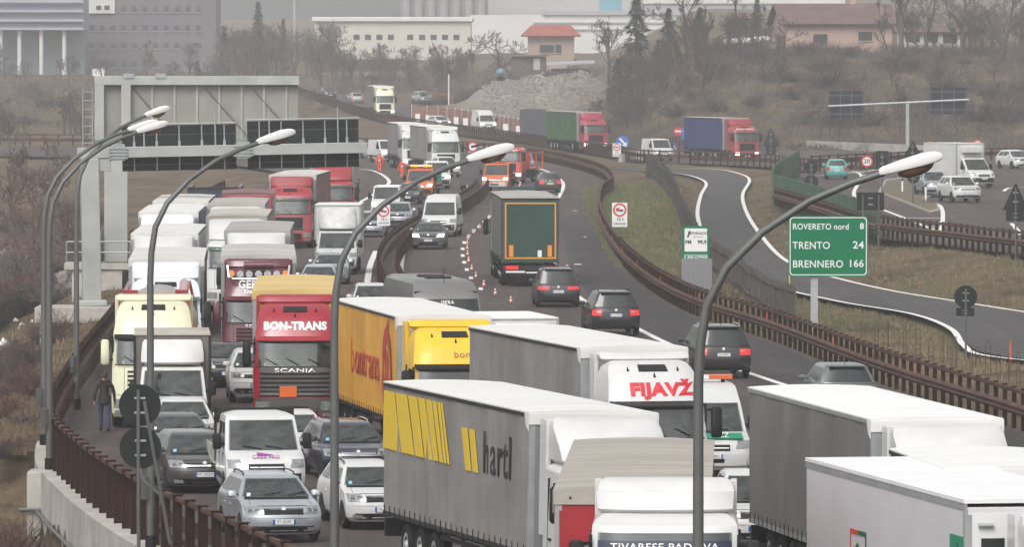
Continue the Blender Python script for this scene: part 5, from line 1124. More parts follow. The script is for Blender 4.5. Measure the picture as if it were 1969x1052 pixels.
# ---- street lamps
def lamp(label, x, D, yaw=0, hgt=1.0, z=0.0):
    root = thing("street_lamp", label, "street lamp", "curved street lamps along the left edge", loc=(x, D, z), yaw=yaw); root.scale = (1,1,hgt)
    arc = [(0,6.4),(.03,7.0),(.13,7.6),(.42,8.15),(.95,8.68),(1.65,9.14),(2.25,9.40),(2.75,9.56)]
    mb = MB(); mb.tube([(0,0,-1.0),(0,0,.02)]+[(a*1.0,0,b) for a, b in arc], [.10,.095]+[.075,.072,.068,.064,.06,.056,.054,.05], 12); mb.build("pole", GALV, root)
    mb = MB(); mb.tube([(0,0,.0),(0,0,.35)], .125, 12); mb.build("pole_base", BLACK, root); mb = MB(); mb.box(-.20,-.10,-.1,.1,1.2,1.75); mb.build("fuse_box", GALV, root)
    S = [(2.68,.065,.06),(2.75,.10,.085),(3.05,.14,.115),(3.35,.165,.13),(3.55,.15,.11),(3.64,.10,.06)]; vs_ = []; t = math.atan2(.24,.9); n = 10
    for a, hw_, hh in S:
        for j in range(n):
            q = 2*math.pi*j/n; yy = hw_*math.copysign(abs(math.cos(q))**.6, math.cos(q)); zz = hh*math.copysign(abs(math.sin(q))**.6, math.sin(q)); zz = zz*(1.0 if zz > 0 else .55)
            da = a-2.7; vs_.append((2.7+da*math.cos(t)-zz*math.sin(t), yy, 9.56+da*math.sin(t)+zz*math.cos(t)))
    mb = MB(); mb.add(vs_, [(i*n+j, i*n+(j+1)%n, (i+1)*n+(j+1)%n, (i+1)*n+j) for i in range(len(S)-1) for j in range(n)] + [tuple(range(n)), tuple(range((len(S)-1)*n, len(S)*n))], 0, True)
    h = mb.build("lamp_head", LAMPWHITE, root)
    b = MB(); c = Vector((3.22,0,9.63)); vs_ = []; m = 10
    for k in range(5):
        q = k/4*math.pi/2; 
        for j in range(m): a = 2*math.pi*j/m; vs_.append(c + Vector((.27*math.cos(q)*math.cos(a), .12*math.cos(q)*math.sin(a), -.13*math.sin(q)+.27*math.cos(q)*math.cos(a)*math.tan(t))))
    b.add(vs_, [(i*m+j, i*m+(j+1)%m, (i+1)*m+(j+1)%m, (i+1)*m+j) for i in range(4) for j in range(m)], 0, True); b.build("glass_bowl", LENS, h)
    return root
lamp("grey street lamp in front of the white cabs, nearest of the curved lamps", XD(1343,108), 108, R(-1), z=.02)
lamp("grey street lamp crossing the red lorry and the yellow trailer", XD(643,136.5), 136.5, R(22), hgt=.97)
lamp("grey street lamp beside the pair of round sign backs", XD(289,164), 164, R(28), hgt=.962)
lamp("grey street lamp standing on the concrete lamp base", P4.x, P4.y, R(32), hgt=.945)
lamp("grey street lamp standing close behind the one on the concrete base", XD(84,206), 206, R(30), hgt=.935)
lamp("hazier thin street lamp between the concrete base and the gantry leg", XD(147,226), 226, R(40), hgt=.955)
# ---- overhead sign gantry
GANT = M("gantry_paint", (.36,.37,.35), .55, .1, var=.18, vs=.6); GANTG = M("gantry_green_grey", (.15,.22,.16), .6, var=.2)
def gantry():
    A = Vector((-17.6, 305, 0)); B = Vector((-6.0, 306.5, 0)); d = (B-A).normalized(); yaw = math.atan2(d.y, d.x)
    r = thing("sign_gantry", "pale grey sign gantry with two dark sign backs over the left carriageway", "sign gantry", loc=(A.x,A.y,0), yaw=yaw, roll=R(-1.0)); Ln = (B-A).length
    m = MB(); zb, zt = 6.50, 6.95
    Dp = lambda x0,x1,y0,y1,z0,z1: m.box(x0,x1,y0,y1,z0,z1)
    Dp(-.38,.38,-.38,.38,.5,zb-.003); m.build("leg", GANT, r, bevel=.03)
    m = MB(); m.box(-.5,Ln,-.3,.3,zb,zt); m.box(.385,.9,-.25,.25,zb-.55,zb-.003); m.build("beam", GANT, r, bevel=.02)
    m = MB(); m.box(-.6,.6,-.6,.6,.3,.55); m.build("foot", GANT, r, bevel=.05)
    for x in (1.2, 6.46): 
        m = MB(); m.box(x-.28,x+.28,-.34,.34,zb-.12,zt+.12)
        for k in range(4): m.box(x-.4,x+.4,-.38,-.34,zb-.05+.14*k,zb+.01+.14*k)
        m.build("clamp", STEEL, r)
    for i, (x0, x1, z0, z1) in enumerate(((1.42,6.22,5.92,7.82),(6.70,11.4,5.92,7.92))):
        m = MB(); m.box(x0,x1,.34,.42,z0,z1); s_ = m.build("sign_panel", SIGNBACK, r)
        for k in range(5):
            x = x0+.5+(x1-x0-1.0)*k/4; q = MB(); q.box(x-.024,x+.024,.29,.338,z0+.02,z1-.02); q.box(x-.05,x+.05,.24,.338,zt+.0,zt+.22); q.build("strut", STEEL, s_)
        q = MB(); q.box(x0,x1,.31,.338,z1-.40,z1-.38); q.box(x0,x1,.31,.338,z0+.25,z0+.27); q.build("brace", GALV, s_)
        q = MB(); q.tube([(x0-.1,.05,z1+.06),(x1,.05,z1+.06)], .035, 6)
        for x in (x0+.9,x1-.9): q.tube([(x,.05,zt),(x,.05,z1+.55)], .035, 6)
        q.build("walkway_rail", STEEL, s_)
    # rear frame with the large display
    r2 = thing("display_gantry", "large pale display gantry with framed back panel behind the dark sign backs", "sign gantry", loc=(-18.6,342,0), yaw=R(2))
    z1 = 9.75; m = MB(); m.box(-.55,.55,-.5,.5,1.0,6.2); m.build("leg", GANT, r2, bevel=.04)
    m = MB(); m.box(-1.0,8.6,-.35,.35,6.203,6.75); m.build("beam", GANTG, r2, bevel=.02)
    m = MB(); m.box(-1.0,8.6,-.25,.25,z1-.42,z1); m.box(-1.0,-.55,-.25,.25,6.753,z1-.423); m.box(.25,.7,-.25,.25,6.753,z1-.423); m.build("frame", GANT, r2, bevel=.02)
    m = MB(); m.box(-.547,.247,.1,.16,6.755,z1-.425); m.box(.703,8.55,.1,.16,6.755,z1-.425); p = m.build("back_panel", M("gantry_panel",(.245,.235,.215),.7,var=.15,vs=.7), r2)
    for k in range(7): 
        x = 1.7+k*1.05; q = MB(); q.box(x-.045,x+.045,.03,.098,6.76,z1-.43); q.build("strut", GANT, p)
    for x in (.8,4.2,6.4): q = MB(); q.tube([(x,.06,z1-.55),(x+2.0,.06,6.9)], .05, 4); q.build("brace", M("gantry_brace",(.19,.18,.165),.7), p)
    for x in (.6,2.1): q = MB(); q.box(x-.25,x+.25,-.3,.3,z1-.1,z1+.12); q.build("lamp_box", STEEL, r2)
    q = MB()
    for x in (-1.55,-.95+-.15): q.tube([(x,-.2,3.6),(x,-.2,9.2)], .03, 6)
    for k in range(14): q.tube([(-1.55,-.2,3.8+.4*k),(-1.1,-.2,3.8+.4*k)], .02, 5)
    q.build("ladder", STEEL, r2)
    m = MB(); m.box(-2.4,2.2,-1.6,1.2,.7,.98); m.build("platform", CONC, r2)
    m = MB()
    for zz in (1.5,2.0): m.tube([(-2.3,-1.5,zz),(2.1,-1.5,zz)], .035, 6)
    for x in (-2.3,-.8,.7,2.1): m.tube([(x,-1.5,.98),(x,-1.5,2.0)], .03, 6)
    m.build("railing", STEEL, r2)
    m = MB(); m.box(-1.5,-.7,-1.0,-.6,1.0,2.5); m.build("cabinet", STEEL, r2, bevel=.02)
    m = MB(); m.box(-19.9,-16.6,303.2,306.6,-.35,.3); m.box(-19.7,-19.2,303.4,304,-4,-.352); m.box(-18.2,-17.6,304,305.8,-4,-.352); tag(m.build("gantry_plinth", CONC, bevel=.03), "flat concrete plinth under the front gantry leg", "plinth")
    m = MB(); m.box(-20.6,-16.9,340.5,343.5,-4,.698); tag(m.build("gantry_plinth", CONC, bevel=.03), "concrete block under the rear display gantry", "plinth")
gantry()
# ---- signs
SGREEN = M("sign_green", (.0,.145,.062), .6, spec=.2); SWHITE = M("sign_white", (.70,.70,.69), .45); SRED = M("sign_red", (.48,.03,.035), .45); SBLUE = M("sign_blue", (.03,.13,.42), .45); SYEL = M("sign_yellow", (.7,.5,.03), .5)
def rrect(w_, h_, r, y, n=5, cx=0, cz=0):
    p = []
    for sx, sz, a0 in ((1,-1,-90),(1,1,0),(-1,1,90),(-1,-1,180)):
        for k in range(n+1): a = R(a0+90*k/n); p.append((cx+sx*(w_/2-r)+r*math.cos(a), y, cz+sz*(h_/2-r)+r*math.sin(a)))
    return p
def facing(name, label, cat, px, py, D, group=None, yaw=0):
    p = atD(px, py, D); r = thing(name, label, cat, group, loc=(p.x, D, p.z), yaw=R(yaw)); return r, p.z
def post(r, x, z0, z1, rad=.045, mat=None, y=.07, name="post"):
    m = MB(); m.tube([(x,y,z0),(x,y,z1)], rad, 8); return m.build(name, mat or GALV, r)
r, z = facing("direction_sign", "big green distance sign listing three towns on a single grey post", "road sign", 1592.5, 473.5, 285, yaw=-1)
m = MB(); m.slab(rrect(3.12,2.38,.16,0), (0,-1,0), .05); q = m.build("sign_panel", SGREEN, r)
m = MB(); a, b = rrect(3.02,2.28,.14,-.055), rrect(2.95,2.21,.12,-.055); n = len(a); m.add(a+b, [(i,(i+1)%n,(i+1)%n+n,i+n) for i in range(n)]); m.build("border", SWHITE, q)
for y_, L_, N_, s_, W1_, W2_ in ((.76,"ROVERETO nord","8",.33,2.18,.16),(0.02,"TRENTO","24",.40,1.46,.43),(-.71,"BRENNERO","166",.40,1.96,.54)):
    text(L_, s_, (-1.40,-.056,y_), (1,0,0), (0,0,1), SWHITE, q, "lettering", .004, bold=.004, align='LEFT', width=W1_); text(N_, s_, (1.40,-.056,y_+.02), (1,0,0), (0,0,1), SWHITE, q, "lettering", .004, bold=.006, align='RIGHT', width=W2_)
m = MB(); m.box(-.68,-.40,.05,.32,-z-.5,-1.1); m.build("post", M("post_pale",(.36,.36,.37),.5,.2,var=.1), r); m = MB(); m.box(-1.45,1.45,.0,.05,-.6,-.5); m.box(-1.45,1.45,.0,.05,.5,.6); m.build("brace", STEEL, r)
r, z = facing("information_sign", "green and white traffic radio sign beside the slatted fence", "road sign", 1338, 475, 330, yaw=-2)
m = MB(); m.slab(rrect(1.24,1.92,.10,0), (0,-1,0), .04); q = m.build("sign_panel", SGREEN, r)
m = MB(); m.slab(rrect(1.02,1.05,.04,-.042,cz=.32), (0,-1,0), .008); m.build("white_field", SWHITE, q)
m = MB(); a, b = rrect(1.04,.24,.05,-.045,cz=-.46), rrect(1.0,.20,.04,-.045,cz=-.46); n = len(a); m.add(a+b, [(i,(i+1)%n,(i+1)%n+n,i+n) for i in range(n)]); m.build("border", SWHITE, q)
text("i", .42, (-.36,-.052,.58),(1,0,0),(0,0,1),INK,q,"lettering",.003,bold=.02,shear=.3); text("NFORADIO", .17, (.10,-.052,.62),(1,0,0),(0,0,1),INK,q,"lettering",.003,bold=.004); text("da Nord", .12,(.1,-.052,.46),(1,0,0),(0,0,1),INK,q,"lettering",.003)
text("FM", .22,(-.34,-.052,.22),(1,0,0),(0,0,1),INK,q,"lettering",.003,bold=.01); text("99,9", .22,(.28,-.052,.22),(1,0,0),(0,0,1),INK,q,"lettering",.003,bold=.01)
text("( 800-279940", .17,(.0,-.048,-.46),(1,0,0),(0,0,1),SWHITE,q,"lettering",.003,bold=.004); text("21B", .17,(.22,-.048,-.76),(1,0,0),(0,0,1),SWHITE,q,"lettering",.003,bold=.004)
post(r,-.4,-z-.4,-.9); post(r,.4,-z-.4,-.9)
p = atD(1340,527,322); m = MB(); m.box(-.68,.68,-.03,.03,-.7,.68)
for k in range(9): m.box(-.66+.155*k,-.62+.155*k,-.06,-.031,-.7,.66)
o = m.build("metal_guard", M("guard_grey",(.22,.22,.23),.5,.3)); o.location = (p.x, 322, p.z); o.rotation_euler = (0,0,R(-8)); tag(o, "grey ribbed metal guard plate under the green radio sign", "guard plate")
def weight(label, px, py, D, sc=1.0, yaw=0, pole=True):
    r, z = facing("weight_limit_sign", label, "road sign", px, py, D, "white lorry limit signs", yaw); r.scale = (sc,)*3
    m = MB(); m.slab(rrect(.88,1.40,.03,0), (0,-1,0), .03); q = m.build("sign_panel", SWHITE, r)
    m = MB(); m.disc((0,-.03,.28),(0,-1,0),.39,.008,24,0,.29); m.build("red_ring", SRED, q)
    m = MB(); m.box(-.22,.0,-.04,-.03,.22,.40,0); m.box(.0,.2,-.04,-.03,.22,.31,1)
    for x in (-.1,.05,.15): m.disc((x,-.03,.20),(0,-1,0),.035,.01,8,1)
    m.build("lorry_symbol", [SRED, INK], q)
    text("12 t", .24,(.02,-.034,-.26),(1,0,0),(0,0,1),INK,q,"lettering",.003,bold=.008); text("6.00-22.00", .15,(0,-.034,-.52),(1,0,0),(0,0,1),INK,q,"lettering",.003,bold=.005)
    if pole: post(r,0,-z/sc-.4,.6)
    return r
weight("white lorry limit sign standing on the grass right of the motorway", 1191.5, 413, 420)
weight("white lorry limit sign on the median barrier crossed by the lamp arm", 737.5, 414, 400, .82)
weight("far white lorry limit sign next to the round blue sign on the bend", 1186, 288, 690, .9)
def round_sign(label, px, py, D, rad, matf, mats=None, ring=False, square=False, group="small far road signs", sym=None):
    r, z = facing("road_sign", label, "road sign", px, py, D, group); m = MB()
    if square: m.box(-rad,rad,-.02,.02,-rad*1.1,rad*1.1,0)
    else: m.disc((0,0,0),(0,-1,0),rad,.03,20,0)
    q = m.build("sign_panel", matf, r)
    if ring: m = MB(); m.disc((0,-.03,0),(0,-1,0),rad,.01,20,0,rad*.74); m.build("red_ring", SRED, q)
    if sym == 'arrow': m = MB(); m.slab([(-rad*.6,-.035,rad*.5),(-rad*.35,-.035,rad*.7),(rad*.5,-.035,-rad*.2),(rad*.7,-.035,rad*.1),(rad*.6,-.035,-rad*.7),(-rad*.1,-.035,-rad*.5),(rad*.2,-.035,-rad*.3)],(0,-1,0),.008); m.build("arrow", SWHITE, q)
    if sym == 'bar': m = MB(); m.box(-rad*.7,rad*.7,-.042,-.03,-rad*.18,rad*.18); m.build("white_bar", SWHITE, q)
    if sym and sym.isdigit(): text(sym, rad*1.0,(0,-.035,0),(1,0,0),(0,0,1),INK,q,"lettering",.003,bold=.01)
    post(r,0,-z-.4,0); return r
round_sign("round blue arrow sign on the far bend beside a lorry limit sign", 1197, 273, 700, .62, SBLUE, sym='arrow')
round_sign("round red no entry sign left of the blue trailer", 1304, 252, 760, .48, SRED, sym='bar')
round_sign("tall blue lane sign with white arrow close to the blue trailer", 1320, 257, 755, .55, SBLUE, square=True, sym='arrow')
round_sign("low blue arrow sign under the no entry sign", 1296, 282, 745, .42, SBLUE, sym='arrow')
round_sign("small white speed sign with red ring behind the big lamp head", 1667, 310, 520, .42, SWHITE, ring=True, sym='20')
round_sign("small far speed sign with red ring on the hillside foot", 1880, 277, 640, .40, SWHITE, ring=True, sym='50')
round_sign("yellow round sign on a thin post right of the dark triangle", 1788, 279, 600, .30, SYEL)
round_sign("yellow round sign on a thin post nearer to the white refrigerator truck", 1840, 289, 560, .28, SYEL)
round_sign("red ringed sign at the white lorry on the far left bend", 909, 282, 640, .45, SWHITE, ring=True)
def backs(label, px, py, D, shapes, yaw=0, legs=((0,),), group="dark sign backs on poles", brace=False, pole_mat=None):
    r, z = facing("traffic_sign", label, "road sign", px, py, D, group, yaw)
    for kind, cx, cz, a, b in shapes:
        m = MB()
        if kind == 'o': m.disc((cx,.0,cz),(0,1,0),a,.03,28)
        elif kind == 'r': m.box(cx-a,cx+a,.0,.03,cz-b,cz+b); m.box(cx-a,cx+a,-.025,0,cz-b*.5,cz-b*.4); m.box(cx-a,cx+a,-.025,0,cz+b*.4,cz+b*.5)
        else: m.slab([(cx-a,0,cz-b),(cx+a,0,cz-b),(cx+.05,0,cz+b),(cx-.05,0,cz+b)],(0,1,0),.03)
        m.build("sign_panel", SIGNBACK, r)
        for q in (.35,-.35): m = MB(); m.box(cx-.12,cx+.12,-.035,-.0,cz+(q-.05)*b,cz+(q+.05)*b); m.build("bracket", STEEL, r)
    top = max(s[2]+s[4]*.75 for s in shapes)
    for x in legs[0]: post(r, x, -z-.4, top, .04, pole_mat or GALV, y=-.06)
    if brace: m = MB(); m.tube([(.1,-.1,.1),(.65,-.05,-3.0)], .04, 6); m.tube([(0,-.06,-1.35),(.05,-.1,-1.6),(.5,-.05,-2.0)], .04, 6); m.build("brace", GALV, r)
    return r
backs("pair of round dark sign backs one above the other at the bridge parapet", 269, 780, 157, [('o',0,0,.455,.45),('o',.01,-.92,.455,.45)], brace=True, legs=((-.03,),))
backs("round dark sign back with a small plate on the grass by the ramp", 1857, 571, 264, [('o',0,0,.42,.4),('r',-.02,-.55,.33,.15)])
backs("two small round dark sign backs above each other left of the turquoise car", 1560, 322, 470, [('o',0,0,.45,.4),('o',0,-.92,.45,.4)])
backs("rectangular dark sign back on two posts over the green noise screen", 1674, 387, 375, [('r',0,0,.70,.46)], legs=((-.4,.42),))
backs("dark triangular sign back cut by the right frame edge", 1953, 385, 345, [('t',0,.15,.62,.62),('r',0,-.72,.45,.28)])
backs("dark triangular sign back with a disc below, behind the big lamp head", 1755, 288, 460, [('t',0,0,.62,.55),('o',.05,-1.7,.42,.4)])
backs("tall dark rectangular sign back left of the big lamp head", 1696, 308, 480, [('r',0,0,.44,.62)])
backs("dark sign backs on a post right of the red blue lorry", 1482, 270, 700, [('t',0,.3,.8,.9),('o',0,-.95,.55,.5)])
r, z = facing("butterfly_gantry", "grey cantilever gantry with two dark panelled sign backs before the hillside", "sign gantry", 1745, 198, 735)
m = MB(); m.box(-.17,.17,-.17,.17,-z-.5,-.05); m.build("post", STEEL, r); m = MB(); m.tube([(-8.0,-.0,-.32),(6.2,.0,.35)], .12, 8); m.build("beam", STEEL, r)
for cx, cz, a, b in ((-6.2,-.15,1.82,1.38),(4.1,.25,1.9,1.36)):
    m = MB(); m.box(cx-a,cx+a,.2,.28,cz-b,cz+b); s_ = m.build("sign_panel", M("sign_back_blue",(.012,.014,.024),.8,spec=.1), r)
    for k in range(4): x = cx-a+.1+k*(2*a-.2)/3; q = MB(); q.box(x-.04,x+.04,.12,.198,cz-b,cz+b); q.build("strut", GALV, s_)
    q = MB(); q.box(cx-a,cx+a,.13,.198,cz+b-.5,cz+b-.42); q.box(cx-a,cx+a,.13,.198,cz-b+.4,cz-b+.48); q.build("brace", GALV, s_)
r, z = facing("message_board", "dark blue grey sign back over the slip road left of the green trailer", "road sign", 1025, 234, 800)
m = MB(); m.box(-1.45,1.45,-.05,.05,-1.4,1.4); m.box(-1.45,1.45,-.08,-.05,-.1,.1); m.box(1.6,2.4,-.05,.05,-.3,.9); m.build("sign_panel", M("sign_back_slate",(.055,.06,.075),.6,var=.1), r)
for x in (-1.0,1.0): post(r,x,-z-.5,1.3,.08)
r, z = facing("green_plate", "small green sign hanging at the works behind the lamp arm", "road sign", 842, 343, 540); m = MB(); m.box(-.27,.27,-.02,.02,-.42,.42); m.build("sign_panel", SGREEN, r); post(r,0,-z-.2,0)
# ---- delineators, red rods
for i, (px, py, l) in enumerate(((1780,385,"white marker post with black tip left of the silver off roader"),(1735,372,"white marker post with black tip right of the rectangular sign back"),(1815,376,"white marker post with black tip beside the sign pole"))):
    p = atz(px, py, ZU); r = thing("marker_post", l, "marker post", "roadside marker posts", loc=p); m = MB(); m.box(-.06,.06,-.05,.05,-.3,.85); m.build("shaft", SWHITE, r, bevel=.02); m = MB(); m.box(-.065,.065,-.055,.055,.852,1.05); m.build("tip", INK, r, bevel=.02)
for px, py, l in ((1943,690,"thin red snow rod at the edge of the ramp"),(1518,585,"thin yellow rod left of the big green sign post")):
    p = atg(px, py); m = MB(); h_ = .9 if 'red' in l else 1.6; m.tube([(0,0,-.3),(0,0,h_)], .045 if 'red' in l else .03, 6); o = m.build("snow_rod", ORNG if 'red' in l else SYEL); o.location = (p.x,p.y,tz(p.x,p.y)); tag(o, l, "rod", "roadside rods")
# ---- traffic cones
CONE = paint("cone_red", (.42,.075,.05), coat=0, rough=.6); cone0 = None
cz5 = [(1200,925),(1110,880),(1045,830),(1000,780),(975,738),(958,690),(952,652),(950,618),(951,590),(955,560),(985,528),(1020,498),(1050,470),(1078,445),(1205,335),(1228,318),(1240,300),(1246,285),(1246,272),(1250,258),(1255,246)]
for i, (zx, zy) in enumerate(cz5):
    p = atg(580+zx/2.983, 270+(zy+14)/2.983)
    lb = "red and white traffic cone in the line parting the contraflow lane"
    if cone0 is None:
        cone0 = thing("traffic_cone", lb, "traffic cone", "traffic cones along the contraflow lane"); m = MB(); m.tube([(0,0,.04),(0,0,.22)], [.17,.13], 12, 0); m.tube([(0,0,.22),(0,0,.36)], [.13,.10], 12, 1); m.tube([(0,0,.36),(0,0,.48)], [.10,.075], 12, 0); m.tube([(0,0,.48),(0,0,.60)], [.075,.05], 12, 1); m.tube([(0,0,.60),(0,0,.75)], [.05,.03], 12, 0); m.build("cone", [CONE, SWHITE], cone0); m = MB(); m.box(-.2,.2,-.2,.2,0,.045); m.build("base", BLACK, cone0, bevel=.02); c_ = cone0
    else: c_ = copytree(cone0)
    c_.location = (p.x, p.y, gz(p.y)+.02); c_.scale = (.52,)*3
# ---- people
SKIN = M("skin", (.42,.24,.17), .6); HAIR = M("hair_dark", (.02,.016,.013), .8); JEANS = M("jeans", (.035,.055,.11), .8, var=.25, vs=6); JACK = M("jacket_black", (.016,.015,.015), .75, var=.3, vs=5, bump=.4, bs=12); SHOE = M("shoe_dark", (.02,.013,.01), .7); HIVIS = M("hivis_orange", (.75,.075,.02), .7, var=.15, vs=5); BAND = M("hivis_band", (.55,.55,.5), .4)
def person(label, loc, yaw, hgt=1.75, top=JACK, legs=JEANS, stride=.16, arm=(.0,.0), group="people on the road", hood=True):
    root = thing("person", label, "person", group, loc=loc, yaw=yaw); s = hgt/1.75
    V = []; E = []; Rd = []
    def v(x, y, z, a, b=None): V.append((x,y,z)); Rd.append((a, b or a)); return len(V)-1
    pel = v(0,0,.95,.155,.115); be = v(0,.01,1.10,.145,.105); ch = v(0,.01,1.28,.175,.12); sh = v(0,0,1.42,.15,.10); nk = v(0,.01,1.51,.058); hd0 = v(0,.02,1.58,.075,.085); hd = v(0,.02,1.67,.085,.10); tp = v(0,.01,1.755,.06,.07)
    E += [(pel,be),(be,ch),(ch,sh),(sh,nk),(nk,hd0),(hd0,hd),(hd,tp)]
    for sg, st in ((-1,stride),(1,-stride)):
        a = v(sg*.10,0,.86,.098); k = v(sg*.105,st*.55+.03,.48,.068); c = v(sg*.105,st*.75-.03,.30,.062); n = v(sg*.11,st-.02,.09,.045); f = v(sg*.115,st+.07,.045,.042); t = v(sg*.125,st+.16,.035,.036)
        E += [(pel,a),(a,k),(k,c),(c,n),(n,f),(f,t)]
        s1 = v(sg*.20,0,1.40,.070); el = v(sg*.285,-st*.5-.02,1.13,.056); wr = v(sg*.30,-st*.9+.07,.90,.040); pm = v(sg*.30,-st*.95+.10,.83,.036,.022)
        E += [(sh,s1),(s1,el),(el,wr),(wr,pm)]
        for j, (dx, ln) in enumerate(((-.024,.065),(-.008,.078),(.008,.072),(.024,.055))):
            b1 = v(sg*.30+.004, -st*.95+.10+dx, .795,.010); b2 = v(sg*.297,-st*.95+.112+dx,.795-ln*.6,.009); b3 = v(sg*.288,-st*.95+.125+dx,.795-ln,.008); E += [(pm,b1),(b1,b2),(b2,b3)]
        t1 = v(sg*.288,-st*.95+.135,.82,.011); t2 = v(sg*.278,-st*.95+.150,.785,.009); E += [(pm,t1),(t1,t2)]
    me = bpy.data.meshes.new("body"); me.from_pydata(V, E, []); o = bpy.data.objects.new("body", me); COL.objects.link(o)
    sk = o.modifiers.new("skin", 'SKIN'); o.modifiers.new("sub", 'SUBSURF').levels = 1
    for i, r_ in enumerate(Rd): me.skin_vertices[0].data[i].radius = r_; me.skin_vertices[0].data[i].use_root = (i == 0)
    dg = bpy.context.evaluated_depsgraph_get(); m2 = bpy.data.meshes.new_from_object(o.evaluated_get(dg)); bpy.data.objects.remove(o); m2.name = "body"
    m2.materials.clear()
    for q in (SKIN, top, legs, SHOE, BAND): m2.materials.append(q)
    for p in m2.polygons:
        c = p.center; ax = abs(c.x); p.use_smooth = True
        if c.z > 1.49: p.material_index = 0
        elif ax > .235 and c.z < .90: p.material_index = 0
        elif c.z < .095: p.material_index = 3
        elif c.z < .90 and ax < .235: p.material_index = 2
        else: p.material_index = 1
        if top is HIVIS and (.28 < c.z < .36 or (1.12 < c.z < 1.19 and ax < .2)): p.material_index = 4
    b = bpy.data.objects.new("body", m2); COL.objects.link(b); b.parent = root; b.scale = (s,)*3
    mb = MB(); n = 14; vs_ = []
    for i in range(6):
        t = math.pi*.62*i/5
        for j in range(n):
            a = 2*math.pi*j/n; ba = .03*max(0,-math.sin(a)); vs_.append((.098*math.sin(t)*math.cos(a), .01+(.112*math.sin(t)+ba*math.sin(t))*math.sin(a) - .012, 1.675+.108*math.cos(t) - .03*max(0,-math.sin(a))*math.sin(t)))
    mb.add([Vector(q)*s for q in vs_], [(i*n+j,i*n+(j+1)%n,(i+1)*n+(j+1)%n,(i+1)*n+j) for i in range(5) for j in range(n)], 0, True); mb.build("hair", HAIR if top is JACK else HIVIS, root)
    mb = MB()
    for sg in (-1,1): mb.tube([(sg*.035*s,.100*s,1.665*s),(sg*.035*s,.116*s,1.665*s)], .011*s, 6)
    mb.build("eyes", HAIR, root)
    mb = MB(); mb.tube([(0,.105*s,1.66*s),(0,.135*s,1.625*s),(0,.11*s,1.615*s)], [.008*s,.017*s,.01*s], 6); mb.build("nose", SKIN, root); mb = MB(); mb.box(-.022*s,.022*s,.105*s,.113*s,1.585*s,1.593*s); mb.build("mouth", M("lips",(.28,.11,.09),.6), root)
    for sg in (-1,1): mb = MB(); mb.box(min(sg*.088*s,sg*.103*s),max(sg*.088*s,sg*.103*s),-.0,.035*s,1.63*s,1.69*s); mb.build("ear", SKIN, root, bevel=.006)
    if top is JACK:
        mb = MB(); mb.sweep([Vector((.155*math.cos(t)*s,(.01+.115*math.sin(t))*s,1.475*s)) for t in [2*math.pi*i/16 for i in range(17)]], [(-.03,-.03),(.02,-.03),(.03,.04),(-.01,.05)], smooth=True); mb.build("hood", JACK, root)
        mb = MB(); mb.sweep([Vector((.182*math.cos(t)*s,(.005+.14*math.sin(t))*s,.88*s)) for t in [2*math.pi*i/16 for i in range(17)]], [(-.012,-.05),(.012,-.05),(.006,.16),(-.02,.16)], smooth=True); mb.build("jacket_hem", JACK, root)
    return root
p = atz(201, 831, 0); person("man in black jacket and blue jeans walking away along the left barrier", (p.x,p.y,.01), R(3), 1.74)
for px, py, yw, l in ((730,332,170,"worker in bright orange overalls standing alone on the white line"),(773,345,150,"worker in bright orange overalls behind the orange recovery truck")):
    p = atg(px, py); person(l, (p.x,p.y,.01), R(yw), 1.65, HIVIS, HIVIS, .06, group="road workers in orange")
p = atz(727, 386, 0); person("worker in orange half hidden behind the white van", (XD(727,480),480,.01), R(170), 1.72, HIVIS, HIVIS, .06, group="road workers in orange")
p = atg(688, 392); person("person in dark clothes standing by the shining box lorry", (p.x,p.y,.01), R(90), 1.72, JACK, JACK, .05)
p = atg(853, 350); person("person in dark clothes standing before the white off roader at the works", (p.x,p.y-1,.01), R(180), 1.70, JACK, JACK, .04)
# ---- fences and screens
FSL = M("fence_grey_wood", (.085,.075,.066), .85, var=.4, vs=1.2)
def slat_fence(label, pts, h0, h1, mat, step=.14, name="slatted_fence", lean=0.0, rails=True):
    r = thing(name, label, "fence"); P = resample(pts, step); mb = MB(); rnd = random.Random(len(P))
    for i, (a, b) in enumerate(zip(P, P[1:])):
        d = (b-a).normalized(); nrm = Vector((d.y,-d.x,0)); t = i/len(P); hh = (h0+(h1-h0)*t)*(1+rnd.uniform(-.08,.06)); w_ = d*step*.40
        base = Vector((a.x,a.y,tz(a.x,a.y)-.2)); up = Vector((rnd.uniform(-.03,.03),rnd.uniform(-.03,.03),hh+.2)); mb.slab([base-w_,base+w_,base+w_+up,base-w_+up], nrm, .03)
    mb.build("slats", mat, r)
    m = MB()
    for fz in (.25,.8): m.sweep([Vector((p.x,p.y,tz(p.x,p.y)+(h0+(h1-h0)*i/len(P))*fz)) for i, p in enumerate(P[::4])], [(.03,-.04),(.07,-.04),(.07,.04),(.03,.04)])
    m.build("rail", mat, r); return r
slat_fence("long dark grey wooden slat fence between motorway grass and ramp", pxl([(1243,345),(1262,358),(1285,378),(1300,400),(1310,428),(1322,452),(1345,495)]), 1.9, 1.7, M("fence_dark",(.05,.047,.045),.85,var=.3))
slat_fence("weathered brown slat fence ending left of the big green sign", pxl([(1350,505),(1372,525),(1400,550),(1430,575),(1470,600),(1500,612),(1530,625)]), 1.7, 1.5, FSL, .16)
slat_fence("old dark paling fence across the left bank", [atz(x,y,-2.6) for x,y in [(-60,655),(0,622),(60,600),(120,578),(180,556),(232,535)]], 1.5, 1.4, M("fence_left",(.06,.052,.047),.9,var=.35), .2)
GSC = M("noise_screen_green", (.028,.085,.045), .55, var=.15, vs=.8)
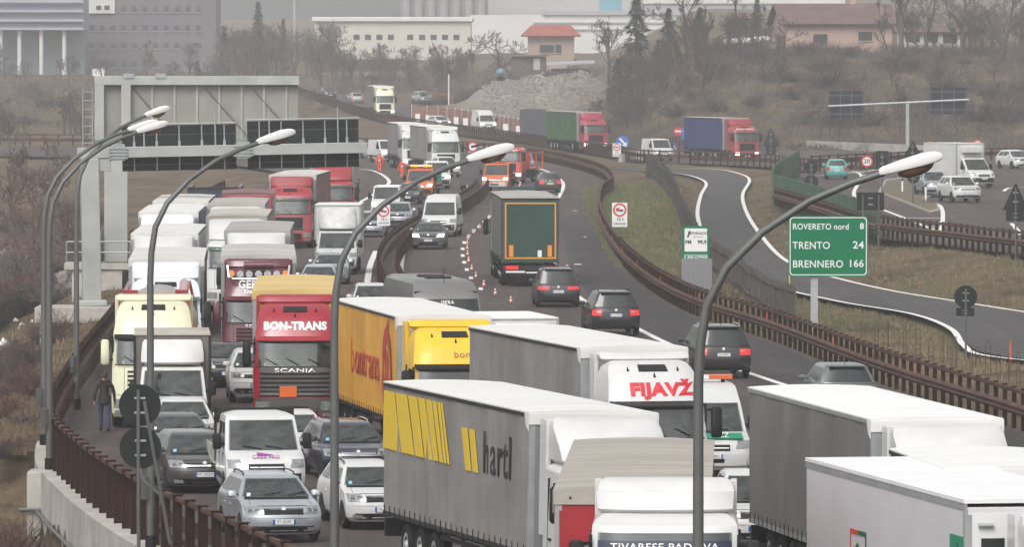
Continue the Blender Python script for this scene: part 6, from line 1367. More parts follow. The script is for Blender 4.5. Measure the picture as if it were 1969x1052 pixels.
def screen(label, pts, h):
    r = thing("noise_screen", label, "noise screen", "green noise screens"); P = resample([atz(x,y,ZU) for x,y in pts], 2.0)
    m = MB(); m.sweep(P, [(-.05,.15),(-.05,h),(.05,h),(.05,.15)]); m.build("panel", GSC, r)
    for p in P: q = MB(); q.box(p.x-.07,p.x+.07,p.y-.09,p.y+.09,p.z-.4,p.z+h+.05); q.build("post", GSC, r)
    m = MB(); m.sweep([p+Vector((0,0,h*.5)) for p in P], [(-.07,-.03),(-.07,.03),(.07,.03),(.07,-.03)]); m.build("rail", GSC, r)
screen("green noise screen curving along the near edge of the upper right road", [(1489,388),(1530,402),(1580,418),(1640,440),(1690,456)], 1.75)
screen("far end of the green noise screen turning back towards the blue lorry", [(1486,382),(1500,362),(1520,350),(1536,338)], 1.9)
m = MB(); NET = M("net_orange", (.27,.125,.095), .8, var=.3, vs=1.5)
def net(label, pts, h, mat, step=3.0):
    r = thing("net_fence", label, "net fence", "orange nets at the roadworks"); P = resample(pxl(pts), step); m = MB(); m.sweep([Vector((p.x,p.y,p.z)) for p in P], [(-.02,.0),(-.02,h),(.02,h),(.02,0)]); m.build("net", mat, r)
    for p in P: q = MB(); q.tube([(p.x,p.y,p.z-.2),(p.x,p.y,p.z+h+.2)], .05, 6); q.build("stake", SWHITE if 'long' in label else CHASSIS, r)
net("long faded orange net along the back edge of the slip road", [(792,226),(840,229),(900,236),(960,247),(1010,255),(1060,262)], 1.5, NET, 4.0)
net("short orange net on the works track near the bare tree", [(826,195),(850,200),(874,204)], 1.6, NET)
# white and red marker boards along the slip road
bd = None
for px, py in ((803,243),(823,246),(877,250),(895,252),(972,264),(997,268)):
    p = atg(px, py-8)
    if bd is None:
        bd = thing("marker_board", "white marker board at the foot of the orange net", "marker board", "white marker boards along the slip road"); m = MB(); m.box(-.3,.3,-.05,.05,.1,1.1,0); m.build("board", SWHITE, bd); m = MB(); m.box(-.35,.35,-.25,.25,0,.1); m.build("base", CHASSIS, bd); c_ = bd
    else: c_ = copytree(bd)
    c_.location = p
# rebar sticks in the ground behind the right barrier
rb0 = None; RB = M("rebar", (.05,.035,.03), .8)
for i, (px, py) in enumerate(((1660,660),(1686,668),(1708,672),(1740,682),(1765,690),(1790,698),(1812,700),(1838,706),(1880,718),(1900,722),(1920,728),(1940,735),(1958,742),(1724,678),(1826,704),(1868,716))):
    p = atg(px, py); h_ = .75+.35*((i*7)%5)/5
    if rb0 is None:
        rb0 = thing("steel_reinforcement", "bent rusty reinforcing bars sticking out behind the right barrier", "steel bars", "reinforcing bars behind the right barrier"); m = MB()
        m.tube([(-.09,0,-.2),(-.09,0,.9),(-.05,0,1.0),(.05,0,1.0),(.09,0,.9),(.09,0,-.2)], .012, 5)
        for k in range(5): m.tube([(-.09,0,.1+.18*k),(.09,0,.1+.18*k)], .008, 4)
        m.build("bars", RB, rb0); c_ = rb0
    else: c_ = copytree(rb0)
    c_.location = (p.x,p.y,tz(p.x,p.y)); c_.scale = (1,1,h_*1.1); c_.rotation_euler = (0,0,i*.7)
# ================================================================ BACKGROUND: buildings, trees, scrub
def gpt(px, D): x = XD(px, D); return Vector((x, D, tz(x, D)))
BARK = M("bark", (.075,.058,.05), .9, var=.3, vs=2); TWIG = M("twigs", (.075,.058,.056), .9, var=.3, vs=.4); TWIGR = M("twigs_red", (.105,.058,.047), .9, var=.3, vs=.5); TWIGG = M("twigs_grey", (.12,.105,.095), .9, var=.3, vs=.5)
EVER = M("needles", (.022,.036,.024), .9, var=.4, vs=.8); EVER2 = M("needles_dull", (.045,.055,.036), .9, var=.4, vs=.8)
def bare_tree(seed, h=9.0, spread=.55, trunk=.35, fine=1.0, low=.25, up=.35, rt=.026):
    """returns (trunk mesh, crown mesh): limbs and a cloud of thin twigs"""
    rnd = random.Random(seed); tk, cr = MB(), MB()
    def grow(p, d, ln, r, lev):
        pts = [p]; q = d.copy(); n = 4 if lev < 2 else 3
        for i in range(n):
            q = (q + Vector((rnd.uniform(-1,1), rnd.uniform(-1,1), rnd.uniform(-.4,.9)*up*2))*(.16 if lev == 0 else .25)).normalized(); pts.append(pts[-1] + q*ln/n)
        rr = [max(rt*.5, r*(1-.65*i/n)) for i in range(n+1)]
        (tk if lev < 2 else cr).tube(pts, rr, 6 if lev == 0 else (4 if lev < 2 else 3), cap=False)
        if lev >= 4: return
        k = (7, 6, 5, 4)[lev]; k = max(2, int(k*fine + rnd.random()*.8))
        for j in range(k):
            t = rnd.uniform(low if lev == 0 else .2, 1.0); f = t*n; i0 = min(int(f), n-1); b = pts[i0].lerp(pts[i0+1], f-i0)
            a = rnd.uniform(0, 2*math.pi); e = q.cross(Vector((math.cos(a), math.sin(a), .3))).normalized()
            dd = (q*rnd.uniform(.35,.8) + e*rnd.uniform(spread*.7, spread*1.4) + Vector((0,0,up*rnd.random()))).normalized()
            grow(b, dd, ln*rnd.uniform(.42,.66)*(1.1-.4*t), max(rt, rr[i0]*.55), lev+1)
    grow(Vector((0,0,-.4)), Vector((rnd.uniform(-.06,.06), rnd.uniform(-.06,.06), 1)), h*.62, h*.022*trunk/.35, 0)
    return tk, cr
PROTO = []
for i, (sd, h, sp, lo, up) in enumerate(((1,9,.6,.25,.35),(2,9,.5,.35,.5),(5,9,.75,.2,.25),(8,9,.42,.2,.7),(11,9,.65,.3,.4))):
    PROTO.append(bare_tree(sd, h, sp, .35, .92, lo, up, .03))
TM = []
def proto_mesh(tk, cr, tm, cm, nt="bare_tree", nc="crown"):
    t = tk.build("trunk", tm, recalc=False); c = cr.build(nc, cm, recalc=False); a, b = t.data, c.data; bpy.data.objects.remove(t); bpy.data.objects.remove(c); return a, b
for i, (tk, cr) in enumerate(PROTO): TM.append({k: proto_mesh(tk, cr, BARK, m_) for k, m_ in (("n",TWIG),("r",TWIGR),("g",TWIGG))})
def shrub_proto(seed, h=1.6, n=70, r=.012, wid=.8):
    rnd = random.Random(seed); st, cr = MB(), MB()
    for i in range(n):
        a = rnd.uniform(0,6.283); t = rnd.uniform(.1,1.0); p = Vector((rnd.gauss(0,.25)*wid, rnd.gauss(0,.25)*wid, -.1)); d = Vector((math.cos(a)*t*wid, math.sin(a)*t*wid, 1)).normalized(); pts = [p]; L_ = h*rnd.uniform(.5,1.05)
        for k in range(4): d = (d + Vector((rnd.uniform(-.35,.35), rnd.uniform(-.35,.35), rnd.uniform(-.35,.08)))).normalized(); pts.append(pts[-1]+d*L_/4)
        (st if i < 6 else cr).tube(pts, [r*1.5,r*1.3,r,r*.8,r*.5], 3, cap=False)
        for k in (1,2,3):
            for _ in range(2): e = (d + Vector((rnd.uniform(-1,1),rnd.uniform(-1,1),rnd.uniform(-.3,.8)))).normalized(); cr.tube([pts[k], pts[k]+e*L_*.2, pts[k]+e*L_*.34+Vector((0,0,-.03))], [r*.8,r*.6,r*.4], 3, cap=False)
    return st, cr
SM = [{k: proto_mesh(*shrub_proto(20+i, 1.6, 60+10*i), BARK, m_, nc="twigs") for k, m_ in (("n",TWIG),("r",TWIGR),("g",TWIGG))} for i in range(4)]
def conifer_proto(seed, h=10, w_=2.0, n=1500, droop=.35):
    rnd = random.Random(seed); tk, cr = MB(), MB(); tk.tube([(0,0,-.4),(0,0,h*.5),(0,0,h)], [h*.018,h*.012,.02], 6, cap=False)
    for i in range(n):
        z = h*(.08+.92*rnd.random()**1.15); rad = w_*(1-z/h)**.85*(.75+.35*math.sin(z*4.3+seed)+.1); a = rnd.uniform(0,6.283); q = rad*rnd.uniform(.25,1.0)**.6; c = Vector((math.cos(a)*q, math.sin(a)*q, z-droop*q))
        o_ = Vector((math.cos(a),math.sin(a),-.35)); s_ = Vector((-math.sin(a),math.cos(a),rnd.uniform(-.4,.4))); L_ = rnd.uniform(.25,.55)*(.6+w_*.2); cr.add([c-s_*L_*.35, c+s_*L_*.35, c+o_*L_+Vector((0,0,rnd.uniform(-.2,.15)))], [(0,1,2)])
    return tk, cr
CM = [proto_mesh(*conifer_proto(3,10,2.1,1700), BARK, EVER), proto_mesh(*conifer_proto(4,10,1.2,1300), BARK, EVER2), proto_mesh(*conifer_proto(9,10,2.6,1700,.2), BARK, EVER2)]
def plant(meshes, name, label, cat, group, loc, h, sx=1.0, yaw=None, base=6.4, parts=("trunk","crown"), rnd=random):
    r = thing(name, label, cat, group, loc=loc, yaw=rnd.uniform(0,6.28) if yaw is None else yaw); k = h/base; r.scale = (k*sx,k*sx,k)
    for me, nm in zip(meshes, parts): o = bpy.data.objects.new(nm, me); COL.objects.link(o); o.parent = r
    return r
rn = random.Random(42)
def tree(px, D, h, var=0, col="n", sx=1.0, label=None, group="bare winter trees in the background", dz=0):
    p = gpt(px, D); p.z += dz - .2
    return plant(TM[var % 5][col], "bare_tree", label or "bare winter tree", "tree", group if label is None or True else None, p, h, sx, rnd=rn)
# individually described trees
tree(968,1075,9.2,2,"r",1.15,"broad reddish brown bare tree behind the gravel mound, left of the red roofed house")
tree(862,1030,7.0,3,"n",.9,"slim bare tree left of the gravel mound by the white pole")
tree(1168,980,9.0,1,"n",1.0,"tall bare tree right of the gravel mound, beside the dark spruce")
tree(1208,930,8.0,0,"n",1.0,"grey brown bare tree at the left end of the wooded hillside")
tree(1320,905,9.5,4,"n",1.0,"fine branched bare tree left of the pink farmhouse")
tree(1415,930,9.0,1,"n",.9,"upright bare tree rising between shed and farmhouse chimney")
tree(1735,860,10.5,3,"n",1.0,"tall bare tree in front of the right end of the farmhouse")
tree(1780,875,8.5,2,"g",1.0,"spreading pale bare tree right of the farmhouse")
tree(1850,865,9.5,0,"g",1.0,"pale bare tree at the upper right corner of the picture")
tree(1925,850,9.0,4,"g",1.1,"palest bare tree at the far right of the hilltop")
tree(65,455,5.5,2,"r",1.1,"russet bare tree on the left field edge")
tree(150,385,3.6,4,"r",1.25,"rust coloured low tree right behind the lamp poles")
tree(20,520,6.5,0,"r",1.0,"russet bare tree touching the left frame edge")
tree(215,560,5.0,1,"n",1.0,"brown bare tree behind the gantry leg")
# tree belts: far ones in groups
gl = ["bare tree in the grey wood left of the white factory", "bare tree on the slope between mound and farmhouse", "bare tree in the wood below the office block", "bare tree along the hillside foot"]
for i in range(70): tree(rn.uniform(420,650), rn.uniform(1180,1420), rn.uniform(4.2,8.2), i, "n" if i%3 else "g", rn.uniform(.9,1.2), "bare grey tree in the dim wood between the dark office block and the factory", "far grey wood left of the factory")
for i in range(44): tree(rn.uniform(640,930), rn.uniform(1120,1300), rn.uniform(3.4,5.8), i, "n" if i%2 else "r", rn.uniform(.9,1.3), "bare brown tree in the row standing before the long white factory hall", "trees before the white factory hall")
for i in range(46): tree(rn.uniform(1140,1510), rn.uniform(800,900), rn.uniform(3.0,5.6), i, "n", rn.uniform(.9,1.3), "bare tree in the thicket on the hillside left of the farmhouse", "thicket left of the farmhouse")
for i in range(26): tree(rn.uniform(1680,2000), rn.uniform(850,920), rn.uniform(3.8,6), i, "g" if i%2 else "n", rn.uniform(.9,1.2), "bare tree in the pale thicket on the hilltop right of the farmhouse", "thicket right of the farmhouse")
for i in range(26): tree(rn.uniform(-20,430), rn.uniform(1150,1330), rn.uniform(3.2,5.6), i, "g" if i%2 else "n", rn.uniform(.9,1.2), "bare tree dimmed by haze before the grey office block", "hazy trees before the office block")
for i in range(14): tree(rn.uniform(-30,190), rn.uniform(560,900), rn.uniform(3,5), i, "r" if i%2 else "n", rn.uniform(.9,1.3), "russet bare tree in the scrub along the left frame edge", "russet scrub trees on the left")
for i in range(20): tree(rn.uniform(1560,1980), rn.uniform(760,840), rn.uniform(2.5,4), i, "n", 1.3, "low bare bush tree on the middle of the brown hillside", "low trees on the hillside")
def conif(px, D, h, v, sx, label, group="conifers in the background"):
    p = gpt(px, D); p.z -= .2; plant(CM[v], "conifer_tree", label, "tree", group, p, h, sx, base=10., rnd=rn)
conif(1224,930,13.5,0,1.15,"dark green spruce standing tall left of the farmhouse hillside")
conif(1188,915,7.5,0,1.3,"dark spruce between the mound and the tall spruce")
conif(1285,900,8.5,0,1.2,"second dark spruce uphill, right of the tall spruce")
conif(1345,890,6.0,0,1.5,"broad dark evergreen in the thicket left of the shed")
conif(497,1250,13.5,1,1.2,"slender far conifer rising over the grey wood")
conif(545,1270,10.5,1,1.0,"short far conifer right of the slender conifer")
conif(430,1240,9.5,1,1.2,"far dark cypress at the edge of the office block")
conif(1455,925,6.5,2,1.0,"round dark evergreen beside the farmhouse gable")
conif(1265,915,5.5,0,1.2,"small dark spruce right of the tall spruce")
conif(380,1190,4.2,2,1.3,"round olive evergreen bush before the office block")
conif(1300,880,4.0,2,1.5,"low evergreen bush on the hillside crest")
# shrubs
def shrub(x, y, s, col="n", label="", group="", sx=1.2):
    plant(SM[rn.randrange(4)][col], "shrub", label, "shrub", group, (x, y, tz(x,y)-.05), s, sx, base=1.6, parts=("stems","twigs"), rnd=rn)
for i in range(80):
    D = rn.uniform(148,203); x = -5.4 - (D-151)*.155 - 1.1 - rn.uniform(0,1)**1.3*5.0; shrub(x, D, rn.uniform(.9,1.7), "r" if i%3 else "n", "leafless bramble bush growing at the foot of the concrete wall", "brambles below the concrete wall")
for i in range(26): D = rn.uniform(205,330); x = XD(rn.uniform(-20,120), D); shrub(x, D, rn.uniform(.6,1.4), "r" if i%2 else "n", "low leafless scrub on the brown left bank", "scrub on the left bank")
for i in range(34): D = rn.uniform(360,560); x = XD(rn.uniform(-30,205), D); shrub(x, D, rn.uniform(1.4,3.0), "r" if i%2 else "g", "russet scrub in the fallow ground beyond the paling fence", "scrub beyond the paling fence", 1.5)
for i in range(48): D = rn.uniform(775,870); x = XD(rn.uniform(1180,2000), D); shrub(x, D, rn.uniform(1.2,2.4) if D > 840 else rn.uniform(1.5,3.4), ("n","g","n")[i%3], "leafless undergrowth bush on the brown hillside below the farmhouse", "undergrowth on the hillside", 1.8)
for i in range(22): D = rn.uniform(1010,1080); x = XD(rn.uniform(820,1240), D); shrub(x, D, rn.uniform(1.2,2.6), "n", "leafless bush around the gravel mound", "bushes around the gravel mound", 1.6)
for i in range(16): D = rn.uniform(900,1150); x = XD(rn.uniform(-30,600), D); shrub(x, D, rn.uniform(1.5,3.0), "g" if i%2 else "n", "leafless bush on the hazy field behind the gantries", "bushes on the hazy field", 2.0)
# dry grass tufts (nobody could count them)
GR1 = M("dry_grass", (.19,.145,.085), .9, var=.3, vs=.3); GR2 = M("dry_grass_olive", (.12,.115,.055), .9, var=.3, vs=.3); GR3 = M("dead_stalks", (.12,.075,.045), .9, var=.3)
def tufts():
    rnd = random.Random(5); mb = MB(); regs = [(lambda: (rnd.uniform(-25,270), rnd.uniform(860,1120)), -2.2, 7000), (lambda: (rnd.uniform(-25,560), rnd.uniform(560,1010)), -1.0, 9000), (lambda: (rnd.uniform(1190,1480), rnd.uniform(345,640)), 0, 6000), (lambda: (rnd.uniform(1440,1990), rnd.uniform(400,720)), .3, 9000), (lambda: (rnd.uniform(-10,240), rnd.uniform(380,560)), -2.5, 3000)]
    for fn, z, n in regs:
        for _ in range(n):
            px, py = fn(); p = atz(px, py, z); x, y = p.x, p.y
            if in_poly(x,y,_mw) or in_poly(x,y,_rp) or in_poly(x,y,_ur) or in_poly(x,y,_sl): continue
            if pd(x,y,_rp) < .5 or dist_pl(x,y,_we)[0] < .8 or noise.noise(Vector((x*.3,y*.2,9))) < -.12: continue
            zz = tz(x,y); mi = 1 if (280 < y and x > 2 and rnd.random() < .5) else (2 if x < 0 and rnd.random() < .45 else 0)
            for k in range(3):
                a = rnd.uniform(0,6.28); h_ = rnd.uniform(.10,.32); w_ = .018+.00006*y; b = Vector((x+rnd.uniform(-.12,.12), y+rnd.uniform(-.12,.12), zz-.03)); t = Vector((math.cos(a)*w_, math.sin(a)*w_*.3, 0)); mb.add([b-t,b+t,b+Vector((rnd.uniform(-.12,.12),rnd.uniform(-.1,.1),h_))], [(0,1,2)], mi)
    o = mb.build("dry_grass", [GR1,GR2,GR3], recalc=False); struct(o, "stuff", "dry brown winter grass on the verges", "grass")
tufts()
# litter and stones on the left bank
WL = M("litter_white", (.66,.66,.64), .6)
for i, (px, py, s_) in enumerate(((52,604,.28),(30,616,.16),(42,628,.14),(62,631,.12),(36,634,.12),(80,600,.1),(8,664,.3),(75,522,.2))):
    p = atz(px, py, -2.6); m = MB(); m.add([(-s_,0,0),(s_*.6,-.1,0),(s_,.2,.02),(-.2*s_,.1,s_*1.2),(0,-.05,s_*.5)], [(0,1,3),(1,2,3),(2,0,3),(0,1,4),(1,3,4),(3,0,4)]); o = m.build("litter", WL); o.location = (p.x,p.y,tz(p.x,p.y)+.03); tag(o, ("white plastic litter lying on the brown left bank"), "litter", "white litter on the left bank")
STONE = M("rubble_stone", (.24,.22,.20), .9, var=.4, vs=2)
def rubble(label, pts, n, s0, s1, seed, zr=.9, sy=2.0):
    rnd = random.Random(seed); mb = MB()
    for _ in range(n):
        t = rnd.random()*(len(pts)-1); i = int(t); p = pts[i].lerp(pts[min(i+1,len(pts)-1)], t-i) + Vector((rnd.uniform(-.6,.6), rnd.uniform(-sy,sy), 0)); s_ = rnd.uniform(s0,s1); z = tz(p.x,p.y)+rnd.uniform(0,zr)
        vs_ = [(p.x+x*s_*rnd.uniform(.6,1.2), p.y+y*s_*rnd.uniform(.6,1.2), z+q*s_*rnd.uniform(.5,1)) for x,y,q in ((-1,-1,-1),(1,-1,-1),(1,1,-1),(-1,1,-1),(-1,-1,1),(1,-1,1),(1,1,1),(-1,1,1))]; mb.add(vs_, [(0,3,2,1),(4,5,6,7),(0,1,5,4),(1,2,6,5),(2,3,7,6),(3,0,4,7)])
    o = mb.build("rubble", STONE); struct(o, "stuff", label, "rubble")
rubble("heap of broken pale stones on the left behind the lamp poles", [atz(x,y,-2.2) for x,y in ((-10,492),(60,480),(120,476))], 320, .12, .32, 3)
rubble("broken stones under the gantry platform", [atz(x,y,-1.8) for x,y in ((120,560),(140,548),(155,572))], 120, .1, .26, 4)
P_ = [Vector((p.x, p.y+3.0, 0)) for p in resample(UP_HI, 4.0) if XD(1545,p.y) < p.x < XD(1900,p.y)]
m = MB(); m.sweep(P_, [(-.2,-.4),(-.2,.8),(.2,.8),(.2,-.4)]); tag(m.build("low_wall", CONC), "long low pale concrete wall at the foot of the hillside", "wall")
def undergrowth(name, label, n, fx, mats, hmin, hmax, seed, wd=.03):
    """leafless scrub that nobody could count: clumps of thin crossing twigs"""
    rnd = random.Random(seed); mb = MB()
    for _ in range(n):
        x, y = fx(rnd); k = noise.noise(Vector((x*.22, y*.07, seed))); 
        if k < -.28: continue
        z = tz(x,y); H_ = hmin + (hmax-hmin)*max(0,min(1,.45+k))*rnd.uniform(.6,1.1); mi = int(max(0,min(2,1.5+2.6*noise.noise(Vector((x*.12,y*.05,seed+4))))))
        for j in range(22):
            a = rnd.uniform(0,6.283); r_ = rnd.uniform(0,.9); b0 = Vector((x+math.cos(a)*r_, y+math.sin(a)*r_, z-.1+rnd.uniform(0,.45)*H_)); d = Vector((math.cos(a)*rnd.uniform(.1,.8), math.sin(a)*rnd.uniform(.1,.8), rnd.uniform(.35,1))).normalized()*H_*rnd.uniform(.3,.65); t = Vector((rnd.uniform(-1,1),0,rnd.uniform(-.5,.5)))*wd
            mb.add([b0-t,b0+t,b0+d], [(0,1,2)], mi)
    return struct(mb.build(name, mats, recalc=False), "stuff", label, "scrub")
UG = [M("scrub_grey", (.085,.075,.070), .95, spec=.1), M("scrub_brown", (.10,.078,.066), .95, spec=.1), M("scrub_dark", (.055,.047,.043), .95, spec=.1)]
def hx_(rnd): D = rnd.uniform(738,892); return XD(rnd.uniform(1140,2020), D), D
undergrowth("undergrowth", "dense leafless grey brown scrub covering the hillside below the farmhouse", 3600, hx_, UG, .8, 2.6, 3)
def fx_(rnd): D = rnd.uniform(880,1280); return XD(rnd.uniform(-30,640), D), D
undergrowth("undergrowth", "leafless scrub spread over the hazy field behind the gantries", 1100, fx_, UG, .8, 2.4, 8)
def wx_(rnd): D = rnd.uniform(1090,1330); return XD(rnd.uniform(640,1160), D), D
undergrowth("undergrowth", "grey thicket below the trees before the factory", 1200, wx_, UG, .8, 2.6, 12, .04)
rubble("broken pale rock strewn over the gravel mound", [Vector((-3.5,968,0)),Vector((0,960,0)),Vector((3,962,0)),Vector((7,962,0)),Vector((11,958,0))], 1500, .07, .24, 9, zr=.06, sy=26)
for i in range(12): tree(rn.uniform(990,1150), 1092, rn.uniform(3.2,5.0), i, "n", 1.2, "low bare tree before the red roofed house", "low trees before the red roofed house")
# ---- buildings
CREAMW = M("wall_cream", (.52,.49,.44), .85, var=.08, vs=.2); WHITEW = M("wall_white", (.60,.59,.57), .85, var=.08, vs=.1); PINKW = M("wall_pink", (.40,.285,.24), .9, var=.15, vs=.4); TILE = M("roof_tile", (.13,.082,.072), .9, var=.3, vs=.6); TILER = M("roof_tile_red", (.30,.085,.065), .9, var=.2, vs=.6); DGLASS = M("window_dark", (.03,.033,.036), .3, 0, .6); OFFD = M("office_dark", (.135,.13,.14), .7, var=.12, vs=.15); OFFL = M("office_blue_white", (.33,.34,.40), .6, var=.08, vs=.1); METAL = M("factory_metal", (.36,.355,.37), .6, .1, var=.1, vs=.1)
def bld(name, label, px0, px1, D, cat="building", dep=14, yaw=0, dz=-1, group=None):
    x0, x1 = XD(px0,D), XD(px1,D); cx = (x0+x1)/2; z = tz(cx, D); return thing(name, label, cat, group, loc=(cx,D,z), yaw=R(yaw)), (x1-x0)/2, z
def zrow(py, D): return atD(CX, py, D).z
def wall(r, hx, dep, z0, z1, mat, name="wall"): m = MB(); m.box(-hx,hx,0,dep,z0,z1); return m.build(name, mat, r)
def win(parent, x0, x1, z0, z1, mat=DGLASS, frame=None, y=0, name="window"):
    m = MB(); m.box(x0,x1,y-.06,y+.05,z0,z1,0)
    if frame: t = .12; m.box(x0-t,x1+t,y-.09,y-.0,z1,z1+t,1); m.box(x0-t,x1+t,y-.14,y-.0,z0-t,z0,1); m.box(x0-t,x0,y-.09,y,z0,z1,1); m.box(x1,x1+t,y-.09,y,z0,z1,1)
    return m.build(name, [mat, frame or mat], parent)
# dark office block
D = 1330; r, hx, z = bld("office_block", "big dark office block with rows of small windows in the haze", 158, 416, D); f = lambda py: zrow(py, D)-z
wall(r, hx, 22, -2, f(-60), OFFD)
sx = 2*hx/258.
for row, py in enumerate((12,48,82,118)):
    for k in range(11):
        x = -hx + (14+k*20.5)*sx
        if 300 < 158+14+k*20.5 and row == 3: continue
        win(r, x, x+10*sx, f(py+10), f(py), M("office_window",(.05,.052,.06),.3), None); 
        m = MB(); m.box(x-.1,x+11*sx,-.25,.0,f(py+12.5),f(py+11)); m.build("window_sill", M("office_sill",(.30,.30,.31),.7), r)
m = MB(); m.box(-hx+14*sx, -hx+64*sx, -.4, .1, f(25), f(-60)); q = m.build("stair_bay", WHITEW, r)
for x in (28,44): win(q, -hx+x*sx, -hx+(x+10)*sx, f(18), f(10), DGLASS, None, -.4)
# light office with round columns
D = 1300; r, hx, z = bld("office_building", "pale bluish office building on white columns at the upper left corner", -70, 160, D); f = lambda py: zrow(py, D)-z
m = MB(); m.box(-hx,hx,0,18,f(56),f(-60)); m.build("upper_floors", OFFL, r)
for py in (10,28,44): m = MB(); m.box(-hx+.2,hx+.003,-.08,.02,f(py+7),f(py)); m.build("window", M("office_ribbon",(.17,.16,.22),.4), r)
for py in (2,20,38,54): m = MB(); m.box(-hx-.2,hx+.2,-.9,-.1,f(py+3),f(py-1)); m.build("ledge", OFFL, r)
m = MB(); m.box(-hx,hx,5,18,-2,f(56)-.01); m.build("ground_floor", M("office_ground",(.17,.22,.22),.6,var=.1,vs=.1), r)
for px in (2,38,80,124):
    x = XD(px, D) - r.location.x; m = MB(); m.tube([(x,.6,-2),(x,.6,f(56))], .38, 12); m.build("column", WHITEW, r)
# white factory hall and works behind
D = 1500; r, hx, z = bld("factory_hall", "long cream white factory hall with a row of dark windows", 605, 905, D, dep=40); f = lambda py: zrow(py, D)-z
wall(r, hx, 40, -6, f(40), CREAMW); m = MB(); m.box(-hx-.5,hx+.5,-.8,40.5,f(41),f(32)); m.build("roof", WHITEW, r, bevel=.2)
for px in (680,702,724,746,783,806,828,850,872): x = XD(px,D)-r.location.x; win(r, x, x+1.25, f(76), f(66))
D = 1700; r, hx, z = bld("silo_block", "grey factory silo block with vertical ribs at the top of the picture", 770, 938, D); f = lambda py: zrow(py, D)-z; wall(r, hx, 30, -4, f(-40), M("silo_grey",(.24,.23,.24),.8,var=.1,vs=.1))
for k in range(7): x = -hx+2*hx*(k+.5)/7; m = MB(); m.tube([(x,-.2,-4),(x,-.2,f(-40))], 1.15, 12); m.build("silo", M("silo_grey2",(.27,.26,.27),.8,var=.1,vs=.1), r)
D = 1620; r, hx, z = bld("factory_building", "white stepped factory building right of the silo block", 905, 1300, D); f = lambda py: zrow(py, D)-z; wall(r, hx, 40, -6, f(28), WHITEW)
for py in (42,55): m = MB(); m.box(-hx+14,hx,-.4,.0,f(py+2.5),f(py)); m.build("ledge", METAL, r)
m = MB(); m.box(-hx+16,hx+1,-.6,30,f(28),f(20)); m.build("parapet", METAL, r)
m = MB(); m.box(hx-17,hx-12,4,10,f(28),f(-40)); m.build("tower", M("tower_blue",(.12,.30,.36),.6), r)
D = 1680; r, hx, z = bld("factory_shed", "tall pale factory shed at the top right behind the farmhouse", 1240, 1620, D); f = lambda py: zrow(py, D)-z; wall(r, hx, 40, -6, f(6), METAL); m = MB(); m.box(-hx-.5,hx+.5,-.6,40,f(6),f(-3)); m.build("roof", WHITEW, r)
D = 1740; r, hx, z = bld("warehouse", "pale plain warehouse behind the factory tower", 938, 1240, D); f = lambda py: zrow(py, D)-z; wall(r, hx, 40, -6, f(-40), M("wall_pale",(.44,.43,.42),.85,var=.06,vs=.1)); m = MB(); m.box(-hx-.5,hx+.5,-.5,40,f(-40),f(-46)); m.build("roof", WHITEW, r)
m = MB(); m.tube([(0,0,-4),(0,0,22)], [.35,.25], 8); p = gpt(567,1450); o = m.build("mast", METAL); o.location = p; tag(o, "thin tall mast rising over the grey wood", "mast")
# farmhouse with brown roof
def gable_house(name, label, px0, px1, D, eave, ridge, dep, wallm, roofm, wins, yaw=0, chim=None, base=None, hip=0, over=.7):
    r, hx, z = bld(name, label, px0, px1, D, "house", yaw=yaw); f = lambda py: zrow(py, D)-z; e, t = f(eave), f(ridge)
    m = MB(); m.box(-hx,hx,0,dep,-3,e)
    if not hip: m.add([(-hx,0,e),(-hx,dep,e),(-hx,dep/2,t-.15),(hx,0,e),(hx,dep,e),(hx,dep/2,t-.15)], [(0,1,2),(3,5,4)])
    m.build("wall", wallm, r); m = MB(); o = over; hi = hip*hx
    for sg, y0 in ((1,-o),(-1,dep+o)):
        A = [(-hx-o,y0,e-.25),(hx+o,y0,e-.25),(hx+o-hi,dep/2,t),(-hx-o+hi,dep/2,t)]; m.slab(A if sg > 0 else A[::-1], (0,-1*sg,2), .22)
    if hip:
        for sg in (-1,1): A = [(sg*(hx+o),-o,e-.25),(sg*(hx+o),dep+o,e-.25),(sg*(hx+o-hi),dep/2,t)]; m.slab(A, (sg,0,1.5), .2)
    rf = m.build("roof", roofm, r)
    for px, py, w_, h_ in wins: x = XD(px,D)-r.location.x; win(r, x, x+w_, f(py)-h_, f(py), DGLASS, wallm)
    if chim: x = XD(chim,D)-r.location.x; m = MB(); m.box(x-.3,x+.3,dep/2-.3,dep/2+.3,t-.8,t+1.2); m.box(x-.4,x+.4,dep/2-.4,dep/2+.4,t+1.2,t+1.35); m.build("chimney", wallm, rf)
    return r
gable_house("farmhouse", "pink farmhouse with a long brown tiled roof on the hilltop", 1508, 1716, 885, 44, 9, 11, PINKW, TILE, ((1563,65,1.7,1.1),(1650,60,1.7,1.1),(1575,92,1.1,.9)), yaw=6, chim=1652)
gable_house("house", "small house with a red hipped roof beside the broad bare tree", 1015, 1104, 1120, 67, 50, 8, M("wall_ochre",(.33,.26,.21),.9,var=.1), TILER, ((1038,86,2.2,1.2),(1068,85,.9,1.3)), hip=.45, over=1.0)
gable_house("house", "low grey house with shallow roof between the spruce and the farmhouse", 1408, 1460, 940, 34, 28, 7, M("wall_grey",(.36,.33,.30),.9), TILE, ((1424,42,.9,.9),), chim=1432)
gable_house("house", "pale long house half hidden by trees right of the farmhouse", 1730, 1850, 905, 60, 50, 8, WHITEW, TILE, ((1740,64,1.8,1.1),(1775,64,1.8,1.1),(1812,66,1.8,1.1)))
D = 872; r, hx, z = bld("shed", "open shed with a white slanting roof left of the farmhouse", 1400, 1498, D); f = lambda py: zrow(py,D)-z
m = MB(); m.box(-hx+1.2,hx,1,6,-2,f(84)); m.build("wall", M("wall_stone",(.26,.22,.19),.9,var=.2), r)
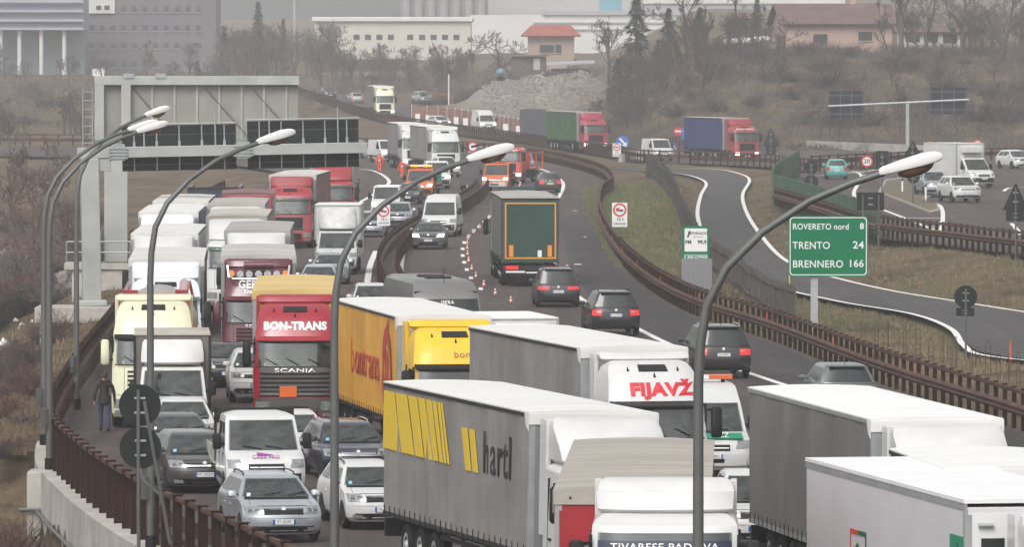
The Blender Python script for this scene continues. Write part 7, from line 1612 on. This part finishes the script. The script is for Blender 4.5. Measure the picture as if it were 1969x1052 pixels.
m = MB(); m.slab([(-hx-.4,-.8,f(84)),(hx-1.2,-.8,f(77)),(hx-1.2,6,f(77)+.3),(-hx-.4,6,f(84)+.3)], (0,-.1,1), .25); m.build("roof", WHITEW, r)
m = MB(); m.tube([(-hx+1.3,-.4,-2),(-hx+1.3,-.4,f(84))], .08, 6); m.build("post", WHITEW, r); win(r, -hx+1.6,-hx+2.6,f(112),f(98),y=1)
D = 1000; r, hx, z = bld("sheds", "low dark wooden shed behind the gravel mound", 1060, 1135, D, dep=6); r.name = "wooden_shed"; f = lambda py: zrow(py,D)-z
m = MB(); m.box(-hx,hx,0,6,-3,f(132)); m.build("wall", M("shed_dark",(.075,.065,.06),.9,var=.3), r); m = MB(); m.slab([(-hx-.6,-.8,f(126)),(hx+.6,-.8,f(122)),(hx+.6,6.5,f(122)+.3),(-hx-.6,6.5,f(126)+.3)], (0,-.1,1), .18); m.build("roof", METAL, r)
D = 1010; r, hx, z = bld("wooden_shed", "brown shed with an open white door behind the blue tank", 985, 1050, D); f = lambda py: zrow(py,D)-z
m = MB(); m.box(-hx,hx,0,6,-3,f(108)); m.build("wall", M("shed_brown",(.10,.08,.07),.9,var=.3), r); m = MB(); m.box(-hx-.4,hx+.4,-.6,6.4,f(108),f(105)); m.build("roof", M("shed_roof",(.13,.12,.11),.9), r); m = MB(); m.box(.6,1.5,-.06,0,f(134),f(112)); m.build("door", METAL, r)
p = gpt(963, 985); r = thing("water_tank", "light blue round tank on the edge of the gravel mound", "tank", loc=(p.x,p.y,0)); zt = zrow(139,985); m = MB(); n = 14
vs_ = [(.62*math.cos(a)*math.sin(b), .62*math.sin(a)*math.sin(b), zt+.6*math.cos(b)) for b in [math.pi*k/8 for k in range(9)] for a in [2*math.pi*j/n for j in range(n)]]; m.add(vs_, [(i*n+j,i*n+(j+1)%n,(i+1)*n+(j+1)%n,(i+1)*n+j) for i in range(8) for j in range(n)], 0, True); m.build("shell", paint("tank_blue",(.09,.20,.28)), r); m = MB(); m.box(-.5,.5,-.5,.5,zt-3,zt-.6); m.build("stand", CHASSIS, r)
p = gpt(863,1010); m = MB(); m.tube([(0,0,-.5),(0,0,4.2)], .1, 6); o = m.build("white_pole", SWHITE); o.location = p; tag(o, "short white pole at the bend of the works track", "pole")
D = 1360; r, hx, z = bld("roadside_wall", "low stone wall below the trees at the far end of the slip road", 640, 830, 1250, "wall"); m = MB(); m.box(-hx,hx,0,.6,-1.5,1.4); m.build("stones", M("stone_wall",(.22,.20,.18),.9,var=.35,vs=1), r)
D = 1240; r, hx, z = bld("hedge", "clipped olive hedge on the far left of the slip road", 600, 770, 1330, "hedge"); m = MB(); rnd = random.Random(3)
for _ in range(2600): c = Vector((rnd.uniform(-hx,hx), rnd.uniform(0,1.5), rnd.uniform(-.5,2.4))); a = Vector((rnd.gauss(0,1),rnd.gauss(0,1),rnd.gauss(0,1)))*.22; b = Vector((rnd.gauss(0,1),rnd.gauss(0,1),rnd.gauss(0,1)))*.22; m.add([c,c+a,c+b], [(0,1,2)])
m.build("leaves", EVER2, r)
p = gpt(190,1210); r = thing("notice_board", "small white notice board before the office block", "sign board", loc=p); m = MB(); m.box(-1.0,1.0,-.05,.05,1.2,2.4); m.build("board", SWHITE, r); m = MB()
for x in (-.8,.8): m.tube([(x,.1,-1),(x,.1,2.2)], .07, 6)
m.build("posts", GALV, r)
# concrete barriers on the works site right of the bend
jb = None
for i, (px, py) in enumerate(((1215,298),(1228,306),(1240,296),(1205,306),(1222,262),(1240,264),(1252,262))):
    p = atg(px, py)
    if jb is None: jb = thing("concrete_barrier", "pale concrete barrier block stored on the works site by the bend", "concrete barrier", "concrete barrier blocks by the bend"); m = MB(); m.add([(-1,-.3,0),(1,-.3,0),(1,-.1,.8),(-1,-.1,.8),(-1,.3,0),(1,.3,0),(1,.1,.8),(-1,.1,.8)], [(0,1,2,3),(7,6,5,4),(3,2,6,7),(0,4,5,1),(1,5,6,2),(0,3,7,4)]); m.build("block", CONC, jb, bevel=.03); c_ = jb
    else: c_ = copytree(jb)
    c_.location = (p.x,p.y,tz(p.x,p.y)-.03); c_.rotation_euler = (0,0,.3*i)
